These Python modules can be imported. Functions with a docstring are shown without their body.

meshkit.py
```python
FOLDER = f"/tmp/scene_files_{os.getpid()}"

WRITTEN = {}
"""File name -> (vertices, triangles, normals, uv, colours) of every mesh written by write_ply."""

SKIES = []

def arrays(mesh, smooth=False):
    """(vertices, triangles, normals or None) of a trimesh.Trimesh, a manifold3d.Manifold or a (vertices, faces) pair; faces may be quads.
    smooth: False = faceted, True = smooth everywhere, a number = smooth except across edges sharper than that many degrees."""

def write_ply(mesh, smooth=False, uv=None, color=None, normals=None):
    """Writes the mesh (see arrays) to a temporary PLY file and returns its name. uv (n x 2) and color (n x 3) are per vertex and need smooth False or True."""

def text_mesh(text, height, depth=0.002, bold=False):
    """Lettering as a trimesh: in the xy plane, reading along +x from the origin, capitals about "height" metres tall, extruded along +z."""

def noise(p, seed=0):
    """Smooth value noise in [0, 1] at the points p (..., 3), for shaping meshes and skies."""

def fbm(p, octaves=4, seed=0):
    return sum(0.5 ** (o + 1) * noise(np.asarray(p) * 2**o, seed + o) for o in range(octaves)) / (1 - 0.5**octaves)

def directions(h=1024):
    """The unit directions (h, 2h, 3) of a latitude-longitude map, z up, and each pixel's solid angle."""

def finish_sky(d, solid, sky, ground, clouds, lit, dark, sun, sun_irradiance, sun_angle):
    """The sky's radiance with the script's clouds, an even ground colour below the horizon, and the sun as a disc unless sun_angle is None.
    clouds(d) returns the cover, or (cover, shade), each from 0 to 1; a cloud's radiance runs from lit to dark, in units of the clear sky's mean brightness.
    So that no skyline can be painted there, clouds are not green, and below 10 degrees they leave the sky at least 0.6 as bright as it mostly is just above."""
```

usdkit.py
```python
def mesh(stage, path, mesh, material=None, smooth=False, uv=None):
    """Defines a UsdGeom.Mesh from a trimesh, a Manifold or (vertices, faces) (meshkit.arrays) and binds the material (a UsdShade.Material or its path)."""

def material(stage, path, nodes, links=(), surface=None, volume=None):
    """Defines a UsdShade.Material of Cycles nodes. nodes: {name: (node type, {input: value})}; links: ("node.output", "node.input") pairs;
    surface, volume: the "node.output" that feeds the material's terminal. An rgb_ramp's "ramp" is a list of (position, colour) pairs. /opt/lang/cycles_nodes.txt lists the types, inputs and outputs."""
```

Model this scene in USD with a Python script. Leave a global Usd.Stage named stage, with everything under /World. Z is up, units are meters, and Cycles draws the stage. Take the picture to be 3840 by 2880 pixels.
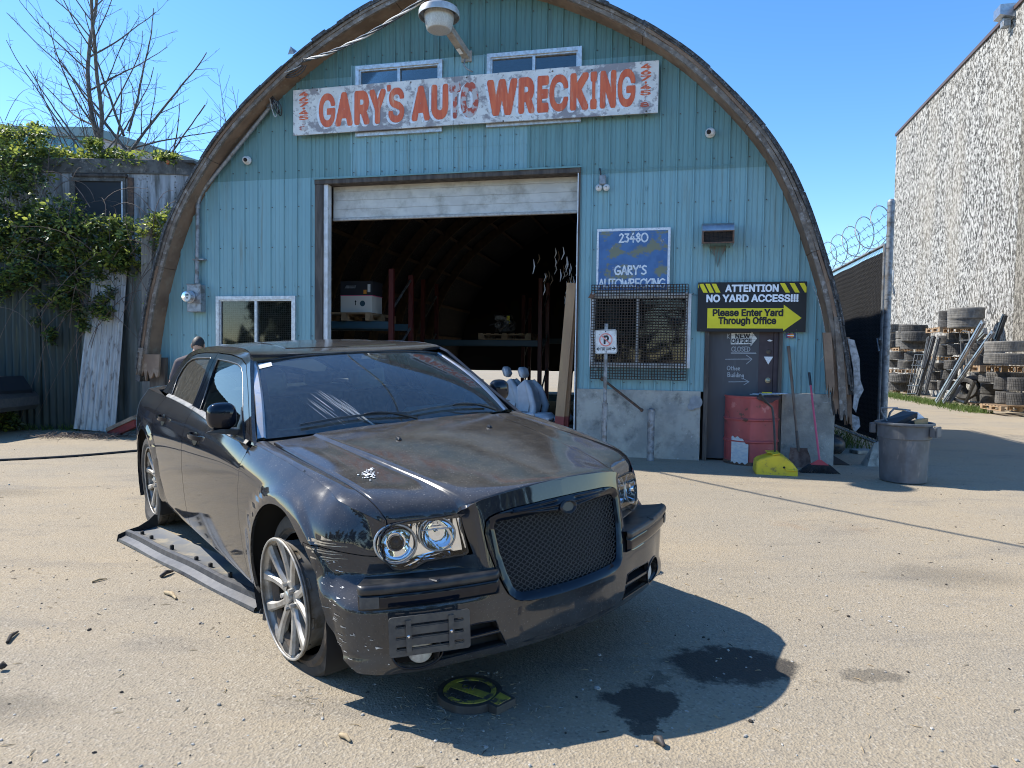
import math, random, numpy as np, trimesh, shapely, usdkit, meshkit
from shapely import Polygon, MultiPolygon, LineString, Point, box, affinity, union_all
from scipy.interpolate import PchipInterpolator as Pchip, CubicSpline
from pxr import Usd, UsdGeom, UsdLux, UsdShade, Gf, Sdf, Vt
rng = np.random.default_rng(7); random.seed(7)
stage = Usd.Stage.CreateInMemory()
UsdGeom.SetStageUpAxis(stage, 'Z'); UsdGeom.SetStageMetersPerUnit(stage, 1.0)
UsdGeom.Xform.Define(stage, '/World'); stage.SetDefaultPrim(stage.GetPrimAtPath('/World'))
UsdGeom.Scope.Define(stage, '/World/Looks')
# ---------------------------------------------------------------- camera, sky, sun, exposure
EXPOSURE = 1.1
CAM_H, PITCH, ROLL, FPX = 1.398, 0.0408, 0.0135, 682.58
cam = UsdGeom.Camera.Define(stage, '/World/camera')
_cp, _sp, _cr, _sr = math.cos(PITCH), math.sin(PITCH), math.cos(ROLL), math.sin(ROLL)
_R0, _F, _U0 = np.array([1, 0, 0.]), np.array([0, _cp, -_sp]), np.array([0, _sp, _cp])
_R, _U = _cr * _R0 + _sr * _U0, -_sr * _R0 + _cr * _U0
cam.AddTransformOp().Set(Gf.Matrix4d(*_R, 0, *_U, 0, *(-_F), 0, 0, 0, CAM_H, 1))
cam.CreateHorizontalApertureAttr(36.0); cam.CreateVerticalApertureAttr(27.0)
cam.CreateFocalLengthAttr(36.0 * FPX / 1024); cam.CreateExposureAttr(EXPOSURE)
cam.CreateClippingRangeAttr(Gf.Vec2f(0.05, 5000)); cam.CreateFStopAttr(0.0)
SUN = np.array([-0.86, 0.33, 1.0]); SUN /= np.linalg.norm(SUN)
SUN_EL, SUN_ROT = math.asin(SUN[2]), math.atan2(SUN[0], SUN[1])
sky = UsdLux.DomeLight.Define(stage, '/World/sky'); sky.CreateIntensityAttr(1.0)
sky.GetPrim().SetCustomDataByKey('kind', 'structure')
skm = usdkit.material(stage, '/World/Looks/sky_material', {
    's': ('sky_texture', {'sky_type': 'single_scattering', 'sun_disc': False, 'sun_elevation': SUN_EL, 'sun_rotation': SUN_ROT,
                          'altitude': 0.0, 'air_density': 1.0, 'aerosol_density': 0.12, 'ozone_density': 3.0}),
    'h': ('hsv', {'hue': .502, 'saturation': 1.25, 'value': 1.0}),
    'b': ('background_shader', {'strength': 0.125})}, [('s.color', 'h.color'), ('h.color', 'b.color')], surface='b.background')
UsdShade.MaterialBindingAPI.Apply(sky.GetPrim()).Bind(skm)
sun = UsdLux.DistantLight.Define(stage, '/World/sun')
sun.CreateIntensityAttr(1.0); sun.CreateAngleAttr(0.5); sun.CreateNormalizeAttr(True); sun.CreateColorAttr(Gf.Vec3f(1.0, 0.95, 0.87))
_z = SUN; _x = np.cross([0, 0, 1], _z); _x /= np.linalg.norm(_x); _y = np.cross(_z, _x)
sun.AddTransformOp().Set(Gf.Matrix4d(*_x, 0, *_y, 0, *_z, 0, 0, 0, 50, 1))
# ---------------------------------------------------------------- naming, tagging, prims
used = {}
def path_for(parent, name):
    base = parent + '/' + name
    k = used.get(base, 0); used[base] = k + 1
    return base if k == 0 else '%s_%03d' % (base, k)
def tag(p, label=None, cat=None, group=None, kind=None):
    for k, v in (('label', label), ('category', cat), ('group', group), ('kind', kind)):
        if v: p.SetCustomDataByKey(k, v)
    return p
def thing(name, label, cat, loc=(0, 0, 0), rotz=0.0, group=None, kind=None):
    """An Xform at the thing's base; its children are its parts. rotz in radians."""
    x = UsdGeom.Xform.Define(stage, path_for('/World', name))
    x.AddTranslateOp().Set(Gf.Vec3d(*map(float, loc)))
    if rotz: x.AddRotateZOp().Set(math.degrees(rotz))
    return tag(x.GetPrim(), label, cat, group, kind)
def P(parent, name, mesh, m, smooth=False, label=None, kind=None):
    """A mesh prim under parent (a prim, or None for /World)."""
    base = '/World' if parent is None else str(parent.GetPath())
    o = usdkit.mesh(stage, path_for(base, name), mesh, MAT[m] if isinstance(m, str) else m, smooth=smooth).GetPrim()
    return tag(o, label, None, None, kind)
def top(name, mesh, m, label, cat, smooth=False, group=None, kind=None):
    return tag(P(None, name, mesh, m, smooth), label, cat, group, kind)
def copy_of(src, name, label, cat, mat4, group=None):
    x = UsdGeom.Xform.Define(stage, path_for('/World', name))
    x.AddTransformOp().Set(mat4); x.GetPrim().GetReferences().AddInternalReference(src); x.GetPrim().SetInstanceable(True)
    return tag(x.GetPrim(), label, cat, group)
def klass(name):
    p = stage.CreateClassPrim('/World/Looks/shared_' + name) if False else stage.CreateClassPrim('/shared_' + name)
    return p
def M4(loc, rot=np.eye(3)):
    R = np.asarray(rot, float)
    return Gf.Matrix4d(*R[:, 0], 0, *R[:, 1], 0, *R[:, 2], 0, *map(float, loc), 1)
def Rz(a): return np.array([[math.cos(a), -math.sin(a), 0], [math.sin(a), math.cos(a), 0], [0, 0, 1.]])
def Rx(a): return np.array([[1., 0, 0], [0, math.cos(a), -math.sin(a)], [0, math.sin(a), math.cos(a)]])
def Ry(a): return np.array([[math.cos(a), 0, math.sin(a)], [0, 1., 0], [-math.sin(a), 0, math.cos(a)]])
# ---------------------------------------------------------------- mesh helpers: (verts, tris) pairs
def cat(*ms):
    ms = [m for m in ms if m is not None and len(m[0])]
    n, V, F = 0, [], []
    for v, f in ms:
        V.append(np.asarray(v, float)); F.append(np.asarray(f, int) + n); n += len(v)
    return np.vstack(V), np.vstack(F)
def tm(m): return np.array(m.vertices), np.array(m.faces)
def xf(m, R=None, t=(0, 0, 0), s=None):
    v = np.asarray(m[0], float)
    if s is not None: v = v * np.asarray(s, float)
    if R is not None: v = v @ np.asarray(R).T
    f = m[1]
    if s is not None and np.prod(np.broadcast_to(s, 3)) < 0: f = np.asarray(f)[:, ::-1]
    return v + np.asarray(t, float), f
def bx(x0, x1, y0, y1, z0, z1, c=0.0):
    """A box, its edges chamfered by c."""
    if c <= 0: return xf(tm(trimesh.creation.box((x1 - x0, y1 - y0, z1 - z0))), t=((x0 + x1) / 2, (y0 + y1) / 2, (z0 + z1) / 2))
    h = np.array([x1 - x0, y1 - y0, z1 - z0]) / 2; c = min(c, h.min() * .9); pts = []
    for sx in (-1, 1):
        for sy in (-1, 1):
            for sz in (-1, 1):
                s = np.array([sx, sy, sz])
                for k in range(3):
                    q = h - c; q[k] = h[k]; pts.append(s * q)
    return xf(tm(trimesh.convex.convex_hull(np.array(pts))), t=((x0 + x1) / 2, (y0 + y1) / 2, (z0 + z1) / 2))
def hull(pts): return tm(trimesh.convex.convex_hull(np.asarray(pts, float)))
def cyl(a, b, r, n=16, r2=None, cap=True):
    return tube([a, b], [r, r if r2 is None else r2], n, cap)
def tube(pts, r, n=8, cap=True, closed=False):
    p = np.asarray(pts, float); k = len(p); r = np.broadcast_to(np.asarray(r, float), (k,))
    t = np.roll(p, -1, 0) - np.roll(p, 1, 0) if closed else np.gradient(p, axis=0)
    t /= np.linalg.norm(t, axis=1, keepdims=True) + 1e-12
    a = np.cross(t[0], [0, 0, 1.] if abs(t[0][2]) < .9 else [1., 0, 0]); a /= np.linalg.norm(a)
    A = []
    for i in range(k):
        a = a - t[i] * (a @ t[i]); a /= np.linalg.norm(a) + 1e-12; A.append(a)
    A = np.array(A); B = np.cross(t, A); g = np.arange(n) * 2 * np.pi / n
    v = (p[:, None] + r[:, None, None] * (np.cos(g)[None, :, None] * A[:, None] + np.sin(g)[None, :, None] * B[:, None])).reshape(-1, 3)
    rows = np.arange(k if closed else k - 1); i, j = np.meshgrid(rows, np.arange(n), indexing='ij')
    i2, j2 = (i + 1) % k, (j + 1) % n
    q = np.stack([i * n + j, i * n + j2, i2 * n + j2, i2 * n + j], -1).reshape(-1, 4)
    f = np.vstack([q[:, [0, 1, 2]], q[:, [0, 2, 3]]])
    if cap and not closed:
        c0, c1 = len(v), len(v) + 1; v = np.vstack([v, p[0], p[-1]]); jj = np.arange(n); j3 = (jj + 1) % n
        f = np.vstack([f, np.stack([np.full(n, c0), j3, jj], 1), np.stack([np.full(n, c1), (k - 1) * n + jj, (k - 1) * n + j3], 1)])
    return v, f
def sweep(pts, prof, up=(0, 0, 1.), closed=False, cap=True):
    """Sweeps a closed 2D profile (side, up) along pts keeping 'up'."""
    p = np.asarray(pts, float); k = len(p); pr = np.asarray(prof, float); n = len(pr); up = np.asarray(up, float)
    t = np.roll(p, -1, 0) - np.roll(p, 1, 0) if closed else np.gradient(p, axis=0)
    t /= np.linalg.norm(t, axis=1, keepdims=True) + 1e-12
    s = np.cross(t, up); s /= np.linalg.norm(s, axis=1, keepdims=True) + 1e-12; u = np.cross(s, t)
    v = (p[:, None] + pr[None, :, :1] * s[:, None] + pr[None, :, 1:] * u[:, None]).reshape(-1, 3)
    rows = np.arange(k if closed else k - 1); i, j = np.meshgrid(rows, np.arange(n), indexing='ij'); i2, j2 = (i + 1) % k, (j + 1) % n
    q = np.stack([i * n + j, i2 * n + j, i2 * n + j2, i * n + j2], -1).reshape(-1, 4)
    f = np.vstack([q[:, [0, 1, 2]], q[:, [0, 2, 3]]])
    if cap and not closed:
        tri = cap_tris(pr); f = np.vstack([f, tri, tri[:, ::-1] + (k - 1) * n])
    return v, f
def poly_tris(pg):
    v, f = trimesh.creation.triangulate_polygon(pg, engine='earcut'); return np.asarray(v), np.asarray(f)
def cap_tris(p2):
    p2 = np.asarray(p2, float); v, f = poly_tris(Polygon(p2)); d = ((v[:, None] - p2[None]) ** 2).sum(-1); return d.argmin(1)[f]
def revolve(prof, n=32, a0=0, a1=2 * np.pi):
    """Profile [(r, z)...] turned about z."""
    p = np.asarray(prof, float); k = len(p); full = abs(a1 - a0 - 2 * np.pi) < 1e-6
    g = np.linspace(a0, a1, n, endpoint=not full)
    v = np.stack([p[None, :, 0] * np.cos(g)[:, None], p[None, :, 0] * np.sin(g)[:, None], np.broadcast_to(p[:, 1], (n, k))], -1).reshape(-1, 3)
    i, j = np.meshgrid(np.arange(n if full else n - 1), np.arange(k - 1), indexing='ij'); i2 = (i + 1) % n
    q = np.stack([i * k + j, i2 * k + j, i2 * k + j + 1, i * k + j + 1], -1).reshape(-1, 4)
    return v, np.vstack([q[:, [0, 1, 2]], q[:, [0, 2, 3]]])
def prism(pg, y0, y1):
    """A polygon in (x, z) given thickness from y0 to y1."""
    out = []
    for g in getattr(pg, 'geoms', [pg]):
        if g.is_empty or g.area < 1e-9: continue
        m = trimesh.creation.extrude_polygon(g, abs(y1 - y0), engine='earcut')
        v = np.array(m.vertices); out.append((np.stack([v[:, 0], max(y0, y1) - v[:, 2], v[:, 1]], 1), np.array(m.faces)))
    return cat(*out)
def flat(pg, y=0.0):
    out = []
    for g in getattr(pg, 'geoms', [pg]):
        if g.is_empty or g.area < 1e-9: continue
        v, f = poly_tris(g); out.append((np.stack([v[:, 0], np.full(len(v), y), v[:, 1]], 1), f))
    return cat(*out)
def grid(pts):
    """(a, b, 3) array of points as a mesh."""
    a, b = pts.shape[:2]; i, j = np.meshgrid(np.arange(a - 1), np.arange(b - 1), indexing='ij')
    q = np.stack([i * b + j, (i + 1) * b + j, (i + 1) * b + j + 1, i * b + j + 1], -1).reshape(-1, 4)
    return pts.reshape(-1, 3), np.vstack([q[:, [0, 1, 2]], q[:, [0, 2, 3]]])
def weld(m, tol=1e-5):
    v, f = np.asarray(m[0]), np.asarray(m[1]); key = np.round(v / tol).astype(np.int64)
    _, first, inv = np.unique(key, axis=0, return_index=True, return_inverse=True); inv = inv.ravel(); f = inv[f]
    ok = (f[:, 0] != f[:, 1]) & (f[:, 1] != f[:, 2]) & (f[:, 0] != f[:, 2]); return v[first], f[ok]
def boundary(f):
    e = np.vstack([f[:, [0, 1]], f[:, [1, 2]], f[:, [2, 0]]]); s = np.sort(e, 1)
    _, inv, cnt = np.unique(s, axis=0, return_inverse=True, return_counts=True); return e[cnt[inv.ravel()] == 1]
def patch(pg, S, du, dv, flange=0.0, out=None):
    """Meshes the 2D polygon pg on grid cells du x dv and maps it with S(u, v) -> (n, 3). flange: depth of a rim turned inwards, away from point-wise direction out."""
    x0, y0, x1, y1 = pg.bounds
    gx, gy = np.linspace(x0, x1, max(2, int(math.ceil((x1 - x0) / du)) + 1)), np.linspace(y0, y1, max(2, int(math.ceil((y1 - y0) / dv)) + 1))
    A, B = np.meshgrid(np.arange(len(gx) - 1), np.arange(len(gy) - 1), indexing='ij'); A, B = A.ravel(), B.ravel()
    cells = shapely.box(gx[A], gy[B], gx[A + 1], gy[B + 1]); shapely.prepare(pg)
    inside = shapely.contains_properly(pg, cells); hit = shapely.intersects(pg, cells) & ~inside
    V, F, n = [], [], 0
    for a, b in zip(A[inside], B[inside]):
        V += [(gx[a], gy[b]), (gx[a + 1], gy[b]), (gx[a + 1], gy[b + 1]), (gx[a], gy[b + 1])]; F += [(n, n + 1, n + 2), (n, n + 2, n + 3)]; n += 4
    for g in shapely.intersection(cells[hit], pg):
        for h in getattr(g, 'geoms', [g]):
            if h.geom_type != 'Polygon' or h.area < 1e-10: continue
            v, f = poly_tris(h); V += [tuple(p) for p in v]; F += [tuple(int(x) + n for x in t) for t in f]; n += len(v)
    uv = np.array(V); f = np.array(F); uv3, f = weld((np.c_[uv, np.zeros(len(uv))], f), 2e-5); uv = uv3[:, :2]
    e = uv[f]; ar = (e[:, 1, 0] - e[:, 0, 0]) * (e[:, 2, 1] - e[:, 0, 1]) - (e[:, 1, 1] - e[:, 0, 1]) * (e[:, 2, 0] - e[:, 0, 0])
    f = np.where((ar < 0)[:, None], f[:, ::-1], f); f = f[np.abs(ar) > 1e-12]
    p = S(uv[:, 0], uv[:, 1])
    if out is not None:
        nrm = np.cross(p[f[:, 1]] - p[f[:, 0]], p[f[:, 2]] - p[f[:, 0]])
        if (nrm * (p[f].mean(1) - np.asarray(out))).sum() < 0: f = f[:, ::-1]
    if flange:
        nv = np.zeros_like(p); nrm = np.cross(p[f[:, 1]] - p[f[:, 0]], p[f[:, 2]] - p[f[:, 0]])
        for k in range(3): np.add.at(nv, f[:, k], nrm)
        nv /= np.linalg.norm(nv, axis=1, keepdims=True) + 1e-15
        be = boundary(f); q = p - nv * flange; m = len(p)
        f = np.vstack([f, np.stack([be[:, 1], be[:, 0], be[:, 0] + m], 1), np.stack([be[:, 1], be[:, 0] + m, be[:, 1] + m], 1)]); p = np.vstack([p, q])
        u = np.unique(f); re = np.full(len(p), -1); re[u] = np.arange(len(u)); p, f = p[u], re[f]
    return p, f
def mirror(m): return np.asarray(m[0]) * [1, -1, 1], np.asarray(m[1])[:, ::-1]
def both(m): return cat(m, mirror(m))
def sm(a, b, x): t = np.clip((np.asarray(x, float) - a) / (b - a), 0, 1); return t * t * (3 - 2 * t)
def arc(cx, cz, r, a0, a1, n=16): t = np.radians(np.linspace(a0, a1, n)); return [(cx + r * math.cos(x), cz + r * math.sin(x)) for x in t]
def rrect(x0, z0, x1, z1, r, n=5):
    return Polygon(arc(x1 - r, z1 - r, r, 0, 90, n) + arc(x0 + r, z1 - r, r, 90, 180, n) + arc(x0 + r, z0 + r, r, 180, 270, n) + arc(x1 - r, z0 + r, r, 270, 360, n))
def text2d(s, h, xs=1.0, bold=True, font_grow=0.0):
    """Lettering as a 2D shape in (x, z), capitals h tall, starting at the origin."""
    from PIL import Image, ImageDraw, ImageFont
    import glob
    font = ImageFont.truetype(glob.glob('/opt/blender-*/*/datafiles/fonts/Inter.woff2')[0], 120)
    w = int((3 if bold else 0) + font_grow)
    x0, y0, x1, y1 = font.getbbox(s, anchor='ls', stroke_width=w)
    im = Image.new('L', (x1 - x0 + 12, y1 - y0 + 12)); ImageDraw.Draw(im).text((6 - x0, 6 - y0), s, 255, font, anchor='ls', stroke_width=w)
    on = np.pad(np.asarray(im) > 127, ((0, 0), (1, 1))).astype(np.int8)
    r, a = np.nonzero(np.diff(on, axis=1) == 1); b = np.nonzero(np.diff(on, axis=1) == -1)[1]
    g = union_all(shapely.box(a, -r - 1, b, -r)).buffer(.6).buffer(-.6).simplify(.8); k = h / 87.0
    return affinity.affine_transform(g, [k * xs, 0, 0, k, -(6 - x0) * k * xs, (6 - y0) * k])
def strokes(lines, w): return union_all([LineString(l).buffer(w / 2, quad_segs=3) for l in lines if len(l) > 1])
# ---------------------------------------------------------------- materials
MAT = {}
def mk(name, nodes, links, surface): MAT[name] = usdkit.material(stage, '/World/Looks/' + name, nodes, links, surface=surface); return MAT[name]
def noise_chain(nd, ln, key, scale, stretch=(1, 1, 1), detail=5, rough=.6, dist=0.0, coord='g.position'):
    nd['m' + key] = ('mapping', {'scale': tuple(np.array(stretch, float) * scale)}); nd['n' + key] = ('noise_texture', {'scale': 1.0, 'detail': detail, 'roughness': rough, 'distortion': dist})
    ln += [(coord, f'm{key}.vector'), (f'm{key}.vector', f'n{key}.vector')]
def M(name, c1, c2=None, scale=5, stretch=(1, 1, 1), lo=.38, hi=.62, detail=5, rough=.6, rough2=None, metal=0, bump=0, bscale=30, bstretch=(1, 1, 1), bdist=.01,
      dirt=None, dscale=2, dstretch=(1, 1, 1), dlo=.5, dhi=.65, dirt2=None, d2scale=9, d2stretch=(1, 1, 1), d2lo=.55, d2hi=.62, dust=None, dustlo=.3, dusthi=.95, dustamt=.6, coat=0, spec=.5, obj=False, vary=0, translucent=0):
    nd, ln = {'g': ('geometry', {}), 'p': ('principled_bsdf', {'metallic': metal, 'roughness': rough, 'coat_weight': coat, 'specular_ior_level': spec, 'base_color': c1})}, []
    co = 'g.position'
    if obj: nd['tc'] = ('texture_coordinate', {}); co = 'tc.object'
    cur = None
    def ramp(key, lo, hi):
        nd['r' + key] = ('map_range', {'from_min': lo, 'from_max': hi, 'to_min': 0., 'to_max': 1., 'clamp': True, 'range_type': 'smoothstep'}); ln.append((f'n{key}.fac', f'r{key}.value')); return f'r{key}.result'
    def mixc(key, fac, col, amt=None):
        nonlocal cur
        nd['x' + key] = ('mix_color', {'a': c1, 'b': col}); ln.append((fac, f'x{key}.fac'))
        if cur: ln.append((cur, f'x{key}.a'))
        cur = f'x{key}.result'
    if c2 is not None: noise_chain(nd, ln, 'a', scale, stretch, detail, coord=co); mixc('a', ramp('a', lo, hi), c2)
    if vary:
        nd['oi'] = ('object_info', {}); nd['hv'] = ('map_range', {'from_min': 0., 'from_max': 1., 'to_min': 1 - vary, 'to_max': 1 + vary}); nd['hs'] = ('hsv', {'color': c1}); ln += [('oi.random', 'hv.value'), ('hv.result', 'hs.value')]
        if cur: ln.append((cur, 'hs.color'))
        cur = 'hs.color'
    if dirt is not None: noise_chain(nd, ln, 'd', dscale, dstretch, 6, .65, coord=co); mixc('d', ramp('d', dlo, dhi), dirt)
    if dirt2 is not None: noise_chain(nd, ln, 'e', d2scale, d2stretch, 6, .7, coord=co); mixc('e', ramp('e', d2lo, d2hi), dirt2)
    if dust is not None:
        nd['sx'] = ('separate_xyz', {}); nd['du'] = ('map_range', {'from_min': dustlo, 'from_max': dusthi, 'to_min': 0., 'to_max': dustamt, 'clamp': True}); ln += [('g.normal', 'sx.vector'), ('sx.z', 'du.value')]; mixc('u', 'du.result', dust)
    if cur: ln.append((cur, 'p.base_color'))
    if rough2 is not None:
        if 'na' not in nd: noise_chain(nd, ln, 'a', scale, stretch, detail, coord=co)
        nd['rr'] = ('map_range', {'from_min': .3, 'from_max': .7, 'to_min': rough, 'to_max': rough2, 'clamp': True}); ln += [('na.fac', 'rr.value'), ('rr.result', 'p.roughness')]
    if bump:
        noise_chain(nd, ln, 'b', bscale, bstretch, 6, .6, coord=co); nd['bp'] = ('bump', {'strength': bump, 'distance': bdist}); ln += [('nb.fac', 'bp.height'), ('bp.normal', 'p.normal')]
    surf = 'p.BSDF'
    if translucent:
        nd['tl'] = ('translucent_bsdf', {'color': c1}); nd['mx'] = ('mix_closure', {'fac': translucent}); ln += [('p.BSDF', 'mx.closure1'), ('tl.BSDF', 'mx.closure2')]
        if cur: ln.append((cur, 'tl.color'))
        surf = 'mx.closure'
    return mk(name, nd, ln, surf)
def glass(name, tint, rough=.0, base=.04, spec=1.0):
    """A pane: lets light through tinted, mirrors by Fresnel."""
    return mk(name, {'t': ('transparent_bsdf', {'color': tint}), 'g': ('glossy_bsdf', {'color': (spec, spec, spec), 'roughness': rough}), 'f': ('fresnel', {'IOR': 1.5}), 'm': ('mix_closure', {})},
              [('f.fac', 'm.fac'), ('t.BSDF', 'm.closure1'), ('g.BSDF', 'm.closure2')], 'm.closure')
# ================================================================ the ground
def ground_material():
    nd = {'g': ('geometry', {}), 'p': ('principled_bsdf', {'roughness': .9, 'specular_ior_level': .25})}; ln = []
    def nz(key, scale, stretch=(1, 1, 1), det=6, ro=.6): noise_chain(nd, ln, key, scale, stretch, det, ro)
    def mr(key, src, lo, hi, a=0., b=1.): nd[key] = ('map_range', {'from_min': lo, 'from_max': hi, 'to_min': a, 'to_max': b, 'clamp': True, 'range_type': 'smoothstep'}); ln.append((src, key + '.value')); return key + '.result'
    cur = None
    def mix(key, fac, b, a=None, typ='mix'):
        nonlocal cur
        nd[key] = ('mix_color', {'b': b, 'blend_type': typ, **({'a': a} if a else {})}); ln.append((fac, key + '.fac')) if isinstance(fac, str) else nd[key][1].__setitem__('fac', fac)
        if cur: ln.append((cur, key + '.a'))
        cur = key + '.result'
    nz('a', .35, (1, 1.6, 1), 7, .62); mix('c1', mr('ra', 'na.fac', .40, .62), (.330, .268, .182), (.285, .243, .180))
    nz('b', 1.6, (.55, 1.6, 1), 8, .66); mix('c2', mr('rb', 'nb.fac', .50, .70, 0, .55), (.175, .156, .130))
    nz('c', 3.0, (1, 1, 1), 8, .7); mix('c3', mr('rc', 'nc.fac', .56, .72, 0, .5), (.30, .255, .19))
    nz('r', .55, (1, 1, 1), 5, .6); mix('c3b', mr('rr', 'nr.fac', .62, .72, 0, .45), (.27, .175, .10))
    # aggregate: small light and dark stones
    nd['v'] = ('voronoi_texture', {'scale': 95.0, 'feature': 'f1'}); nd['vs'] = ('separate_color', {}); ln += [('g.position', 'v.vector'), ('v.color', 'vs.color')]
    mix('c4', mr('v1', 'vs.r', .80, .93, 0, .35), (.46, .41, .33)); mix('c5', mr('v2', 'vs.g', .86, .96, 0, .4), (.075, .068, .06))
    nz('f', 60, (1, 1, 1), 4, .7); mix('c6', mr('rf', 'nf.fac', .35, .65, 0, .30), (.19, .168, .138))
    # oil stains, each with its own place and size
    nz('w', 7, (1, 1, 1), 6, .7); nd['wv'] = ('vector_math', {'math_type': 'multiply_add', 'vector2': (.34, .34, 0), 'vector3': (-.17, -.17, 0)}); nd['wp'] = ('vector_math', {'math_type': 'add'}); ln += [('nw.color', 'wv.vector1'), ('g.position', 'wp.vector1'), ('wv.vector', 'wp.vector2')]
    for k, (x, y, rx, ry, am) in enumerate([(1.02, 3.06, .30, .20, .88), (.55, 2.74, .15, .15, .85), (.53, 2.555, .075, .06, .8), (.66, 2.93, .07, .06, .5), (1.62, 2.96, .14, .07, .45), (.2, 3.0, .6, .5, .25), (-.15, 2.72, .30, .28, .35), (2.9, 4.4, .45, .22, .3), (-2.2, 2.6, .5, .12, .35), (-1.6, 1.9, .35, .12, .3), (4.6, 3.4, 1.0, .5, .2), (-5.2, 6.6, .7, .2, .3), (2.2, 1.9, .5, .3, .22)]):
        nd[f's{k}'] = ('vector_math', {'math_type': 'subtract', 'vector2': (x, y, 0)}); nd[f't{k}'] = ('vector_math', {'math_type': 'multiply', 'vector2': (1 / rx, 1 / ry, 0)}); nd[f'l{k}'] = ('vector_math', {'math_type': 'length'})
        ln += [('wp.vector', f's{k}.vector1'), (f's{k}.vector', f't{k}.vector1'), (f't{k}.vector', f'l{k}.vector1')]; mix(f'o{k}', mr(f'q{k}', f'l{k}.value', 1.12 if am > .4 else 1.5, .82 if am > .4 else .3, 0, am), (.030, .028, .026))
    ln.append((cur, 'p.base_color'))
    nd['bh'] = ('math', {'math_type': 'add'}); nd['bs'] = ('math', {'math_type': 'multiply', 'value2': .6}); nd['bp'] = ('bump', {'strength': .55, 'distance': .012})
    ln += [('v.distance', 'bs.value1'), ('bs.value', 'bh.value1'), ('nf.fac', 'bh.value2'), ('bh.value', 'bp.height'), ('bp.normal', 'p.normal')]
    mk('yard_surface', nd, ln, 'p.BSDF')
ground_material()
gx = np.concatenate([[-400, -120, -40], np.linspace(-14, 22, 60), [40, 120, 400]]); gy_ = np.concatenate([[-400, -120, -30], np.linspace(-6, 40, 80), [80, 400]])
GX, GY = np.meshgrid(gx, gy_, indexing='ij'); GZ = .012 * (meshkit.fbm(np.stack([GX * .5, GY * .5, GX * 0], -1), 3, 3) - .5) * ((np.abs(GX) < 30) & (GY > 1.5) & (GY < 7)) * 0
P(None, 'ground', grid(np.stack([GX, GY, GZ], -1)), 'yard_surface', True, kind='structure')
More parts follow.
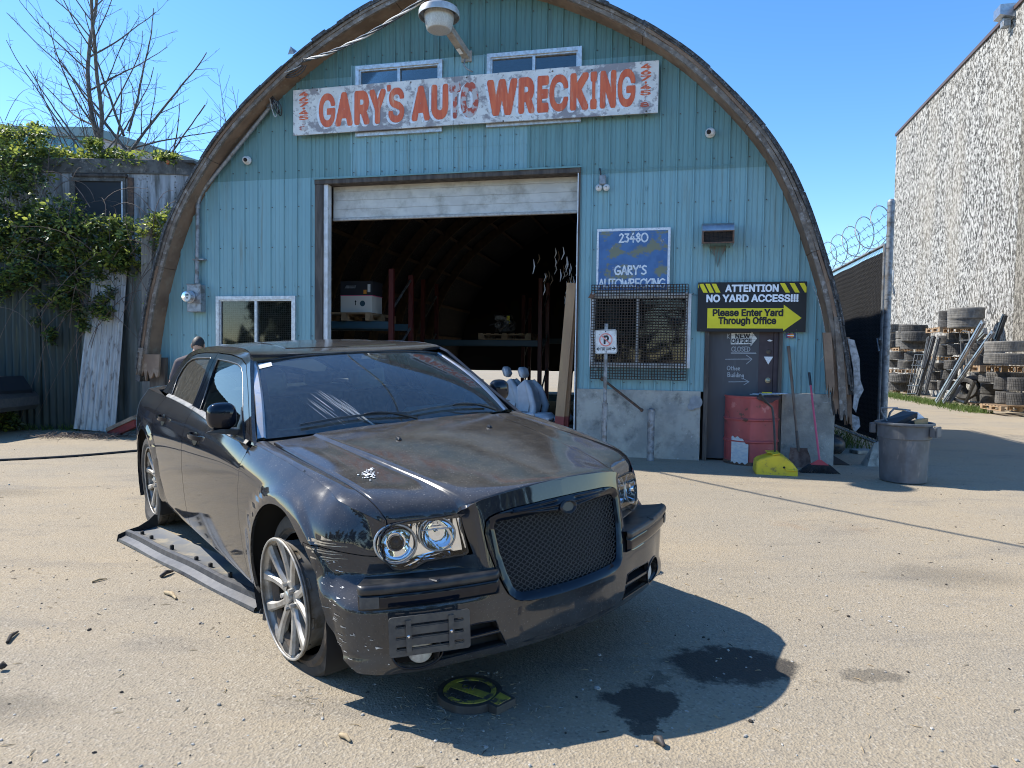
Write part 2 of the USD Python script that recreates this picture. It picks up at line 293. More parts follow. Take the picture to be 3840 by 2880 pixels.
# ================================================================ the black sedan
def dusty_paint(name, base, dust, amt, rough, lo=.15, hi=.95, speck=True):
    nd = {'g': ('geometry', {}), 'sx': ('separate_xyz', {}), 'du': ('map_range', {'from_min': lo, 'from_max': hi, 'to_min': amt * .16, 'to_max': amt, 'clamp': True}),
          'pz': ('separate_xyz', {}), 'lw': ('map_range', {'from_min': .70, 'from_max': .22, 'to_min': 0., 'to_max': .14, 'clamp': True}), 'ad': ('math', {'math_type': 'add'}),
          'mt': ('math', {'math_type': 'multiply'}), 'nr': ('map_range', {'from_min': .3, 'from_max': .7, 'to_min': .55, 'to_max': 1.25, 'clamp': True}),
          'c': ('mix_color', {'a': base, 'b': dust}), 'p': ('principled_bsdf', {'coat_weight': .0, 'specular_ior_level': .75}), 'r': ('map_range', {'from_min': 0., 'from_max': .75, 'to_min': rough, 'to_max': .22, 'clamp': True})}
    ln = [('g.normal', 'sx.vector'), ('sx.z', 'du.value'), ('g.position', 'pz.vector'), ('pz.z', 'lw.value'), ('du.result', 'ad.value1'), ('lw.result', 'ad.value2'), ('ad.value', 'mt.value1'), ('nr.result', 'mt.value2')]
    noise_chain(nd, ln, 'a', 9, (1, 1, .45), 8, .72); ln += [('na.fac', 'nr.value'), ('mt.value', 'c.fac'), ('c.result', 'p.base_color'), ('mt.value', 'r.value'), ('r.result', 'p.roughness')]
    if speck:   # dried drops and grit in the dust
        noise_chain(nd, ln, 's', 150, (1, 1, 1), 2, .5); nd['sr'] = ('map_range', {'from_min': .64, 'from_max': .72, 'to_min': 0., 'to_max': 1.6, 'clamp': True})
        nd['c2'] = ('mix_color', {'b': (.26, .24, .21)}); nd['sm'] = ('math', {'math_type': 'multiply'})
        ln = [l for l in ln if l[1] != 'p.base_color'] + [('ns.fac', 'sr.value'), ('sr.result', 'sm.value1'), ('mt.value', 'sm.value2'), ('sm.value', 'c2.fac'), ('c.result', 'c2.a'), ('c2.result', 'p.base_color')]
    mk(name, nd, ln, 'p.BSDF')
dusty_paint('black_paint', (.0045, .006, .010), (.165, .145, .115), .30, .03)
M('trim_black', (.012, .013, .015), (.03, .029, .028), 12, rough=.28, rough2=.42, spec=.5)
M('gloss_black', (.003, .0045, .008), (.02, .02, .02), 14, lo=.55, hi=.8, rough=.05, spec=.4)
M('matt_black', (.006, .006, .007), rough=.85)
M('plastic_grey', (.035, .036, .038), (.06, .058, .054), 25, rough=.5, bump=.1, bscale=300)
M('rubber', (.022, .021, .020), (.045, .040, .034), 14, rough=.82, bump=.15, bscale=120)
M('tyre_brown', (.085, .062, .044), (.045, .037, .030), 16, stretch=(1, 1, 1), rough=.85, bump=.25, bscale=90)
M('alloy', (.40, .385, .36), (.24, .215, .18), 14, lo=.35, hi=.75, rough=.42, rough2=.6, metal=.55, dirt=(.19, .155, .11), dscale=9, dlo=.5, dhi=.72)
M('chrome', (.82, .83, .85), rough=.05, metal=1.0)
M('satin_metal', (.55, .56, .57), (.42, .41, .39), 30, rough=.28, rough2=.4, metal=.9)
M('leather_grey', (.30, .34, .31), (.22, .25, .23), 8, rough=.5)
M('leather_dark', (.020, .024, .030), rough=.55)
M('dash_grey', (.14, .165, .155), rough=.6)
M('white_label', (.75, .76, .77), (.60, .60, .60), 60, rough=.6)
M('foglight_glass', (.42, .42, .40), (.30, .29, .27), 30, rough=.35, spec=.6)
M('scuff', (.62, .60, .56), (.30, .28, .26), 80, rough=.7)
M('primer_tan', (.50, .42, .30), (.30, .25, .18), 60, rough=.7)
glass('car_glass', (.62, .70, .66)); glass('tinted_glass', (.10, .105, .10)); glass('lamp_glass', (.95, .96, .97))
def dusty_glass(name, tint, dust, amt):
    nd = {'t': ('transparent_bsdf', {'color': tint}), 'gl': ('glossy_bsdf', {'color': (1, 1, 1), 'roughness': .012}), 'f': ('fresnel', {'IOR': 1.75}), 'm': ('mix_closure', {}),
          'd': ('diffuse_bsdf', {'color': dust}), 'm2': ('mix_closure', {}), 'g': ('geometry', {}), 'r': ('map_range', {'from_min': .35, 'from_max': .75, 'to_min': amt * .5, 'to_max': amt * 1.6, 'clamp': True})}
    ln = [('f.fac', 'm.fac'), ('t.BSDF', 'm.closure1'), ('gl.BSDF', 'm.closure2'), ('m.closure', 'm2.closure1'), ('d.BSDF', 'm2.closure2'), ('r.result', 'm2.fac')]
    noise_chain(nd, ln, 'a', 30, (1.6, 1.6, .35), 7, .7); ln.append(('na.fac', 'r.value')); mk(name, nd, ln, 'm2.closure')
dusty_glass('windscreen_glass', (.74, .84, .80), (.26, .29, .29), .07)
dusty_glass('side_glass_dusty', (.10, .105, .10), (.24, .22, .18), .20)
CQ = (-.3218, 3.6819, .6624, .0557, .0165, -.0154)
def car_frame():
    x, y, yaw, roll, pit, dz = CQ; c, s = math.cos(yaw), math.sin(yaw)
    fw, lf, up = np.array([s, -c, 0.]), np.array([c, s, 0.]), np.array([0, 0, 1.])
    fw2 = math.cos(pit) * fw - math.sin(pit) * up; up2 = math.cos(pit) * up + math.sin(pit) * fw
    lf2 = math.cos(roll) * lf + math.sin(roll) * up2; up3 = math.cos(roll) * up2 - math.sin(roll) * lf
    return np.array([x, y, dz]), np.stack([fw2, lf2, up3], 1)
CO, CR = car_frame()
def car_world(p): return CO + np.asarray(p, float) @ CR.T
def to_car(p): return (np.asarray(p, float) - CO) @ CR
car = UsdGeom.Xform.Define(stage, path_for('/World', 'black_sedan')); car.AddTransformOp().Set(M4(CO, CR)); car = car.GetPrim()
tag(car, 'dusty black four-door sedan with mesh grille and a collapsed front wheel', 'car')
# ---- the skin: plan curves (index along the body, 0 = nose centre .. 24 = tail centre) at several heights; y is half width
lowp = [(1.0, 0), (.987, .20), (.960, .35), (.945, .405), (.925, .47), (.895, .57), (.855, .67), (.815, .755), (.775, .832), (.735, .882), (.68, .914), (.60, .929), (.45, .935), (.30, .938)]
highp = [(.975, 0), (.96, .20), (.925, .35), (.900, .405), (.795, .452), (.755, .55), (.712, .645), (.680, .715), (.650, .772), (.615, .825), (.565, .875), (.50, .912), (.40, .932), (.30, .938)]
rear = [(0, .940), (-.45, .940), (-1.0, .940), (-1.75, .938), (-2.45, .938), (-3.05, .935), (-3.50, .915), (-3.78, .87), (-3.93, .78), (-3.985, .55), (-4.0, 0)]
NK = 25
_pz = [.16, .20, .265, .37, .49, .57, .63, .75, .80, .88, .92, .95, .995, 1.03, 1.06, 1.10]
_py = [.80, .84, .905, .925, .935, .938, .940, .938, .935, .925, .915, .908, .889, .865, .845, .822]
prof = Pchip(_pz, _py)
crease_pts = np.array([(-.60, .852, .995), (-.45, .850, .990), (0, .823, .952), (.25, .806, .920), (.45, .788, .880), (.58, .768, .848), (.65, .742, .818), (.69, .705, .798)])
_cx = crease_pts[::-1]
c_y = Pchip(crease_pts[:, 0], crease_pts[:, 1]); c_z = Pchip(crease_pts[:, 0], crease_pts[:, 2])
XG = lambda y, z: .945 - .21 * (z - .79) - .4 * y * y
AX, AZ, AR = .11, .37, .43      # front wheel arch
BX, BZ, BR = -3.04, .36, .43    # rear wheel arch
def plan(z):
    """(25, 2) plan points of the skin at height z."""
    w = float(sm(.50, .60, z)); P_ = np.zeros((NK, 2))
    for i in range(14):
        a, b = np.array(lowp[i]), np.array(highp[i]); p = a * (1 - w) + b * w
        if i <= 3:
            xg = XG(p[1], z); x0 = lowp[i][0]; g = float(sm(.40, .50, z)); p[0] = x0 * (1 - g) + xg * g
        else:
            if z > .60: p[0] -= .15 * (z - .72) if i < 9 else 0
            if i == 4 and z > .81:
                k = float(sm(.815, .835, z)); p = p * (1 - k) + np.array([.853, .455]) * k
        if z < .30: p[0] -= .055 * float(sm(.30, .16, z)) * (1 if i < 8 else .3)
        if i == 0: p[1] = 0
        P_[i] = p
    for i in range(14, NK): P_[i] = rear[i - 14 + 0] if i - 14 < len(rear) else rear[-1]
    q = P_.copy()
    for i in range(7, NK):
        x, y = P_[i]; d = .940 - float(prof(min(z, 1.10)))
        if x > -.62 and z > .70:
            zc = float(c_z(min(max(x, -.6), .69))); yc = float(c_y(min(max(x, -.6), .69))); z1 = zc - .19
            if z > z1:
                t = min((z - z1) / (zc - z1), 1.0); yb = y - (.940 - float(prof(min(z1, .8)))); yn = yc + (yb - yc) * max(1 - t ** 2.3, 0) ** .75; bl = float(sm(-.62, -.50, x)); d = (1 - bl) * d + bl * (y - yn)
            elif i < 12: d = .940 - float(prof(z1)) if z > z1 else d
        if z < .30 and i <= 12: d = (.940 - .905) * float(sm(.30, .20, z)) if i > 9 else 0
        if i <= 11 and i >= 7 and z > .70:      # pull the corner in along the plan normal
            n = np.array(P_[i + 1]) - np.array(P_[i - 1]); n = np.array([n[1], -n[0]]) / np.linalg.norm(n); n = n if n[1] > 0 else -n; q[i] = np.array([x, y]) - n * d * .8
        else: q[i, 1] = y - d
        if i >= 21: q[i] = [x + .15 * (.94 - float(prof(z))) + .03 * max(z - .8, 0), max(y - 1.25 * d - .30 * max(z - .95, 0), 0)]
    q[-1, 1] = 0
    for (ax, az) in ((AX, AZ), (BX, BZ)):   # wheel arch flares
        for i in range(11, 22):
            pass
    return q
_zl = np.concatenate([np.arange(.16, 1.101, .02)]); _pl = np.array([plan(z) for z in _zl])
_knots = np.arange(NK)
_px = [Pchip(_knots, _pl[k, :, 0]) for k in range(len(_zl))]; _pyy = [Pchip(_knots, _pl[k, :, 1]) for k in range(len(_zl))]
_sg = np.linspace(0, NK - 1, 24 * 24 + 1); _TX = np.array([f(_sg) for f in _px]); _TY = np.array([f(_sg) for f in _pyy])
from scipy.ndimage import map_coordinates, gaussian_filter1d
_TX = gaussian_filter1d(gaussian_filter1d(_TX, 5, axis=1, mode='nearest'), .8, axis=0, mode='nearest'); _k0 = _TY[:, :1] * 0
_TYm = np.concatenate([-_TY[:, 40:0:-1], _TY], 1); _TY = gaussian_filter1d(gaussian_filter1d(_TYm, 5, axis=1, mode='nearest'), .8, axis=0, mode='nearest')[:, 40:]
def skin(s, z, off=0.0):
    """Skin point at index s and height z, right half with y > 0."""
    s, z = np.asarray(s, float), np.asarray(z, float)
    def raw(s, z):
        c = [(z - _zl[0]) / .02, s * 24]
        return map_coordinates(_TX, c, order=1, mode='nearest'), map_coordinates(_TY, c, order=1, mode='nearest')
    x, y = raw(s, z)
    for (ax, az, ar) in ((AX, AZ, AR), (BX, BZ, BR)):
        r = np.hypot(x - ax, z - az); y = y + .016 * (1 - sm(ar + .05, ar + .075, r)) * (z > .2) * (s > 9.5)
    if off:
        x2, y2 = raw(s + .05, z); dx, dy = x2 - x, y2 - y; l = np.hypot(dx, dy) + 1e-9; x, y = x + off * dy / l, y - off * dx / l
    return np.stack([x, y, z], -1)
def s_of_y(y, z):   # index on the nose for a half width
    g = np.linspace(0, 10.5, 600); yy = skin(g, np.full(600, z))[:, 1]; return float(np.interp(y, np.maximum.accumulate(yy), g))
def s_of_x(x, z=.6):
    g = np.linspace(7, 24, 1500); xx = skin(g, np.full(1500, z))[:, 0]; return float(np.interp(-x, -np.minimum.accumulate(xx), g))
NY = lambda pts: [(s_of_y(y, z), z) for y, z in pts]
def NX(pts, step=.04):
    o = []
    for (a, b) in zip(pts, pts[1:] + pts[:1]):
        n = max(1, int(math.hypot(b[0] - a[0], b[1] - a[1]) / step))
        for k in range(n): o.append((a[0] + (b[0] - a[0]) * k / n, a[1] + (b[1] - a[1]) * k / n))
    return [(s_of_x(x, z), z) for x, z in o]
right = lambda m: mirror(m)       # modelled with y > 0; the car's right side is y < 0
INC = (-1.5, 0, .6)
# ---- front bumper cover with grille surround
HLo = [(.693, .792), (.631, .802), (.547, .806), (.452, .812), (.441, .80), (.432, .72), (.424, .656), (.436, .647), (.477, .645), (.583, .639), (.603, .630), (.635, .613), (.663, .608), (.703, .621), (.732, .66), (.744, .714), (.738, .75), (.718, .778)]
gapH = [(0, .909), (.12, .903), (.245, .892), (.33, .880), (.39, .869), (.43, .854), (.452, .836), (.456, .818)]
seam = NX([(.672, .668), (.609, .682), (.52, .697), (.41, .703)])[:-1]
seam = [(s_of_x(x, z), z) for x, z in [(.672, .668), (.64, .674), (.609, .682), (.565, .692), (.52, .698), (.46, .702), (.402, .703)]]
archb = [(s_of_x(x, z), z) for x, z in [(.455, .64), (.495, .59), (.543, .52), (.588, .43), (.622, .36), (.675, .30), (.73, .262)]]
cover = Polygon(NY(gapH) + NY(HLo[3:15]) + seam + archb + NY([(.847, .255), (.76, .238), (.66, .236), (.52, .246), (.29, .256), (0, .258)])).buffer(0)
ringo = [(0, .836), (.09, .835), (.255, .826), (.32, .816), (.362, .803), (.382, .785), (.391, .74), (.386, .68), (.372, .62), (.346, .535), (.328, .495), (.30, .470), (.25, .456), (.15, .454), (0, .454)]
fog = [(.68 + .088 * math.cos(a), .318 + .064 * math.sin(a)) for a in np.linspace(0, 2 * np.pi, 28)[:-1]]
vent1 = [(.383, .398), (.45, .400), (.605, .388), (.60, .345), (.37, .357)]; vent2 = [(.365, .348), (.60, .336), (.61, .276), (.338, .290)]
cover = cover.difference(Polygon(NY(ringo))).difference(Polygon(NY(fog))).difference(Polygon(NY(vent1))).difference(Polygon(NY(vent2)))
cv = patch(cover, skin, .16, .011, .018, INC)
P(car, 'front_bumper', both(cv), 'black_paint', 35)
# scratches and scraped paint on the right corner of the bumper and wing
sc = []
for k in range(46):
    z = rng.uniform(.27, .66); s0 = rng.uniform(7.2, 10.6) if z < .45 else rng.uniform(9.6, 10.9); l = rng.uniform(.08, .5) * (1 if z < .5 else .6); ww = rng.uniform(.0006, .0016)
    q = Polygon([(s0, z), (s0 + l, z + rng.uniform(-.003, .003)), (s0 + l, z + ww + .003), (s0, z + ww)]).buffer(0).intersection(cover)
    if not q.is_empty and q.geom_type == 'Polygon': sc.append(right(patch(q, lambda s, z: skin(s, z, -.0025 if False else .0018), .1, .01, 0, INC)))
P(car, 'scratches', cat(*sc), 'scuff', kind='stuff')
sc = []
for (x0, x1, z, h) in [(.565, .44, .722, .009), (.60, .47, .712, .006), (.55, .50, .735, .012), (.57, .43, .690, .006), (.585, .47, .680, .005), (.60, .50, .664, .004), (.57, .46, .655, .005)]:
    q = Polygon([(s_of_x(x0, .7), z), (s_of_x((x0 + x1) / 2, .7), z + h * .3), (s_of_x(x1, .7), z + h), (s_of_x(x1, .7), z - h * .4), (s_of_x(x0, .7), z - h * .2)])
    sc.append(right(patch(q, lambda s, z: skin(s, z, .002), .1, .02, 0, INC)))
P(car, 'bared_primer', cat(*sc), 'primer_tan', label='scraped patch showing pale filler at the wheel arch')
P(car, 'bumper_inner', both(cat(patch(Polygon(NY([(0, .52), (.40, .52), (.62, .42), (.80, .40), (.80, .25), (0, .262)])), lambda s, z: skin(s, z, -.06), .3, .04, 0, INC))), 'matt_black')
# lower lip slot
q = Polygon(NY([(0, .283), (.12, .286), (.2, .288), (.27, .281), (.2, .270), (.1, .267), (0, .266)]))
P(car, 'lip_slot', both(patch(q, lambda s, z: skin(s, z, .0015), .2, .02, 0, INC)), 'trim_black')
# bumper strips
def strip_path(a, b, n=30, z=.55):
    g = np.linspace(a, b, n); return skin(g, np.full(n, z))
sp = []
n = 34; g = np.linspace(s_of_y(.362, .55), s_of_y(.845, .55), n)
base = np.stack([np.interp(g, np.arange(14), [p[0] for p in lowp]), np.interp(g, np.arange(14), [p[1] for p in lowp])], 1)
base = np.stack([gaussian_filter1d(base[:, 0], 1.5, mode='nearest'), gaussian_filter1d(base[:, 1], 1.5, mode='nearest')], 1)
tn = np.gradient(base, axis=0); tn /= np.linalg.norm(tn, axis=1, keepdims=True); nn = np.stack([tn[:, 1], -tn[:, 0]], 1); nn[nn[:, 0] < 0] *= -1
def strip(profile):
    e = np.clip(np.minimum(np.arange(n), n - 1 - np.arange(n)) / 2.0, 0, 1) ** .5
    v = np.array([[(base[i, 0] + nn[i, 0] * (o if o < -.02 else o * (.35 + .65 * e[i])), base[i, 1] + nn[i, 1] * (o if o < -.02 else o * (.35 + .65 * e[i])), z) for o, z in profile] for i in range(n)])
    return grid(v)
up = strip([(-.13, .592), (-.02, .604), (.008, .609), (.020, .605), (.026, .596), (.027, .584), (.022, .574), (.014, .571)])
lo = strip([(.014, .571), (.020, .566), (.022, .55), (.021, .525), (.015, .514), (.005, .508), (-.03, .506)])
for f_ in (right, lambda m: m):
    b_ = P(car, 'bumper_strip', f_((up[0], up[1])), 'trim_black', 40); P(b_, 'strip_face', f_(lo), 'gloss_black', 40)
    s0 = xf(bx(-.022, .022, -.012, .012, 0, .010, .004), Rz(-.42), (.885, .62, .600)); P(b_, 'washer_jet', f_(s0), 'trim_black')
mk_ = strip([(.0235, .566), (.0245, .55), (.0235, .522)]); v_ = mk_[0].reshape(n, 3, 3)[27:33]; P(car, 'side_marker', right(grid(v_)), 'plastic_grey', 30); P(car, 'side_marker', grid(v_), 'plastic_grey', 30)
# grille: frame, wires, backing, winged emblem
GI = [(0, .7805), (.20, .782), (.315, .779), (.334, .775), (.341, .76), (.339, .72), (.333, .65), (.315, .57), (.298, .515), (.286, .499), (.265, .491), (.20, .488), (0, .486)]
def full(pl): return Polygon([(y, z) for y, z in pl] + [(-y, z) for y, z in pl[::-1] if y > 0])
gi, go = full(GI), full([(y * .992, z - .001 if z > .6 else z + .001) for y, z in ringo])
def gsurf(off=0.0): return lambda y, z: np.stack([XG(y, z) + off, y, z], -1)
def gs2(y, z):
    d = np.array([min(gi.exterior.distance(Point(a, b)), .05) for a, b in zip(y, z)]); return np.stack([XG(y, z) - .006 + .016 * np.sin(np.clip(d / .045, 0, 1) * np.pi * .75), y, z], -1)
P(car, 'grille_frame', patch(go.difference(gi), gs2, .02, .012, .05, (-.5, 0, .6)), 'gloss_black', 40)
wires = []
for sgn, r_ in ((1, .0022), (-1, .0017)):
    for k in np.arange(-1.2, 1.3, .0285):
        a, b = np.array([k, .40]), np.array([k + sgn * .62, .86]); sg = LineString([a, b]).intersection(gi.buffer(.004))
        for h in getattr(sg, 'geoms', [sg]):
            if h.is_empty or h.length < .01: continue
            p = np.array([h.interpolate(t).coords[0] for t in np.linspace(0, h.length, max(2, int(h.length / .0105)))]); w = .0025 * np.sin(np.arange(len(p)) * np.pi) + .003 * np.cos(np.arange(len(p)) * np.pi + (0 if sgn > 0 else np.pi))
            wires.append(tube(np.stack([XG(p[:, 0], p[:, 1]) - .014 + w, p[:, 0], p[:, 1]], 1), r_, 4, False))
M('wire_grey', (.035, .038, .042), rough=.4, spec=.5)
P(car, 'grille_mesh', cat(*wires), 'wire_grey', True)
P(car, 'grille_backing', patch(gi.buffer(.02), gsurf(-.055), .1, .05, 0, (-.5, 0, .6)), 'matt_black')
wing = Polygon([(0, .838), (.05, .837), (.16, .829), (.275, .815), (.24, .801), (.16, .795), (.06, .785), (0, .782)] + [(-y, z) for y, z in [(.06, .785), (.16, .795), (.24, .801), (.275, .815), (.16, .829), (.05, .837)]])
def wsurf(y, z):
    ay = np.abs(y); mid = .812 - .0 * ay; t = (z - mid) / (.026 * (1 - ay / .30) + .004); ridge = .006 * np.cos(np.clip(t, -1, 1) * np.pi * 2.5) * (ay > .05) * (1 - ay / .3); return np.stack([XG(y, z) + .016 + ridge + .006 * (1 - np.abs(np.clip(t, -1, 1))), y, z], -1)
em = P(car, 'wing_emblem', patch(wing, wsurf, .012, .0025, .02, (-.5, 0, .6)), 'gloss_black', 40)
disc = Polygon([(.047 * math.cos(a), .795 + .030 * math.sin(a) * 1.0) for a in np.linspace(0, 6.283, 36)[:-1]])
def dsurf(y, z):
    r = np.hypot(y / .047, (z - .795) / .030); return np.stack([XG(y, z) + .026 + .008 * np.sin(np.clip((r - .70) / .30, 0, 1) * np.pi) - .002 * (r < .7), y, z], -1)
P(em, 'emblem_disc', patch(disc, dsurf, .004, .004, .02, (-.5, 0, .6)), 'trim_black', 40)
# headlights
XH = lambda y, z: .80 - .43 * (y - .45) - .15 * (z - .8)
hlp = Polygon(HLo)
def ring(cy, cz, r, w, x0, m=36, R2=.0): 
    a = np.linspace(0, 2 * np.pi, m + 1)[:-1]; p = np.stack([np.full(m, 0.), cy + r * np.cos(a), cz + r * np.sin(a)], 1); p[:, 0] = XH(p[:, 1], p[:, 2]) + x0; return tube(p, w, 8, closed=True)
M('chrome_lamp', (.93, .94, .96), rough=.03, metal=1.0)
for f_ in (right, lambda m: m):
    h = P(car, 'headlight', f_(patch(hlp.buffer(.004), lambda y, z: np.stack([XH(y, z) - .075, y, z], -1), .02, .02, -.0, (-.5, .5, .6))), 'chrome_lamp', 30)
    rim = np.array(hlp.exterior.coords)[:-1]; a_ = np.stack([XH(rim[:, 0], rim[:, 1]) - .004, rim[:, 0], rim[:, 1]], 1); b_ = a_ - [.075, 0, 0]
    P(h, 'housing_wall', f_(grid(np.stack([np.vstack([a_, a_[:1]]), np.vstack([b_, b_[:1]])], 1))), 'chrome_lamp')
    P(h, 'lamp_seal', f_(tube(a_, .0045, 6, closed=True)), 'trim_black', True)
    nrm = np.array([1, .43, .15]); nrm /= np.linalg.norm(nrm); a1 = np.cross([0, 0, 1], nrm); a1 /= np.linalg.norm(a1); RR = np.stack([a1, np.cross(nrm, a1), nrm], 1)
    def at(cy, cz, d): return np.array([XH(cy, cz), cy, cz]) + nrm * d
    bowl = xf(revolve([(.008, -.085), (.030, -.078), (.052, -.055), (.068, -.03), (.074, -.012), (.078, -.008), (.079, -.014)], 32), RR, at(.682, .714, .0)); P(h, 'outer_reflector', f_(bowl), 'chrome_lamp', 30)
    P(h, 'outer_ring', f_(ring(.682, .714, .0755, .0050, -.014)), 'satin_metal', True)
    P(h, 'projector_shroud', f_(xf(revolve([(.024, -.05), (.030, -.045), (.034, -.03), (.031, -.022), (.027, -.026), (.025, -.05)], 28), RR, at(.684, .716, 0))), 'chrome', 40)
    P(h, 'projector_lens', f_(xf(revolve([(0, -.020), (.010, -.0212), (.018, -.025), (.025, -.034)], 24), RR, at(.684, .716, 0))), 'gloss_black', True)
    bowl = xf(revolve([(.010, -.085), (.028, -.075), (.048, -.052), (.061, -.025), (.066, -.010), (.069, -.014)], 32), RR, at(.528, .737, 0)); P(h, 'inner_reflector', f_(bowl), 'chrome_lamp', 30)
    P(h, 'inner_ring', f_(ring(.528, .737, .0665, .0042, -.012)), 'satin_metal', True)
    P(h, 'bulb', f_(cyl(at(.528, .737, -.085), at(.528, .737, -.035), .011, 12)), 'chrome', 40)
    P(h, 'cross_bar', f_(cat(bx(-.004, .004, -.058, .058, -.002, .002))) if False else f_(tube([at(.59, .757, -.014), at(.528, .757, -.03), at(.468, .757, -.014)], .0035, 6)), 'chrome', True)
    P(h, 'indicator_bulb', f_(cat(xf(tm(trimesh.creation.icosphere(2, .010)), t=at(.615, .788, -.03)), xf(tm(trimesh.creation.icosphere(2, .010)), t=at(.588, .775, -.03)))), 'lamp_glass', True)
    for q in ([(.455, .80), (.47, .66), (.432, .66), (.44, .795)], [(.50, .655), (.66, .62), (.60, .640)], [(.60, .80), (.63, .70), (.60, .66), (.585, .70)]):
        pg = Polygon(q); P(h, 'facet', f_(patch(pg, lambda y, z: np.stack([XH(y, z) - .03 + .05 * (y - pg.centroid.x) * 3, y, z], -1), .05, .05, .02, (-.5, .5, .6))), 'chrome_lamp')
    P(h, 'lens', f_(patch(hlp.buffer(-.002), lambda y, z: np.stack([XH(y, z) + .006, y, z], -1), .02, .02, 0, (-.5, .5, .6))), 'lamp_glass', True)
    fz = .318
    P(car, 'fog_light', f_(xf(revolve([(0, .004), (.03, .002), (.046, -.006), (.050, -.014), (.052, -.05)], 26), RR * 1, np.array([.858, .672, .322]) - nrm * .022)), 'foglight_glass', 40)
    g_ = np.array([skin(np.array([s_of_y(y, z)]), np.array([z]), .001)[0] for y, z in fog]); P(car, 'fog_bezel', f_(tube(g_, .0045, 6, closed=True)), 'gloss_black', True)
    g2 = g_ - nrm * .05; P(car, 'fog_recess', f_(grid(np.stack([np.vstack([g_, g_[:1]]), np.vstack([g2, g2[:1]])], 1))), 'trim_black')
    for vt in (vent1, vent2):
        g_ = np.array([skin(np.array([s_of_y(y, z)]), np.array([z]), .0)[0] for y, z in vt]); gd = [g_[k] + (g_[(k + 1) % len(g_)] - g_[k]) * t for k in range(len(g_)) for t in (0, .5)]
        P(car, 'vent_trim', f_(tube(np.array(gd), .003, 5, closed=True)), 'gloss_black', True)
        gd = np.array(gd); g2 = gd - [.05, 0, 0]; P(car, 'vent_duct', f_(grid(np.stack([np.vstack([gd, gd[:1]]), np.vstack([g2, g2[:1]])], 1))), 'matt_black')
# licence plate holder on the right of the bumper
pc = np.array([.900, -.660, .429]); pn = np.array([.925, -.40, 0]); pn /= np.linalg.norm(pn); pu = np.array([0, 0, 1.]); pr_ = np.cross(pu, pn)
RP = np.stack([-pr_, pn, pu], 1) if np.cross(-pr_, pn) @ pu > 0 else np.stack([pr_, pn, pu], 1)
pl = rrect(-.152, -.076, .152, .076, .012)
slots = [rrect(-.128, z - .008, .128, z + .006, .006) for z in (-.045, -.003, .040)]
body = pl.difference(union_all(slots)).union(box(-.088, -.06, -.072, .062)).union(box(.072, -.06, .088, .062))
ph = P(car, 'plate_holder', xf(prism(body, .0, .006), RP, pc + pn * .034), 'plastic_grey', 20)
P(ph, 'holder_back', xf(cat(*[prism(LineString([(-.132, z), (.132, z)]).buffer(.012).difference(rrect(-.125, z - .004, .125, z + .008, .004)), -.004, .003) for z in (-.045, -.003, .040)], prism(box(-.09, -.062, -.07, .062), .006, .011), prism(box(.07, -.062, .09, .062), .006, .011)), RP, pc + pn * .034), 'plastic_grey', 20)
for sx in (-.08, .08): P(ph, 'screw', xf(xf(revolve([(0, .004), (.004, .004), (.006, .001), (.006, 0)], 12), Rx(-np.pi / 2)), RP, pc + pn * .045 + pr_ * sx), 'chrome', 30)
# ---- front wings
sx_ = lambda x, z: (s_of_x(x, z), z)
def arch_pts(cx, cz, r, a0, a1, n=20): return [sx_(cx + r * math.cos(t), cz + r * math.sin(t)) for t in np.radians(np.linspace(a0, a1, n))]
seam_up = [(s, z + .004) for s, z in seam]
cr_edge = [sx_(x, float(c_z(x)) - .0005) for x in np.linspace(-.455, .684, 26)]
hl_edge = NY([(.712, .788), (.735, .762), (.747, .725), (.742, .69)])
wing_p = Polygon(seam_up[::1] + arch_pts(AX, AZ, AR, 48, 188, 26) + [sx_(-.318, .30), sx_(-.30, .268), sx_(-.455, .268)] + [sx_(x, z) for x, z in [(-.466, .30), (-.470, .37), (-.492, .48), (-.512, .62), (-.505, .75), (-.49, .88), (-.468, .94)]] + cr_edge + hl_edge).buffer(0)
if wing_p.geom_type != 'Polygon': wing_p = max(wing_p.geoms, key=lambda g: g.area)
ws = patch(wing_p, skin, .12, .014, .014, INC)
xg_ = np.linspace(-.452, .684, 40)
gap_c = np.array([(-.46, .786, .992), (-.10, .771, .957), (.20, .755, .931), (.40, .746, .911), (.55, .741, .889), (.62, .734, .868), (.66, .723, .840), (.69, .709, .802)]); gy, gz = Pchip(gap_c[:, 0], gap_c[:, 1]), Pchip(gap_c[:, 0], gap_c[:, 2])
cpt = np.array([skin(np.array([s_of_x(x, float(c_z(x)))]), np.array([float(c_z(x))]))[0] for x in xg_])
rows = []
for k, x in enumerate(xg_):
    a, b = np.array([x, float(gy(x)), float(gz(x))]), cpt[k]; row = []
    for t in np.linspace(0, 1, 7): row.append(a * (1 - t) + b * t + np.array([0, 0, 1.]) * .010 * math.sin(np.pi * t) * (1 - .6 * sm(.3, .68, x)))
    row = [row[0] - [0, 0, .03]] + row; rows.append(row)
wt = grid(np.array(rows))
P(car, 'front_wing', right(cat(ws, (wt[0], wt[1][:, ::-1]))), 'black_paint', 28, label='scraped right front wing')
P(car, 'front_wing', cat(ws, (wt[0], wt[1][:, ::-1])), 'black_paint', 28)
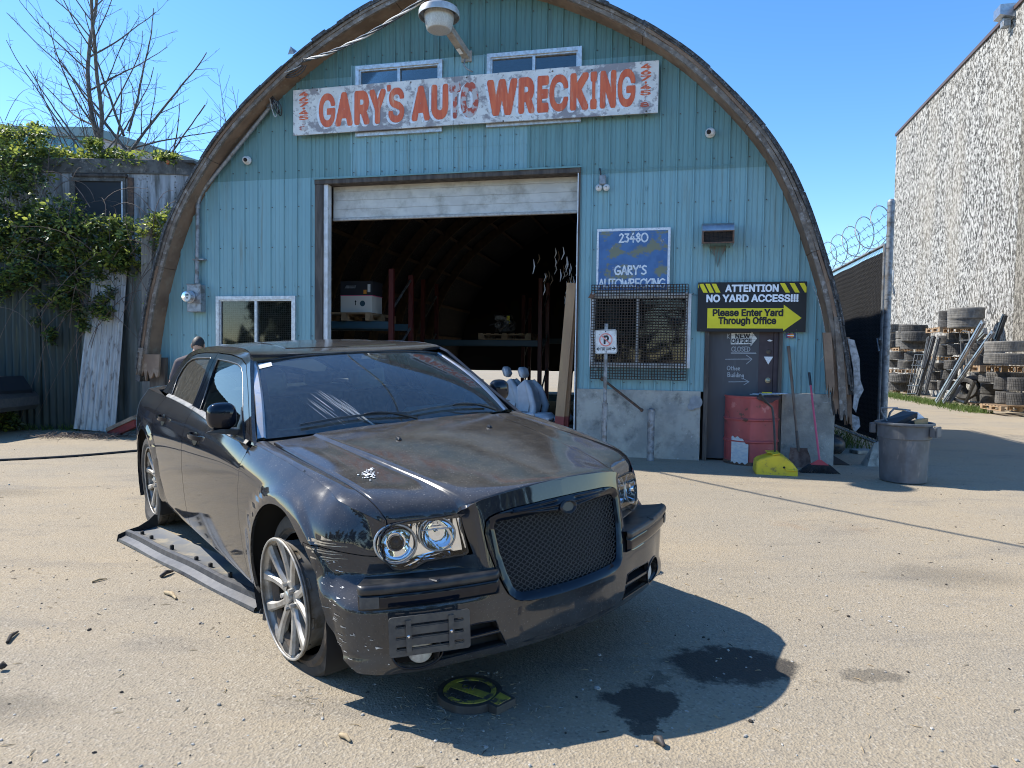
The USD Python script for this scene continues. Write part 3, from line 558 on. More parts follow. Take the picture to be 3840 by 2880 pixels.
# inner arch liners
def liner(cx, cz, r, y0, y1, a0=-25, a1=205):
    t = np.radians(np.linspace(a0, a1, 28)); return grid(np.array([[(cx + r * math.cos(a), y, cz + r * math.sin(a)) for y in (y0, y1)] for a in t]))
for f_ in (right, lambda m: m):
    P(car, 'wheel_arch_liner', f_(liner(AX - .02, AZ, AR + .035, .925, .52)), 'matt_black', 40); P(car, 'wheel_arch_liner', f_(liner(BX, BZ, BR + .02, .93, .52)), 'matt_black', 40)
# ---- bonnet
H = [[(-.335, 0, 1.036), (0, 0, 1.006), (.4, 0, .962), (.75, 0, .926), (.88, 0, .913), (.921, 0, .905)],
     [(-.345, .25, 1.033), (0, .25, 1.002), (.4, .23, .957), (.74, .22, .919), (.865, .22, .904), (.900, .222, .894)],
     [(-.368, .50, 1.024), (0, .47, .993), (.4, .42, .946), (.7, .375, .907), (.83, .37, .884), (.866, .368, .869)],
     [(-.372, .56, 1.020), (0, .525, .988), (.4, .475, .940), (.66, .44, .905), (.80, .425, .874), (.845, .425, .848)],
     [(-.375, .585, 1.010), (0, .553, .975), (.4, .50, .926), (.62, .47, .896), (.765, .455, .860), (.803, .452, .818)],
     [(-.39, .69, 1.004), (0, .66, .968), (.4, .62, .920), (.59, .60, .892), (.70, .58, .858), (.742, .575, .812)],
     [(-.409, .774, .992), (0, .756, .951), (.4, .734, .911), (.57, .727, .883), (.66, .715, .838), (.685, .697, .800)]]
H = np.array(H); tq = np.linspace(0, 1, 44); HL_ = np.array([[np.interp(0, [0], [0])]])
cum = np.array([0, .28, .60, .84, .945, 1.0]); HT = np.stack([Pchip(cum, H[k], axis=0)(tq) for k in range(len(H))])     # (7, 44, 3)
ky = np.array([0, .28, .54, .63, .71, .86, 1.0]); uq = np.unique(np.concatenate([np.linspace(0, 1, 34), [.58, .60, .62, .64, .655, .67, .685, .70]]))
HS = Pchip(ky, HT, axis=0)(uq)       # (34, 44, 3)
hood = np.concatenate([mirror((HS[::-1].reshape(-1, 3), np.zeros((0, 3), int)))[0].reshape(HS.shape)[:-1], HS], 0)
hm = grid(hood); be = boundary(hm[1]); v_, f_ = hm; nv = len(v_)
f_ = np.vstack([f_, np.stack([be[:, 1], be[:, 0], be[:, 0] + nv], 1), np.stack([be[:, 1], be[:, 0] + nv, be[:, 1] + nv], 1)]); v_ = np.vstack([v_, v_ - [.004, 0, .022]])
hv = cat((v_[:nv], f_[(f_ < nv).all(1)])); nrm = np.cross(hv[0][hv[1][:, 1]] - hv[0][hv[1][:, 0]], hv[0][hv[1][:, 2]] - hv[0][hv[1][:, 0]])
if nrm[:, 2].sum() < 0: f_ = f_[:, ::-1]
bon = P(car, 'bonnet', (v_, f_), 'black_paint', 40)
sp = []
for k in range(70):     # bird dropping
    r_, a_ = abs(rng.normal(0, .022)), rng.uniform(0, 6.28); cx_, cy_ = .36 + r_ * math.cos(a_) * 1.2 - (.05 if k % 4 == 0 else 0), .625 + r_ * math.sin(a_) - (.03 if k % 4 == 0 else 0)
    zz = np.interp(cx_, [-.39, 0, .4, .59, .7], [1.004, .968, .920, .892, .858]) + .0016 + (.625 - cy_) * .06; rr = rng.uniform(.002, .006)
    sp.append(xf(tm(trimesh.creation.icosphere(1, 1)), s=(rr * 1.4, rr, .0016), t=(cx_, -cy_, zz + .002)))
P(bon, 'bird_dropping', cat(*sp), 'white_label', True)
for sy in (-1, 1): P(bon, 'washer_nozzle', xf(hull([(-.016, -.012, 0), (-.016, .012, 0), (.014, -.010, 0), (.014, .010, 0), (-.013, -.008, .013), (-.013, .008, .013), (.004, 0, .010)]), t=(.018, .284 * sy, 1.002)), 'trim_black', 20)
# engine bay darkness under the gaps
P(car, 'engine_bay', bx(-.40, .60, -.66, .66, .30, .80), 'matt_black')
P(car, 'floor_pan', cat(bx(-3.9, -.2, -.80, .80, .25, .33), bx(.0, .80, -.52, .52, .22, .32), bx(-.55, -.3, -.78, .78, .3, .93), bx(-3.95, -3.3, -.70, .70, .3, 1.0)), 'matt_black')
# ---- doors and quarter panels
zb = Pchip([-3.9, -2.63, -1.71, -1.31, -.91, -.55, -.40], [1.082, 1.075, 1.047, 1.024, .997, .980, .975])
def belt(x0, x1, n=12, dz=0): return [sx_(x, float(zb(x)) + dz) for x in np.linspace(x0, x1, n)]
bgap = [(-1.752, .95), (-1.756, .88), (-1.758, .75), (-1.756, .55), (-1.752, .40), (-1.745, .268)]
fgap = [(-.46, .30), (-.464, .37), (-.485, .48), (-.505, .62), (-.498, .75), (-.483, .88), (-.463, .94)]
fd = Polygon(belt(-.50, -1.75, 12, -.003) + [sx_(x + .004, z) for x, z in bgap] + [sx_(x, .266) for x in np.linspace(-1.6, -.47, 8)] + [sx_(x - .010, z) for x, z in fgap]).buffer(0)
rgap = [(-2.66, 1.03), (-2.72, .97), (-2.75, .90), (-2.715, .82), (-2.62, .70), (-2.575, .62), (-2.545, .52), (-2.50, .42), (-2.42, .31), (-2.36, .268)]
rd = Polygon(belt(-1.758, -2.635, 10, -.003) + [sx_(x + .005, z) for x, z in rgap] + [sx_(x, .266) for x in np.linspace(-2.25, -1.76, 5)] + [sx_(x - .004, z) for x, z in bgap[::-1]]).buffer(0)
rear_top = [sx_(x, 1.078) for x in (-2.70, -2.9, -3.2, -3.5)] + [(21.2, 1.075), (22, 1.07), (23, 1.065), (24, 1.06)]
qp = Polygon(belt(-2.645, -2.68, 3, -.003) + rear_top + [(24, .30), (23, .28), (22, .27), (21, .27), sx_(-3.50, .27)] + arch_pts(BX, BZ, BR, 192, 8, 26)[::1] + [sx_(-2.60, .30), sx_(-2.43, .268)] + [sx_(x - .006, z) for x, z in rgap[::-1]]).buffer(0)
if qp.geom_type != 'Polygon': qp = max(qp.geoms, key=lambda g: g.area)
hand = lambda x, y, z: None
def handle(x, z):
    y = float(skin(np.array([s_of_x(x, z)]), np.array([z]))[0, 1]); o = []
    p = np.array([(x - .105, y - .006, z - .004), (x - .085, y + .018, z), (x - .04, y + .034, z + .002), (x + .03, y + .036, z), (x + .08, y + .022, z - .004), (x + .105, y - .004, z - .008)]); t = np.linspace(0, 1, 6)
    pts = CubicSpline(t, p)(np.linspace(0, 1, 22)); return sweep(pts, [(-.006, -.014), (.006, -.014), (.009, 0), (.006, .014), (-.006, .014), (-.008, 0)])
M('handle_recess', (.004, .004, .005), rough=.3)
for f_, s_ in ((right, 'right'), (lambda m: m, 'left')):
    d1 = P(car, 'front_door', f_(patch(fd, skin, .10, .02, .015, INC)), 'black_paint', 35); d2 = P(car, 'rear_door', f_(patch(rd, skin, .10, .02, .015, INC)), 'black_paint', 35)
    P(car, 'rear_quarter', f_(patch(qp, skin, .10, .02, .015, INC)), 'black_paint', 35)
    for d_, hx, hz in ((d1, -1.43, .925), (d2, -2.392, .945)):
        P(d_, 'door_handle', f_(handle(hx, hz)), 'gloss_black', 40)
        rc = Polygon([(s_of_x(hx + .062 * math.cos(a), hz), hz - .018 + .040 * math.sin(a)) for a in np.linspace(0, 6.283, 24)[:-1]])
        P(d_, 'handle_recess', f_(patch(rc, lambda s, z: skin(s, z, .0025), .05, .01, 0, INC)), 'handle_recess')
    for d_, x0, x1 in ((d1, -.53, -1.748), (d2, -1.762, -2.63)):
        x = np.linspace(x0, x1, 14); z0 = np.array([float(zb(a)) for a in x]); r = []
        for k in range(14):
            y0 = float(skin(np.array([s_of_x(x[k], z0[k])]), np.array([z0[k]]))[0, 1])
            r.append([(x[k], y0 + .001, z0[k] - .002), (x[k], y0 + .004, z0[k] + .004), (x[k], y0 - .012, z0[k] + .019), (x[k], y0 - .030, z0[k] + .022)])
        P(d_, 'belt_moulding', f_(grid(np.array(r))), 'satin_black' if False else 'belt_grey' if 'belt_grey' in MAT else M('belt_grey', (.10, .10, .095), (.20, .19, .17), 18, rough=.35, rough2=.5), 35)
# ---- greenhouse sides: section y(z) read off the middle pillar
gsec = Pchip([.98, 1.04, 1.092, 1.231, 1.387, 1.42, 1.45, 1.463], [.874, .850, .826, .761, .689, .668, .640, .618])
def GH(x, z, off=0.0): 
    xx = np.asarray(x, float); tap = .030 * sm(-2.3, -3.1, xx) + .045 * sm(-1.1, -.55, xx) * sm(1.25, 1.0, z) * 0; return np.stack([xx, gsec(z) - tap + off, np.asarray(z, float)], -1)
frame_top = [(-2.72, 1.094), (-2.58, 1.233), (-2.47, 1.33), (-2.396, 1.382), (-2.25, 1.405), (-2.076, 1.414), (-1.768, 1.420), (-1.422, 1.415), (-1.187, 1.397), (-1.044, 1.366), (-.904, 1.276), (-.675, 1.127), (-.516, 1.021), (-.47, .995)]
bel = [(x, float(zb(x)) + .020) for x in np.linspace(-.50, -2.66, 16)]
frames = Polygon(frame_top + bel).buffer(0)
rgl = Polygon([(-2.515, 1.085), (-2.575, 1.215), (-2.525, 1.285), (-2.44, 1.335), (-2.338, 1.362), (-2.22, 1.374), (-1.87, 1.384), (-1.845, 1.30), (-1.815, 1.15), (-1.81, 1.055)])
fgl = Polygon([(-1.605, 1.045), (-1.635, 1.15), (-1.672, 1.26), (-1.679, 1.379), (-1.44, 1.374), (-1.214, 1.362), (-1.12, 1.345), (-1.06, 1.318), (-.98, 1.26), (-.82, 1.150), (-.76, 1.09), (-.745, 1.01)])
side_top = [(-2.93, 1.09), (-2.886, 1.128), (-2.82, 1.20), (-2.751, 1.270), (-2.64, 1.345), (-2.541, 1.397), (-2.408, 1.430), (-2.152, 1.455), (-1.955, 1.463), (-1.581, 1.463), (-1.30, 1.456), (-1.12, 1.435), (-1.02, 1.400), (-.86, 1.285), (-.62, 1.115), (-.46, 1.010), (-.41, .985)]
cant = Polygon(side_top + [(-.47, .985)] + frame_top[::-1] + [(-2.73, 1.086)]).buffer(0)
ftop = Polygon(frame_top)
for f_ in (right, lambda m: m):
    P(car, 'body_side_frame', f_(patch(cant.buffer(-.002), GH, .06, .03, .02, (-1.8, 0, 1.2))), 'black_paint', 40)
    fr = frames.buffer(-.004)
    P(car, 'front_window_frame', f_(patch(fr.intersection(box(-1.752, .9, 0, 1.5)).difference(fgl), GH, .06, .03, .012, (-1.8, 0, 1.2))), 'black_paint', 40)
    P(car, 'rear_window_frame', f_(patch(fr.intersection(box(-3, .9, -1.760, 1.5)).difference(rgl), GH, .06, .03, .012, (-1.8, 0, 1.2))), 'black_paint', 40)
    P(car, 'middle_pillar', f_(patch(Polygon([(-1.62, 1.06), (-1.685, 1.375), (-1.865, 1.38), (-1.80, 1.065)]).intersection(fr).difference(box(-1.760, 0, -1.752, 2)), lambda x, z: GH(x, z, .003), .1, .05, .008, (-1.8, 0, 1.2))), 'gloss_black', 40)
    P(car, 'front_side_window', f_(patch(fgl.buffer(.006), lambda x, z: GH(x, z, -.010), .08, .04, 0, (-1.8, 0, 1.2))), 'car_glass', True)
    P(car, 'rear_side_window', f_(patch(rgl.buffer(.006), lambda x, z: GH(x, z, -.010), .08, .04, 0, (-1.8, 0, 1.2))), 'side_glass_dusty', True)
    for gl_ in (fgl, rgl):
        e = np.array(gl_.exterior.coords)[:-1]; P(car, 'window_seal', f_(tube(GH(e[:, 0], e[:, 1], -.003), .006, 5, closed=True)), 'trim_black', True)
    P(car, 'mirror_sail', f_(patch(Polygon([(-.755, 1.005), (-.765, 1.085), (-.82, 1.145), (-.72, 1.085), (-.58, 1.0)]), lambda x, z: GH(x, z, .006), .05, .03, .01, (-1.8, 0, 1.2))), 'trim_black', 30)
# ---- roof, windscreen, rear screen, boot
rx = [-1.02, -1.12, -1.30, -1.6, -1.95, -2.4, -2.7, -2.93, -3.05]; rz = [1.412, 1.430, 1.452, 1.474, 1.483, 1.472, 1.442, 1.402, 1.365]
RZ = Pchip(np.array(rx)[::-1], np.array(rz)[::-1])
edge_x, edge_z = np.array([s[0] for s in side_top[1:13]]), np.array([s[1] for s in side_top[1:13]])
ez = Pchip(edge_x, edge_z)
def roof(u, w):   # u: 0 front .. 1 rear; w: -1 .. 1 across
    aw = np.abs(w); xf_ = -1.035 - .055 * aw ** 2; xr = -2.95 + .10 * aw ** 2; x = xf_ + (xr - xf_) * u; zc_ = RZ(x); xe = np.clip(x, -2.87, -1.04); ze = ez(xe) - .004; ye = gsec(np.clip(ez(xe), 1, 1.463)) - .003
    ye = np.minimum(ye, .664); k = aw ** 2.6; return np.stack([x, ye * w, zc_ * (1 - k) + ze * k], -1)
P(car, 'roof', patch(box(0, -1, 1, 1), roof, .03, .05, .02, (-1.8, 0, .8)), 'black_paint', 40)
srp = Polygon([(.10, -.62), (.10, .62), (.42, .62), (.42, -.62)])
M('sunroof_glass', (.006, .008, .012), (.12, .11, .09), 5, lo=.4, hi=.75, rough=.12, rough2=.35)
P(car, 'sunroof', patch(srp, lambda u, w: roof(u, w) + [0, 0, .004], .03, .05, .012, (-1.8, 0, .8)), 'black_paint', 40)
def lerp3(a, b, t): return np.asarray(a) * (1 - t) + np.asarray(b) * t
def screen(u, w):   # windscreen: u 0 bottom .. 1 top
    aw = np.abs(w); b = np.stack([-.36 - .15 * aw ** 2.2, .79 * w, 1.022 - .022 * aw ** 2], -1); t_ = np.stack([-1.03 - .052 * aw ** 2, .634 * w, 1.408 - .034 * aw ** 2.4], -1)
    p = b * (1 - u[..., None]) + t_ * u[..., None]; return p + np.stack([.030 * np.sin(np.pi * u), 0 * u, .022 * np.sin(np.pi * u)], -1)
P(car, 'windscreen', patch(box(0, -1, 1, 1), screen, .06, .06, 0, (-1.8, 0, .8)), 'windscreen_glass', True)
fb = box(0, -1, 1, 1).difference(rrect(.075, -.945, .94, .945, .05)); fb = affinity.scale(rrect(0, -1, 1, 1, .001), 1, 1).difference(rrect(.075, -.945, .955, .945, .06))
P(car, 'windscreen_border', patch(fb, lambda u, w: screen(u, w) - [.006, 0, .004], .06, .06, 0, (-1.8, 0, .8)), 'trim_black')
P(car, 'windscreen_sticker', patch(Polygon([(.88, -.985), (.965, -.985), (.965, -.87), (.90, -.87)]), lambda u, w: screen(u, w) + [.003, 0, .002], .05, .05, 0, (-1.8, 0, .8)), 'white_label', label='pale registration sticker in the corner of the windscreen')
g = np.random.default_rng(77); sm_ = []
for k in range(26):
    u0, w0 = .50 - .10 * g.random() - .012 * abs(k - 8), -.70 + .012 * k; l = g.uniform(.15, .38); t = np.linspace(0, 1, 7); uu = u0 - l * t; w_ = w0 + l * .55 * t; hw = .004 * np.sin(np.pi * np.clip(t, .05, .95)) * g.uniform(.4, 1)
    sm_.append(grid(np.stack([screen(uu, w_ - hw) + [.003, 0, .003], screen(uu, w_ + hw) + [.003, 0, .003]], 1)))
P(car, 'windscreen_smear', cat(*sm_), 'glass_smear' if 'glass_smear' in MAT else mk('glass_smear', {'t': ('transparent_bsdf', {}), 'd': ('diffuse_bsdf', {'color': (.62, .64, .64)}), 'm': ('mix_closure', {'fac': .42})}, [('t.BSDF', 'm.closure1'), ('d.BSDF', 'm.closure2')], 'm.closure'), kind='stuff')
uu = np.linspace(0, 1, 16)
for sgn in (-1, 1):
    pts = screen(uu, np.full(16, 1.0 * sgn)); o_ = np.array([0, sgn, 0.])
    v = np.array([[p + o_ * -.008 + [.002, 0, .004], p + o_ * .004 + [.006, 0, .010], p + o_ * .034 + [-.002, 0, .006], p + o_ * .042 + [-.014, 0, -.012]] for p in pts]); g_ = grid(v if sgn > 0 else v)
    P(car, 'windscreen_pillar_trim', (g_[0], g_[1] if sgn > 0 else g_[1][:, ::-1]), 'satin_metal', 40, label='bright metallic strip beside the windscreen')
ww = np.linspace(-1, 1, 20); P(car, 'header_trim', tube(screen(np.full(20, 1.0), ww) + [.0, 0, .003], .007, 6), 'trim_black', True)
M('cowl', (.02, .02, .021), (.05, .048, .042), 20, rough=.6)
P(car, 'cowl_panel', grid(np.array([[(-.34 - .07 * abs(w) ** 2 + .02, .80 * w, 1.000 - .022 * w * w), (-.42 - .15 * abs(w) ** 2, .80 * w, 1.012 - .022 * w * w)] for w in np.linspace(-1, 1, 20)])), 'cowl', True)
def wiper(w0, w1, pv):
    m = P(car, 'wiper', sweep(np.array([screen(np.array(.075 + .03 * math.sin(t * 3.14)), np.array(w0 + (w1 - w0) * t)) + [.012, 0, .016] for t in np.linspace(0, 1, 12)]), [(-.007, -.006), (.007, -.006), (.004, .006), (-.004, .006)]), 'trim_black', 40)
    a = screen(np.array(.03), np.array(pv)) + [.02, 0, .006]; b = screen(np.array(.09), np.array(w0 + (w1 - w0) * .5)) + [.02, 0, .030]; c = screen(np.array(.10), np.array(w0 + (w1 - w0) * .55)) + [.014, 0, .022]
    P(m, 'wiper_arm', tube(CubicSpline([0, .5, 1], [a, lerp3(a, b, .55) + [.01, 0, .022], c])(np.linspace(0, 1, 10)), [.010] * 4 + [.006] * 6, 6), 'trim_black', True)
wiper(-.78, .02, .05); wiper(-.02, .80, .86)
def rscreen(u, w):
    aw = np.abs(w); t_ = np.stack([-2.93 + .06 * aw ** 2, .60 * w, 1.405 - .025 * aw ** 2], -1); b = np.stack([-3.42 + .15 * aw ** 2, .70 * w, 1.085 + 0 * w], -1); return t_ * (1 - u[..., None]) + b * u[..., None]
P(car, 'rear_screen', patch(box(0, -1, 1, 1), rscreen, .1, .1, 0, (-1.8, 0, .8)), 'tinted_glass', True)
for f_ in (right, lambda m: m):
    P(car, 'rear_pillar_fill', f_(grid(np.array([[GH(np.array(x), np.array(z)) - [0, .002, 0], rscreen(np.array(u), np.array(1.0))] for (x, z), u in zip([(-2.64, 1.345), (-2.751, 1.27), (-2.82, 1.20), (-2.886, 1.128), (-2.93, 1.09)], (.0, .30, .6, .85, 1))]))), 'black_paint')
P(car, 'boot_lid', patch(Polygon([(-3.30, -.76), (-3.30, .76), (-2.72, .83), (-2.72, .84), (-3.5, .80), (-3.80, .73), (-3.93, .60), (-3.97, .3), (-3.975, 0), (-3.97, -.3), (-3.93, -.60), (-3.80, -.73), (-3.5, -.80), (-2.72, -.84), (-2.72, -.83)]).buffer(0), lambda x, y: np.stack([x, y, 1.090 - .02 * sm(-3.4, -4, x) - .03 * np.abs(y) ** 4], -1), .1, .1, .02, (-3.4, 0, .5)), 'black_paint', 40)
# ---- mirrors
for sgn, f_ in ((-1, right), (1, lambda m: m)):
    s = trimesh.creation.icosphere(4, 1.0); v = np.array(s.vertices); v = np.sign(v) * np.abs(v) ** .72; v = v * [.066, .074, .074]; v[:, 0] = np.where(v[:, 0] < 0, v[:, 0] * .55, v[:, 0]); v[:, 0] += .25 * (v[:, 1] - .0) * -.35
    mm = P(car, 'door_mirror', f_((v + [-.765, .930, 1.112], np.array(s.faces))), 'gloss_black', True)
    P(mm, 'mirror_arm', f_(cat(hull([(-.70, .835, 1.000), (-.80, .835, 1.0), (-.70, .835, 1.035), (-.80, .835, 1.035), (-.71, .95, 1.024), (-.79, .95, 1.024), (-.715, .95, 1.048), (-.785, .95, 1.048), (-.74, 1.02, 1.034)]))), 'trim_black', 30)
# ---- interior seen through the glass
def seat(y, x=-1.30):
    b = cat(hull([(x - .25 + dx, y + dy, z) for dx, z, w in ((.05, .62, .24), (-.10, .95, .25), (-.16, 1.10, .19), (.16, .62, .24), (.02, .95, .25), (-.05, 1.10, .19)) for dy in (-w, w)]), hull([(x + dx, y + dy, z) for dx in (-.22, .28) for dy in (-.25, .25) for z in (.45, .58)]))
    return b
for y in (-.38, .38):
    s_ = P(car, 'front_seat', seat(y), 'leather_dark', 30)
    P(s_, 'headrest', xf(bx(-.06, .06, -.14, .14, -.09, .10, .045), Ry(-.15), (-1.70, y, 1.20)), 'leather_grey', 40)
P(car, 'rear_bench', cat(bx(-2.75, -2.55, -.66, .66, .55, 1.08, .06), bx(-2.6, -2.1, -.66, .66, .4, .58, .05)), 'leather_grey', 40)
for y in (-.42, .42, 0): P(car, 'rear_headrest', bx(-2.80, -2.70, y - .13, y + .13, 1.06, 1.19, .04), 'leather_grey', 40)
P(car, 'parcel_shelf', bx(-3.25, -2.78, -.68, .68, 1.04, 1.06), 'dash_grey')
P(car, 'dashboard', hull([(-.42, -.72, .985), (-.42, .72, .985), (-.80, -.72, 1.0), (-.80, .72, 1.0), (-.92, -.72, .92), (-.92, .72, .92), (-.92, -.72, .6), (-.92, .72, .6), (-.42, -.72, .6), (-.42, .72, .6)]), 'dash_grey', 20)
P(car, 'instrument_hood', hull([(-.66, .20, .99), (-.66, .56, .99), (-.90, .20, .99), (-.90, .56, .99), (-.84, .24, 1.045), (-.84, .52, 1.045)]), 'dash_grey', 30)
t = np.linspace(0, 2 * np.pi, 33)[:-1]; sw = np.stack([-1.0 - .19 * np.sin(t) * .35, .38 + .19 * np.cos(t), .97 + .19 * np.sin(t) * .93], 1); st_ = P(car, 'steering_wheel', tube(sw, .015, 8, closed=True), 'leather_dark', True); P(st_, 'steering_hub', cat(bx(-1.02, -.96, .31, .45, .92, 1.02, .03), bx(-1.0, -.98, .20, .56, .955, .985)), 'leather_dark', 30)
rm = P(car, 'inside_mirror', xf(bx(-.015, .015, -.12, .12, -.035, .035, .012), None, (-1.03, 0, 1.33)), 'trim_black', 30)
P(car, 'sensor_label', xf(bx(-.001, .001, -.05, .05, -.016, .016), Ry(.9), (-.955, .13, 1.345)), 'white_label')
# ---- wheels
def tyre_mesh(R, W, rim, n=96, squash=0.0, depth=.007):
    """Axis along y, centre at the origin; tread blocks cut by ring grooves and lateral sipes."""
    w = W / 2; pr = [(rim, -w * .80), (rim + .012, -w * .86), (R - .065, -w * 1.02), (R - .03, -w * 1.0), (R - .012, -w * .92), (R - .003, -w * .80)]
    tr = []
    for a, b in ((-.80, -.42), (-.36, -.03), (.03, .36), (.42, .80)):
        tr += [(R - .0005, w * a, 1), (R, w * (a + b) / 2, 1), (R - .0005, w * b, 1), (R - depth, w * (b + .012), 0), (R - depth, w * (b + .048), 0)]
    tr = tr[:-2]; prof_ = [(r, y, 0) for r, y in pr] + tr + [(r, -y, 0) for r, y in pr[::-1]]
    prof_ = np.array(prof_); th = []
    for k in range(n): th += [(k + .0) * 2 * np.pi / n, (k + .80) * 2 * np.pi / n, (k + .82) * 2 * np.pi / n, (k + .98) * 2 * np.pi / n]
    th = np.array(th); low = np.tile([0, 0, 1, 1], n)
    r = prof_[None, :, 0] - depth * .9 * prof_[None, :, 2] * low[:, None]; y = np.broadcast_to(prof_[:, 1], r.shape)
    skew = .25 * y / w * 2 * np.pi / n * 1.6 * (prof_[None, :, 2] > 0)
    tt = th[:, None] + skew
    v = np.stack([r * np.cos(tt), y, r * np.sin(tt)], -1); v = np.concatenate([v, v[:1]], 0)
    return weld(grid(v), 1e-6)
def rim_mesh():
    b = xf(revolve([(.262, -.11), (.272, -.105), (.272, -.095), (.255, -.08), (.245, -.02), (.245, .10), (.262, .108), (.272, .11)], 64), Rx(-np.pi / 2)); return b
def spokes():
    out = []
    for k in range(5):
        for sg in (-1, 1):
            a0, a1 = k * 72 + sg * 9, k * 72 + sg * 19.5; a0, a1 = math.radians(a0 + 90), math.radians(a1 + 90)
            e0, e1 = np.array([math.cos(a0), math.sin(a0)]), np.array([math.cos(a1), math.sin(a1)]); q = []
            for t in np.linspace(0, 1, 7):
                r = .045 + .212 * t; d = e0 * (1 - t) + e1 * t; d /= np.linalg.norm(d); tv = np.array([-d[1], d[0]]); w = .024 - .007 * math.sin(np.pi * min(t * 1.1, 1)) + .006 * max(t - .8, 0) * 5; yy = -.075 - .026 * t ** 1.2 + .0 ; dp = .032
                q.append([(d[0] * r + tv[0] * c * w, yy + o, d[1] * r + tv[1] * c * w) for c, o in ((-1, .012), (-.55, 0), (.55, 0), (1, .012), (.8, dp), (-.8, dp))])
            q = np.array(q); q = np.concatenate([q, q[:, :1]], 1); out.append(grid(q))
    return out
SPK = spokes()
def wheel(name, loc, rim_loc, tyre_m, steer=0.0, camber=0.0, tyre_mat='rubber', bead=None, right_side=True, label=None, roll=0.0):
    R = CR.T @ np.eye(3) if False else np.eye(3); Rw = Rz(-steer if not right_side else steer) @ Rx(camber if right_side else -camber); F_ = np.eye(3) if right_side else np.diag([1, -1, 1.]); rr = Ry(roll)
    def put(m, l): m = xf(m, rr); m = m if right_side else mirror(m); return xf(m, Rw, l)
    w = P(car, name, put(tyre_m, loc), tyre_mat, 25, label=label)
    r = P(w, 'rim', put(cat(rim_mesh()), rim_loc), 'alloy', 30); 
    lip = tube([(math.cos(a) * .270, -.108, math.sin(a) * .270) for a in np.linspace(0, 2 * np.pi, 65)[:-1]], .006, 8, closed=True); P(w, 'rim_lip', put(lip, rim_loc), 'alloy', True)
    for s_ in SPK: P(w, 'spoke', put(s_, rim_loc), 'alloy', 35)
    P(w, 'hub', put(cat(xf(revolve([(.0, -.062), (.035, -.064), (.072, -.070), (.078, -.060), (.078, -.03)], 30), Rx(0) if False else np.array([[1, 0, 0], [0, 0, 1.], [0, -1, 0]]))), rim_loc), 'alloy', 40)
    P(w, 'centre_cap', put(xf(revolve([(0, -.096), (.02, -.095), (.029, -.090), (.031, -.07)], 24), np.array([[1, 0, 0], [0, 0, 1.], [0, -1, 0]])), rim_loc), 'satin_metal', 40)
    for k in range(5):
        a = math.radians(k * 72 + 54); P(w, 'wheel_nut', put(xf(cyl((0, -.096, 0), (0, -.06, 0), .0105, 6), None, (.056 * math.cos(a), 0, .056 * math.sin(a))), rim_loc), 'satin_metal')
    P(w, 'brake_disc', put(cat(cyl((0, -.005, 0), (0, .02, 0), .165, 40), bx(-.17, -.07, -.03, .05, -.09, .09, .02)), rim_loc), 'matt_black', 30)
    return w
def flatten(m, loc, zground_car=None, R=None):
    """Presses a tyre's lowest part flat on the ground."""
    v = np.array(m[0]); wld = car_world((v if R is None else v @ R.T) + np.asarray(loc)); low = wld[:, 2] < .004; d = (.004 - wld[:, 2]) * low
    v = v + d[:, None] * (CR.T @ [0, 0, 1.])[None, :]; v[:, 1] += np.sign(v[:, 1]) * .35 * np.clip(.10 - np.abs(wld[:, 2]), 0, .1) * (wld[:, 2] < .1) * (np.hypot(v[:, 0], v[:, 2]) > .29); return v, m[1]
TY = tyre_mesh(.364, .245, .262)
def zfix(x, y, wz):  # car z whose world height is wz
    a = car_world((x, y, 0.0)); b = car_world((x, y, 1.0)); return (wz - a[2]) / (b[2] - a[2])
lr = (-3.045, -.795, zfix(-3.045, -.80, .355)); wheel('rear_wheel', lr, (lr[0], -.795, lr[2]), flatten(TY, lr), roll=.2)
lr = (-3.045, .795, zfix(-3.045, .80, .355)); wheel('rear_wheel', lr, lr, flatten(TY, lr), right_side=False)
lr = (.075, .795, zfix(.075, .80, .355)); wheel('front_wheel', lr, lr, flatten(TY, lr), right_side=False)
# the damaged front right wheel: its rim has come out of the flat tyre and stands on the ground
rl = (.058, -.818, zfix(.058, -.93, .2875)); tl = (.135, -.762, zfix(.09, -.78, .325)); Tf = tyre_mesh(.364, .235, .272)
tv = np.array(Tf[0]); Rt = Rz(.04) @ Rx(-.05)
wheel('front_wheel', tl, rl, flatten(Tf, tl, None, Rt), steer=.03, camber=.0, tyre_mat='rubber', label='front wheel with its rim pushed out of the flat tyre', roll=.15)
P(car, 'loose_bead', xf(cat(xf(revolve([(.270, -.03), (.288, -.052), (.312, -.050), (.330, -.03)], 64), np.array([[1, 0, 0], [0, 0, 1.], [0, -1, 0]]))), Rt, np.array(tl) + [0, -.072, 0]), 'tyre_brown', 35)
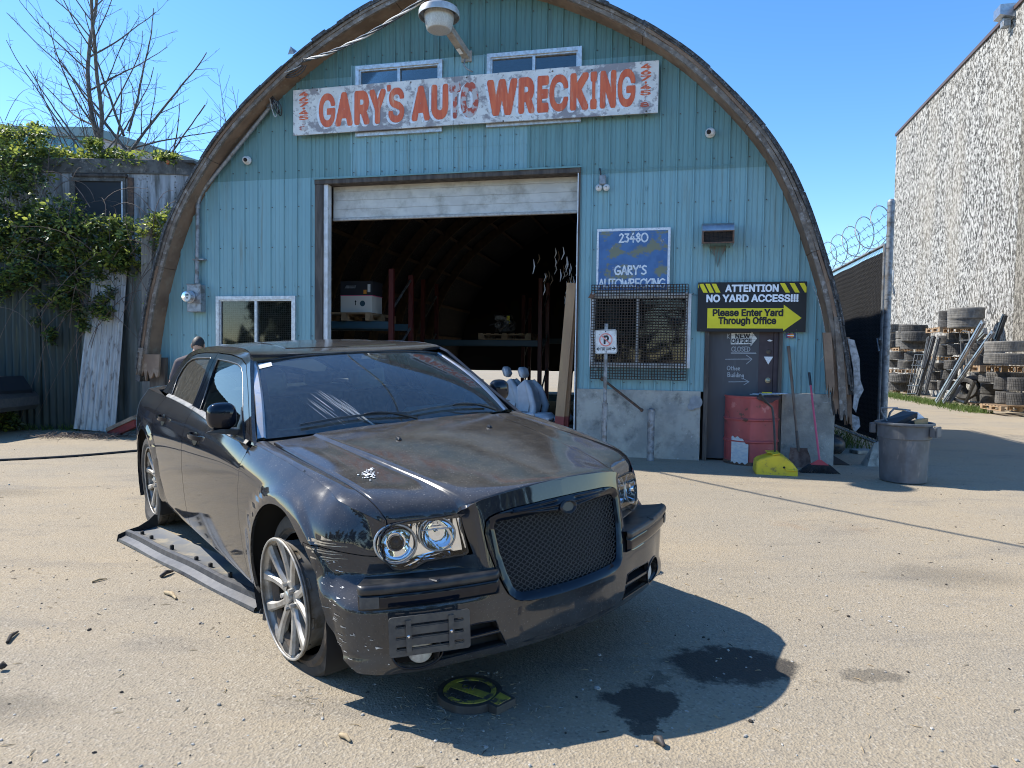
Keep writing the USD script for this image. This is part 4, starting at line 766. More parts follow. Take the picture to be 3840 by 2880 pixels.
# ================================================================ the arched workshop
YF = -0.21809336592260478; P0 = np.array([2.64139936, 9.3571008, 0.0]); FR = Rz(YF)
def F(s, t, z): return P0 + FR @ np.array([s, -t, z])      # s along the front, t outwards, z up
def fthing(name, label, cat, s=0, t=0, z=0, group=None): return thing(name, label, cat, F(s, t, z), YF, group)
def fin(p): return (np.asarray(p, float) - P0) @ FR          # world -> front frame (x = s, y = -t, z)
BLUE = dict(scale=1.3, stretch=(1, 1, .35), lo=.3, hi=.7, rough=.42, rough2=.55, spec=.4, bump=.03, bscale=9)
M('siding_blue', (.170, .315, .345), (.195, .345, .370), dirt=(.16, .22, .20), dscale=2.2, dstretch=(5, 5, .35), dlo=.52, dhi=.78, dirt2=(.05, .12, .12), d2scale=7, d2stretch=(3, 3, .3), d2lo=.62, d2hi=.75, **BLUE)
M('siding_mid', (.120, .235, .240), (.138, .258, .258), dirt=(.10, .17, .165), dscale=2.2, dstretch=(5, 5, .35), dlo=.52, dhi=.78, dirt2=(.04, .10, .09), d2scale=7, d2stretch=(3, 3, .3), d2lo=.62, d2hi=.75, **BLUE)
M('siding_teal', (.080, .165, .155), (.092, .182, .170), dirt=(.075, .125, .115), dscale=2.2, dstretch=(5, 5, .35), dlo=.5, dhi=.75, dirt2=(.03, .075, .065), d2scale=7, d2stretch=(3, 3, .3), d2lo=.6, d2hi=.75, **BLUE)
M('old_concrete', (.36, .34, .295), (.25, .24, .215), 3.5, bump=.5, bscale=26, bdist=.02, rough=.92, dirt=(.10, .098, .09), dscale=4.5, dlo=.52, dhi=.74, dirt2=(.42, .40, .37), d2scale=15, d2lo=.6, d2hi=.7)
M('wood_soffit', (.21, .135, .088), (.145, .092, .060), 3, stretch=(1, 1, 1), rough=.8, bump=.35, bscale=34, bdist=.01, dirt=(.22, .16, .11), dscale=7, dlo=.52, dhi=.7)
M('wood_grey', (.19, .155, .125), (.11, .088, .070), 9, rough=.85, bump=.5, bscale=40, bdist=.012, dirt=(.27, .245, .225), dscale=12, dlo=.53, dhi=.66)
M('shingle', (.030, .029, .029), (.075, .072, .070), 22, rough=.9, bump=.6, bscale=55, bdist=.02, dirt=(.20, .19, .185), dscale=20, dlo=.56, dhi=.68)
M('wood_dark', (.040, .030, .025), (.085, .068, .055), 12, stretch=(1, 1, .15), rough=.8, bump=.3, bscale=40)
M('white_metal', (.62, .63, .64), (.50, .50, .49), 7, rough=.45, dirt=(.28, .27, .25), dscale=9, dlo=.58, dhi=.75)
M('door_white', (.52, .51, .47), (.45, .44, .41), 3, stretch=(1, 1, 2), rough=.5, dirt=(.30, .285, .25), dscale=3, dlo=.45, dhi=.7)
M('aluminium', (.60, .61, .62), (.45, .45, .45), 20, rough=.35, rough2=.5, metal=.7)
M('aluminium_worn', (.42, .40, .37), (.30, .28, .26), 22, rough=.5, metal=.3)
M('galvanised', (.30, .32, .34), (.22, .235, .25), 14, rough=.45, rough2=.6, metal=.6, dirt=(.17, .16, .15), dscale=7)
M('rust', (.14, .075, .045), (.075, .048, .036), 20, rough=.9, bump=.3, bscale=70)
M('steel_dark', (.05, .045, .042), (.10, .07, .05), 25, rough=.6)
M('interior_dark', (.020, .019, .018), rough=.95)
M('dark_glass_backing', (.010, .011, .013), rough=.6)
mk('window_glass', {'t': ('transparent_bsdf', {'color': (.70, .73, .74)}), 'g': ('glossy_bsdf', {'color': (1, 1, 1), 'roughness': .02}), 'f': ('fresnel', {'IOR': 1.9}), 'm': ('mix_closure', {})}, [('f.fac', 'm.fac'), ('t.BSDF', 'm.closure1'), ('g.BSDF', 'm.closure2')], 'm.closure')
def ribz(u): pass
# ---- the arch: inner edge (front wall) and outer edge of the roof
wall_pts = np.array([(-8.70, .9), (-8.63, 1.4), (-8.50, 2.1), (-8.27, 2.90), (-8.08, 3.40), (-7.86, 3.80), (-7.60, 4.17), (-7.20, 4.67), (-6.57, 5.24), (-5.95, 5.70), (-5.42, 6.02), (-4.68, 6.37), (-4.05, 6.57), (-3.55, 6.66), (-3.05, 6.62), (-2.39, 6.44), (-1.73, 6.15), (-1.04, 5.77), (-.39, 5.30), (-.07, 5.00), (.32, 4.575), (.54, 4.31), (.78, 3.95), (1.01, 3.48), (1.23, 2.88), (1.42, 2.25), (1.56, 1.6), (1.66, .95)])
_c = np.r_[0, np.cumsum(np.hypot(*np.diff(wall_pts, axis=0).T))]; arch_f = Pchip(_c, wall_pts); ARCH_L = _c[-1]
def arch_pt(k, off=0.0):
    """Point on the arch at length k, moved outwards by off."""
    p = arch_f(k); d = arch_f(np.minimum(k + .08, ARCH_L)) - arch_f(np.maximum(k - .08, 0)); d /= np.linalg.norm(d, axis=-1, keepdims=True); n = np.stack([-d[..., 1], d[..., 0]], -1); return p + n * np.asarray(off)[..., None] if np.ndim(off) else p + n * off
ak = np.linspace(0, ARCH_L, 160)
bld = fthing('workshop_building', 'blue metal-clad workshop with an arched timber-edged roof', 'building')
wall = Polygon(np.vstack([arch_pt(ak, .03)])).buffer(0)
opening = box(-5.835, 0, -1.752, 4.07); doorway = box(-.015, 0, .985, 2.20)
winU1, winU2 = (-5.165, 4.67, -3.80, 5.71), (-3.128, 4.69, -1.762, 5.727); winL, winB = (-7.557, 1.45, -6.160, 2.288), (-1.58, 1.265, -.205, 2.285)
holes = union_all([opening, doorway] + [box(w[0] + .012, w[1] + .012, w[2] - .012, w[3] - .012) for w in (winU1, winU2, winL, winB)])
RIB = .2286
def profile_strips(x0, x1):
    """Break lines of the ribbed sheet between x0 and x1: (x, height towards the viewer)."""
    o = []; k0 = math.floor(x0 / RIB) - 1
    for k in range(k0, math.ceil(x1 / RIB) + 1):
        b = k * RIB; o += [(b, 0), (b + .008, .017), (b + .024, .017), (b + .032, 0)]
        for j in (1, 2): c = b + .032 + j * (RIB - .032) / 3; o += [(c - .009, 0), (c, .0035), (c + .009, 0)]
    return o
def ribbed(pg, y=0.0, amp=1.0):
    x0, z0, x1, z1 = pg.bounds; br = [p for p in profile_strips(x0, x1)]; out = []
    for (a, ha), (b, hb) in zip(br, br[1:]):
        if b <= x0 or a >= x1 or b - a < 1e-6: continue
        g = pg.intersection(box(a, z0 - 1, b, z1 + 1))
        for h in getattr(g, 'geoms', [g]):
            if h.geom_type != 'Polygon' or h.area < 1e-7: continue
            v, f = poly_tris(h); t = (v[:, 0] - a) / (b - a); out.append((np.stack([v[:, 0], y - amp * (ha + (hb - ha) * t), v[:, 1]], 1), f))
    if not out: return None
    v, f = weld(cat(*out), 2e-5); n = np.cross(v[f[:, 1]] - v[f[:, 0]], v[f[:, 2]] - v[f[:, 0]])
    return v, np.where((n[:, 1] > 0)[:, None], f[:, ::-1], f)
base_z = .93
tiers = []   # (x0, x1, z0, z1, material, set-off)
xs = [-8.9, -8.0, -7.085, -6.17, -5.26, -4.345, -3.43, -2.515, -1.60, -.685, .23, 1.145, 2.0]
for a, b in zip(xs, xs[1:]):
    left, right_ = a < -5.9, b > -1.7
    cuts = [base_z, 2.31, 4.10, 5.60, 7.0] if left else ([base_z, 3.985, 5.55, 7.0] if right_ else [base_z, 4.46, 5.74, 7.0])
    for q, (z0, z1) in enumerate(zip(cuts, cuts[1:])):
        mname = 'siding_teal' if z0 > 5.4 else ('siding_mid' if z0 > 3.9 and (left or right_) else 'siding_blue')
        tiers.append((a, b, z0, z1, mname, .004 * (q % 2) + .0025 * (xs.index(a) % 2)))
screws = []
for a, b, z0, z1, mname, off in tiers:
    pg = box(a - .015, z0 - .02, b, z1).intersection(wall).difference(holes)
    for g in getattr(pg, 'geoms', [pg]):
        if g.geom_type != 'Polygon' or g.area < .01: continue
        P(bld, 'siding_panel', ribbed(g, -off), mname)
        if z0 < base_z + .1: pass
    for k in range(math.floor(a / RIB), math.ceil(b / RIB)):
        for zz in np.arange(z0 + .12, z1, .62):
            x = k * RIB + .05
            if a < x < b and wall.buffer(-.1).contains(Point(x, zz)) and not holes.buffer(.03).contains(Point(x, zz)): screws.append(xf(cyl((0, -.012, 0), (0, 0, 0), .0075, 6), None, (x, -off - .002, zz)))
P(bld, 'siding_screws', cat(*screws), 'steel_dark', kind='stuff')
# ---- foundation and what stands behind the openings
rngf = np.random.default_rng(3)
def rough_slab(pg, y0, y1, amp=.008):
    m = prism(pg, y0, y1); return m
fnd = box(-8.72, 0, 1.66, .95).difference(union_all([box(-5.84, -1, -1.75, 4), box(-.05, -1, 1.0, 4)]))
for g, bump_ in zip(fnd.geoms, (0, 0, 0)):
    v = lambda u, w: np.stack([u, -.03 + .022 * (meshkit.fbm(np.stack([u * 5, w * 5, u * 0 + 2], -1), 4, 5) - .5), w], -1)
    m = patch(g, v, .05, .05, .16, (g.centroid.x, 2, .5)); P(bld, 'foundation_wall', m, 'old_concrete', 40)
M('patch_concrete', (.20, .21, .22), (.26, .265, .27), 12, rough=.9, bump=.3, bscale=60)
blob = Point(-.11, .80).buffer(.085).union(Point(-.17, .74).buffer(.05)); P(bld, 'concrete_repair', prism(blob, -.045, -.01), 'patch_concrete')
# ---- roof shell and its timber edge
DEEP = 17.0
def arch_band(o0, o1, t0, t1, k0=0, k1=ARCH_L, n=120, jit=0.0):
    k = np.linspace(k0, k1, n); a, b = arch_pt(k, o0), arch_pt(k, o1 if not jit else o1 + jit * (meshkit.noise(np.stack([k * 6, k * 0, k * 0], -1), 9) - .5)); v = []
    for p, q in zip(a, b): v.append([(p[0], -t0, p[1]), (q[0], -t0, q[1]), (q[0], -t1, q[1]), (p[0], -t1, p[1])])
    v = np.array(v); v = np.concatenate([v, v[:, :1]], 1); m = grid(v); e0 = v[0, :4]; e1 = v[-1, :4]; return cat(m, (e0, np.array([[0, 1, 2], [0, 2, 3]])), (e1, np.array([[0, 2, 1], [0, 3, 2]])))
OV = .32
roof_ = P(bld, 'roof', arch_band(.07, .15, OV - .02, -DEEP, .0, ARCH_L, 140), 'shingle', 30)
# soffit boards under the overhang, one after another, with slightly different set-offs
n_b = 9
for k in range(n_b):
    a, b = ARCH_L * k / n_b, ARCH_L * (k + 1) / n_b - .006; 
    if k == 0: a = .25
    P(bld, 'soffit_board', arch_band(-.008 - .004 * (k % 2), .060, OV - .045, -.03, a, b, 20), 'wood_soffit', 30)
    P(bld, 'fascia_board', arch_band(-.012 + .003 * (k % 3), .050, OV, OV - .043, a, b, 20, .012), 'wood_grey', 30)
    P(bld, 'edge_board', arch_band(.053, .092, OV + .012, OV - .06, a, b, 20, .010), 'wood_grey' if k % 2 else 'wood_soffit', 30)
# ragged shingle courses along the edge
for c in range(3):
    k = 0.2
    while k < ARCH_L - .2:
        l = rngf.uniform(.25, .6); P(roof_, 'shingle_tab', arch_band(.095 + c * .022, .115 + c * .022 + rngf.uniform(-.003, .008), OV + .045 - c * .02 + rngf.uniform(-.025, .02), OV - .30, k, min(k + l - .008, ARCH_L), 4), 'shingle'); k += l
# broken lower ends of the edge timbers
def board_pts(pts, w, th, m, name, parent=bld, lab=None):
    P(parent, name, sweep(np.array(pts), [(-w / 2, -th / 2), (w / 2, -th / 2), (w / 2, th / 2), (-w / 2, th / 2)], up=(0, 1, 0)), m, label=lab)
def splinter(x0, x1, ztop, zb, y, th, m, seed, name='broken_board', lean=0.0):
    r = np.random.default_rng(seed); n = 9; xx = np.linspace(x0, x1, n); zz = zb + r.uniform(-.10, .12, n); pg = Polygon([(x0 + lean, ztop), (x1 + lean, ztop)] + [(a, z) for a, z in zip(xx[::-1], zz[::-1])]).buffer(0); P(bld, name, prism(pg, y, y - th), m)
splinter(-8.71, -8.40, 1.35, .99, -OV + .03, .04, 'wood_soffit', 1, lean=.03); splinter(-8.66, -8.38, 1.30, .74, -.16, .06, 'wood_dark', 2, lean=.03); splinter(-8.79, -8.70, 1.45, 1.10, -OV + .0, .04, 'wood_grey', 3, lean=.05)
for (a, b, zt, zb_, y, lean, sd, m) in [(1.47, 1.57, 1.75, 1.0, -.33, -.06, 4, 'wood_soffit'), (1.575, 1.66, 2.0, .80, -.25, -.09, 5, 'wood_soffit'), (1.655, 1.74, 1.95, .66, -.29, -.11, 6, 'wood_grey'), (1.735, 1.82, 1.70, .60, -.22, -.07, 8, 'wood_soffit'), (1.60, 1.80, 1.6, .72, -.10, -.05, 9, 'wood_dark')]: splinter(a, b, zt, zb_, y, .05, m, sd, lean=lean)
M('torn_roofing', (.33, .34, .35), (.18, .18, .18), 18, rough=.7, bump=.4, bscale=50)
pg = Polygon([(1.72, 1.68), (1.80, 1.66), (1.87, 1.42), (1.885, 1.16), (1.93, 1.03), (1.88, .92), (1.85, .74), (1.81, .80), (1.82, 1.0), (1.80, 1.3)]); P(bld, 'torn_roofing', prism(pg, -.28, -.30), 'torn_roofing')
P(bld, 'torn_roofing', prism(Polygon([(1.80, .72), (1.90, .68), (1.92, .56), (1.86, .48), (1.81, .58)]), -.20, -.24), 'torn_roofing')
M('old_wire', (.45, .45, .43), (.2, .19, .18), 30, rough=.6)
w = [(1.30, -.25, 2.35), (1.40, -.27, 2.05), (1.455, -.28, 1.75), (1.46, -.30, 1.52), (1.43, -.30, 1.42), (1.41, -.3, 1.38)]; top_w = np.array(w); P(bld, 'hanging_wire', tube(CubicSpline(np.linspace(0, 1, 6), top_w)(np.linspace(0, 1, 20)), .0045, 5), 'old_wire', True)
w = np.array([(1.47, -.26, 1.30), (1.52, -.28, 1.10), (1.49, -.28, 1.0), (1.53, -.27, .9), (1.46, -.27, .86)]); P(bld, 'hanging_wire', tube(CubicSpline(np.linspace(0, 1, 5), w)(np.linspace(0, 1, 20)), .004, 5), 'old_wire', True)
# ---- vehicle doorway: lintel, posts, jambs, raised door
P(bld, 'door_lintel', bx(-5.84, -1.75, -.05, .18, 3.985, 4.07, .006), 'wood_dark'); P(bld, 'lintel_flashing', bx(-5.86, -1.74, -.062, -.05, 4.055, 4.078), 'siding_mid')
P(bld, 'door_post', bx(-5.835, -5.700, -.045, .14, 0, 3.985, .006), 'wood_dark'); P(bld, 'white_jamb', bx(-5.699, -5.628, -.02, .10, 0, 3.985, .004), 'white_metal')
P(bld, 'door_post', bx(-1.775, -1.752, -.03, .14, 0, 3.985), 'wood_dark'); P(bld, 'white_jamb', bx(-1.790, -1.776, -.04, .10, .0, 3.985), 'white_metal')
for k in range(4):
    z0 = 3.505 + k * .135; P(bld, 'door_section', bx(-5.628, -1.792, .16, .19, z0, z0 + .1335, .003), 'door_white')
P(bld, 'door_bottom_rail', bx(-5.63, -1.79, .14, .20, 3.462, 3.503, .006), 'aluminium_worn')
# ---- windows: frame, sash bars, panes
def window(w, name='window', depth=.0, mat='aluminium', mull=True, pane='window_glass', fw=.055, split=.5, lab=None):
    x0, z0, x1, z1 = w; o = box(x0, z0, x1, z1); i = box(x0 + fw, z0 + fw, x1 - fw, z1 - fw); fr = P(bld, name, prism(o.difference(i), -.055, .03), mat, label=lab); xm = x0 + (x1 - x0) * split
    P(fr, 'sash', prism(i.difference(i.buffer(-.022, join_style=2)).union(box(xm - .020, z0 + fw, xm + .020, z1 - fw)), -.035, .02), mat)
    P(fr, 'pane', prism(box(x0 + fw + .005, z0 + fw + .005, xm - .015, z1 - fw - .005), -.008, -.003), pane); P(fr, 'pane', prism(box(xm + .015, z0 + fw + .005, x1 - fw - .005, z1 - fw - .005), .004, .009), pane)
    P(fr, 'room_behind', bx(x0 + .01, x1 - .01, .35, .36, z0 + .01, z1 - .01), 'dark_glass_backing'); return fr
glass('office_glass', (.62, .64, .65), rough=.03)
for w in (winU1, winU2): window(w)
lw = window(winL, pane='office_glass', lab='low window with wire mesh left of the vehicle doorway'); bw = window(winB, pane='office_glass', mat='white_metal', fw=.045, split=.48, lab='wide office window behind the heavy mesh guard')
M('mesh_white', (.50, .50, .47), (.36, .35, .32), 40, rough=.6); M('mesh_black', (.030, .024, .020), (.07, .045, .03), 60, rough=.7)
def mesh_wires(x0, z0, x1, z1, st, r, y, jig=.003, seed=1, amp=.0):
    g = np.random.default_rng(seed); o = []
    for x in np.arange(x0, x1 + 1e-6, st):
        zz = np.linspace(z0, z1, 9); o.append(tube(np.stack([x + g.normal(0, jig, 9) + amp * np.sin(zz * 9), y + g.normal(0, .001, 9), zz], 1), r, 4, False))
    for z in np.arange(z0, z1 + 1e-6, st):
        xx = np.linspace(x0, x1, 13); o.append(tube(np.stack([xx, y - .002 + g.normal(0, .001, 13), z + g.normal(0, jig, 13)], 1), r, 4, False))
    return cat(*o)
P(lw, 'wire_mesh', mesh_wires(-7.49, 1.52, -6.23, 2.215, .0335, .0042, .045), 'mesh_white', kind='stuff')
cb = [tube(CubicSpline(np.linspace(0, 1, len(p)), np.array([(a, .030, b) for a, b in p]))(np.linspace(0, 1, 26)), .006, 5) for p in ([(-7.40, 2.13), (-7.25, 2.18), (-7.15, 2.08), (-7.0, 2.05), (-6.9, 1.98)], [(-6.55, 2.05), (-6.42, 2.14), (-6.38, 2.20), (-6.33, 2.08), (-6.45, 2.02)], [(-7.2, 1.72), (-7.0, 1.90), (-6.7, 1.92), (-6.5, 1.82), (-6.4, 1.86)])]
for c in cb: P(lw, 'cable_inside', c, 'trim_black', True)
# ---- office door
M('door_dark', (.042, .044, .052), (.058, .058, .064), 2.5, stretch=(1, 1, .3), rough=.45, rough2=.6, dirt=(.085, .088, .095), dscale=5, dstretch=(3, 3, .3), dlo=.55, dhi=.8, bump=.05, bscale=14)
M('door_plum', (.030, .018, .024), (.045, .030, .036), 6, rough=.5)
M('brass', (.55, .48, .34), (.35, .30, .20), 40, rough=.3, metal=.9)
M('chalk', (.40, .41, .42), (.26, .27, .28), 160, lo=.40, hi=.6, rough=.9)
od = P(bld, 'office_door', prism(box(.048, .03, .885, 2.18), .05, .09), 'door_dark'); P(bld, 'door_frame', prism(box(-.012, 0, .043, 2.2), -.03, .12), 'wood_dark'); P(bld, 'door_frame', prism(box(.945, 0, .990, 2.2), -.03, .12), 'wood_dark'); P(bld, 'door_frame', prism(box(.888, 0, .944, 2.2), .03, .12), 'door_plum')
P(od, 'latch_stile', prism(box(.70, .04, .884, 2.17), .046, .05), 'door_plum')
P(od, 'door_knob', xf(revolve([(0, .062), (.018, .060), (.029, .05), (.030, .040), (.020, .03), (.014, .022), (.012, .010), (.036, .008), (.038, 0)], 26), np.array([[1, 0, 0], [0, 0, -1.], [0, 1, 0]]), (.825, .046, 1.118)), 'brass', 40)
P(od, 'deadbolt', xf(revolve([(0, .014), (.024, .012), (.033, .006), (.036, 0)], 24), np.array([[1, 0, 0], [0, 0, -1.], [0, 1, 0]]), (.825, .046, 1.505)), 'steel_dark', 40)
P(od, 'white_triangle', prism(Polygon([(.766, 1.437), (.884, 1.437), (.824, 1.332)]), .040, .046), 'white_label')
for z in (.35, 1.12, 1.9): P(od, 'hinge', bx(.038, .056, .020, .05, z - .05, z + .05, .004), 'steel_dark')
def letters(defs, x, z, h, sp): # polyline letters, unit box
    o = []
    for ch in defs:
        if ch is None: x += h * .45; continue
        w = ch[0]
        for l in ch[1]: o.append([(x + a * h, z + b * h) for a, b in l])
        x += (w + sp) * h
    return o
CIR = [(.5 + .36 * math.cos(a) - .14, .5 + .48 * math.sin(a)) for a in np.linspace(.6, 6.9, 18)]
G_ = dict(C=(.6, [[(.62, .85), (.4, 1), (.12, .82), (.02, .45), (.15, .08), (.42, 0), (.62, .12)]]), L=(.45, [[(.08, 1), (.05, 0), (.48, .02)]]), O=(.7, [CIR]), S=(.55, [[(.52, .9), (.3, 1), (.06, .82), (.2, .58), (.45, .42), (.5, .16), (.28, 0), (.02, .1)]]), E=(.5, [[(.5, 1), (.06, .98), (.05, 0), (.52, .02)], [(.05, .5), (.42, .52)]]), D=(.62, [[(.05, 0), (.07, 1), (.42, .88), (.6, .5), (.4, .08), (.05, 0)]]),
          t=(.4, [[(.22, .95), (.2, .05), (.36, .02)], [(.02, .62), (.42, .64)]]), h=(.42, [[(.05, 1), (.05, 0)], [(.05, .42), (.22, .58), (.38, .45), (.4, 0)]]), e=(.42, [[(.05, .32), (.4, .34), (.3, .56), (.1, .5), (.04, .22), (.2, .0), (.42, .1)]]), R=(.42, [[(.05, 0), (.06, .6), (.34, .6), (.36, .4), (.08, .3), (.4, 0)]]), B=(.6, [[(.05, 0), (.06, 1), (.4, .95), (.42, .62), (.08, .52), (.5, .42), (.5, .08), (.05, 0)]]), u=(.45, [[(.05, .55), (.06, .08), (.28, .02), (.42, .2), (.42, .55), (.44, 0)]]), i=(.14, [[(.07, .52), (.07, 0)], [(.07, .72), (.08, .76)]]), l=(.14, [[(.07, 1), (.06, 0)]]), d=(.45, [[(.42, .3), (.2, .5), (.04, .24), (.2, 0), (.42, .2), (.42, 1), (.44, 0)]]), n=(.42, [[(.04, .55), (.05, 0)], [(.05, .4), (.24, .55), (.38, .4), (.4, 0)]]), g=(.45, [[(.4, .4), (.2, .52), (.04, .28), (.2, .04), (.4, .2), (.4, .5), (.42, -.3), (.2, -.42), (.04, -.3)]]),
          G=(.7, [[(.62, .86), (.4, 1), (.12, .82), (.02, .45), (.15, .08), (.42, 0), (.64, .14), (.64, .42), (.36, .42)]]), A=(.62, [[(.02, 0), (.32, 1), (.62, 0)], [(.14, .36), (.5, .36)]]), Y=(.6, [[(.02, 1), (.3, .5), (.58, 1)], [(.3, .5), (.29, 0)]]), U=(.6, [[(.05, 1), (.06, .2), (.3, 0), (.55, .2), (.56, 1)]]), T=(.55, [[(.0, 1), (.56, .99)], [(.28, 1), (.28, 0)]]), W=(.85, [[(.02, 1), (.22, 0), (.42, .8), (.62, 0), (.84, 1)]]), K=(.58, [[(.06, 1), (.05, 0)], [(.54, 1), (.08, .45), (.56, 0)]]), I=(.12, [[(.06, 1), (.06, 0)]]), N=(.6, [[(.05, 0), (.06, 1), (.54, 0), (.55, 1)]]))
G_['r'] = G_['R']; G_['R'] = (.55, [[(.05, 0), (.06, 1), (.42, .95), (.45, .62), (.08, .5), (.52, 0)]]); G_["'"] = (.16, [[(.1, 1), (.06, .8)]])
G_.update({'2': (.5, [[(.04, .8), (.24, 1), (.46, .78), (.3, .42), (.02, 0), (.52, .03)]]), '3': (.5, [[(.05, .95), (.45, .95), (.22, .6), (.46, .4), (.34, .05), (.02, .1)]]), '4': (.55, [[(.36, 1), (.02, .36), (.55, .38)], [(.40, .6), (.38, 0)]]), '8': (.5, [[(.26, .54), (.06, .76), (.26, 1), (.46, .78), (.26, .54), (.04, .26), (.26, 0), (.5, .24), (.26, .54)]]), '0': (.6, [CIR])})
def word(s, x, z, h, sp=.18): return letters([G_.get(c) if c != ' ' else None for c in s], x, z, h, sp)
chalk = word('CLOSED', .345, 1.505, .062, .10) + [[(.342, 1.478), (.665, 1.478)], [(.342, 1.484), (.66, 1.486)], [(.27, 1.395), (.61, 1.403)], [(.54, 1.455), (.615, 1.402), (.545, 1.335)]] + word('Other', .295, 1.248, .055, .16) + word('Building', .302, 1.155, .060, .11) + [[(.32, 1.086), (.575, 1.094)], [(.515, 1.13), (.585, 1.094), (.52, 1.05)]] + word('K', .283, 1.68, .06)
for l in chalk:
    P(od, 'chalk_mark', prism(LineString(l).buffer(.0042, quad_segs=2), .0485, .0495), 'chalk')
M('paper_white', (.62, .62, .60), (.54, .53, .50), 12, rough=.8); M('print_black', (.02, .02, .022), rough=.7)
arrow = Polygon([(.332, 1.598), (.335, 1.752), (.60, 1.755), (.60, 1.775), (.672, 1.682), (.594, 1.575), (.590, 1.605)])
cr = strokes([[(.33 + .055 * k, 1.56), (.345 + .055 * k + .02 * math.sin(k * 2.1), 1.68), (.33 + .06 * k, 1.79)] for k in range(7)] + [[(.32, 1.62 + .05 * k), (.5, 1.63 + .05 * k + .012 * math.sin(k)), (.69, 1.61 + .05 * k)] for k in range(3)], .0035)
pn_ = P(od, 'paper_arrow', prism(arrow.difference(cr), .043, .046), 'paper_white', label='cracked white paper arrow reading NEW OFFICE')
for s_, x, z in (('NEW', .385, 1.690), ('OFFICE', .340, 1.622)): P(pn_, 'lettering', prism(affinity.translate(text2d(s_, .052, .98 if s_ == 'OFFICE' else 1.15, True, 3), x, z).difference(cr), .0405, .043), 'print_black')
P(od, 'torn_tape', prism(Polygon([(.80, 1.655), (.83, 1.668), (.862, 1.66), (.875, 1.652), (.845, 1.642), (.82, 1.645)]), .042, .046), 'white_label')
# ---- inside of the shed: side walls follow the roof; a floor slab, ribs and a far end
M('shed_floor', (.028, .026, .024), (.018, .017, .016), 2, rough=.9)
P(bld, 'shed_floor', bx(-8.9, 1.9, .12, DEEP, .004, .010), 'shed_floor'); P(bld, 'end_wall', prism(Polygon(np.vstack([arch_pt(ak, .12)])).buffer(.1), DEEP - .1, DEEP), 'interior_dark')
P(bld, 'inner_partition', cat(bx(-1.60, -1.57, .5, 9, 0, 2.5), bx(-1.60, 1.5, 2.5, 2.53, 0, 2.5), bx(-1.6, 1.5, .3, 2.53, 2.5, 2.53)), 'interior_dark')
M('rib_timber', (.15, .10, .055), (.10, .065, .038), 9, rough=.8, bump=.2)
for j in range(1, 9): P(bld, 'roof_rib', arch_band(-.19, .06, -.55 - j * 1.5, -.62 - j * 1.5, 0, ARCH_L, 60), 'rib_timber', 30)
for q in range(14): k = ARCH_L * (q + 1) / 15; P(bld, 'roof_lath', arch_band(-.02, .05, -.3, -DEEP + .3, k, k + .09, 2), 'rib_timber')
P(bld, 'roof_rib', arch_band(-.30, .0, -.9, -.96, ARCH_L * .55, ARCH_L * .86, 30), 'rib_timber', 30)
# ================================================================ signs and fittings on the front
def rotx_prof(prof, n=24): return xf(revolve(prof, n), np.array([[1, 0, 0], [0, 0, -1.], [0, 1, 0]]))   # turned profile pointing out of the wall (-y)
M('sign_white', (.62, .61, .58), (.52, .51, .49), 4, rough=.6, dirt=(.24, .22, .225), dscale=2.2, dstretch=(1, 1, 1.4), dlo=.50, dhi=.57, dirt2=(.30, .28, .27), d2scale=14, d2lo=.57, d2hi=.62)
M('sign_red', (.62, .125, .040), (.52, .085, .028), 5, stretch=(4, 4, .5), rough=.55, dirt=(.60, .30, .18), dscale=9, dstretch=(2.2, 2.2, .35), dlo=.55, dhi=.75, dirt2=(.30, .24, .22), d2scale=26, d2lo=.66, d2hi=.70)
M('sign_red_worn', (.42, .085, .045), (.34, .06, .03), 5, rough=.6, dirt=(.42, .38, .37), dscale=9, dlo=.46, dhi=.52)
M('sign_shadow', (.66, .70, .74), (.56, .58, .60), 9, rough=.6, dirt=(.32, .30, .30), dscale=12, dlo=.56, dhi=.62)

ms = fthing('workshop_sign', "long weathered white board lettered GARY'S AUTO WRECKING in red", 'sign', -6.160, .10, 4.722)
W1 = 5.455
P(ms, 'board', prism(Polygon([(0, 0), (2.62, .012), (W1, .004), (W1, .700), (4.2, .706), (0, .680)]), -.012, .012), 'sign_white')
P(ms, 'board_joint', bx(2.560, 2.564, -.0135, -.012, .012, .69), 'steel_dark')
def put_letter(ch, x0, x1, z0, z1, grow=9):
    g = text2d(ch, 1.0, 1.0, True, grow); b = g.bounds; g = affinity.translate(g, -b[0], -b[1]); g = affinity.scale(g, (x1 - x0) / (b[2] - b[0]), (z1 - z0) / (b[3] - b[1]), origin=(0, 0)); return affinity.translate(g, x0, z0)
LT = [('G', .492, .758), ('A', .762, 1.042), ('R', 1.07, 1.312), ('Y', 1.312, 1.569), ("'", 1.588, 1.647), ('S', 1.615, 1.86), ('A', 1.979, 2.256), ('U', 2.28, 2.537), ('T', 2.552, 2.724), ('O', 2.724, 2.990), ('W', 3.115, 3.558), ('R', 3.577, 3.81), ('E', 3.848, 4.011), ('C', 4.02, 4.286), ('K', 4.313, 4.567), ('I', 4.594, 4.682), ('N', 4.728, 4.945), ('G', 4.968, 5.208)]
for k, (c, a, b) in enumerate(LT):
    z0, z1 = (.092 + .014 * a / 5, .592 + .024 * a / 5) if c != "'" else (.555, .650)
    g = put_letter(c, a - .059, b - .059, z0, z1, 2 if c in 'GCS' else 6); sh = affinity.translate(g, -.030, -.020).union(affinity.translate(g, -.015, -.010)).buffer(.006).difference(g.buffer(.004))
    P(ms, 'letter_shadow', prism(sh, -.0140, -.0125), 'sign_shadow'); P(ms, 'letter', prism(g, -.0165, -.0125), 'sign_red_worn' if c in 'TO' else 'sign_red')
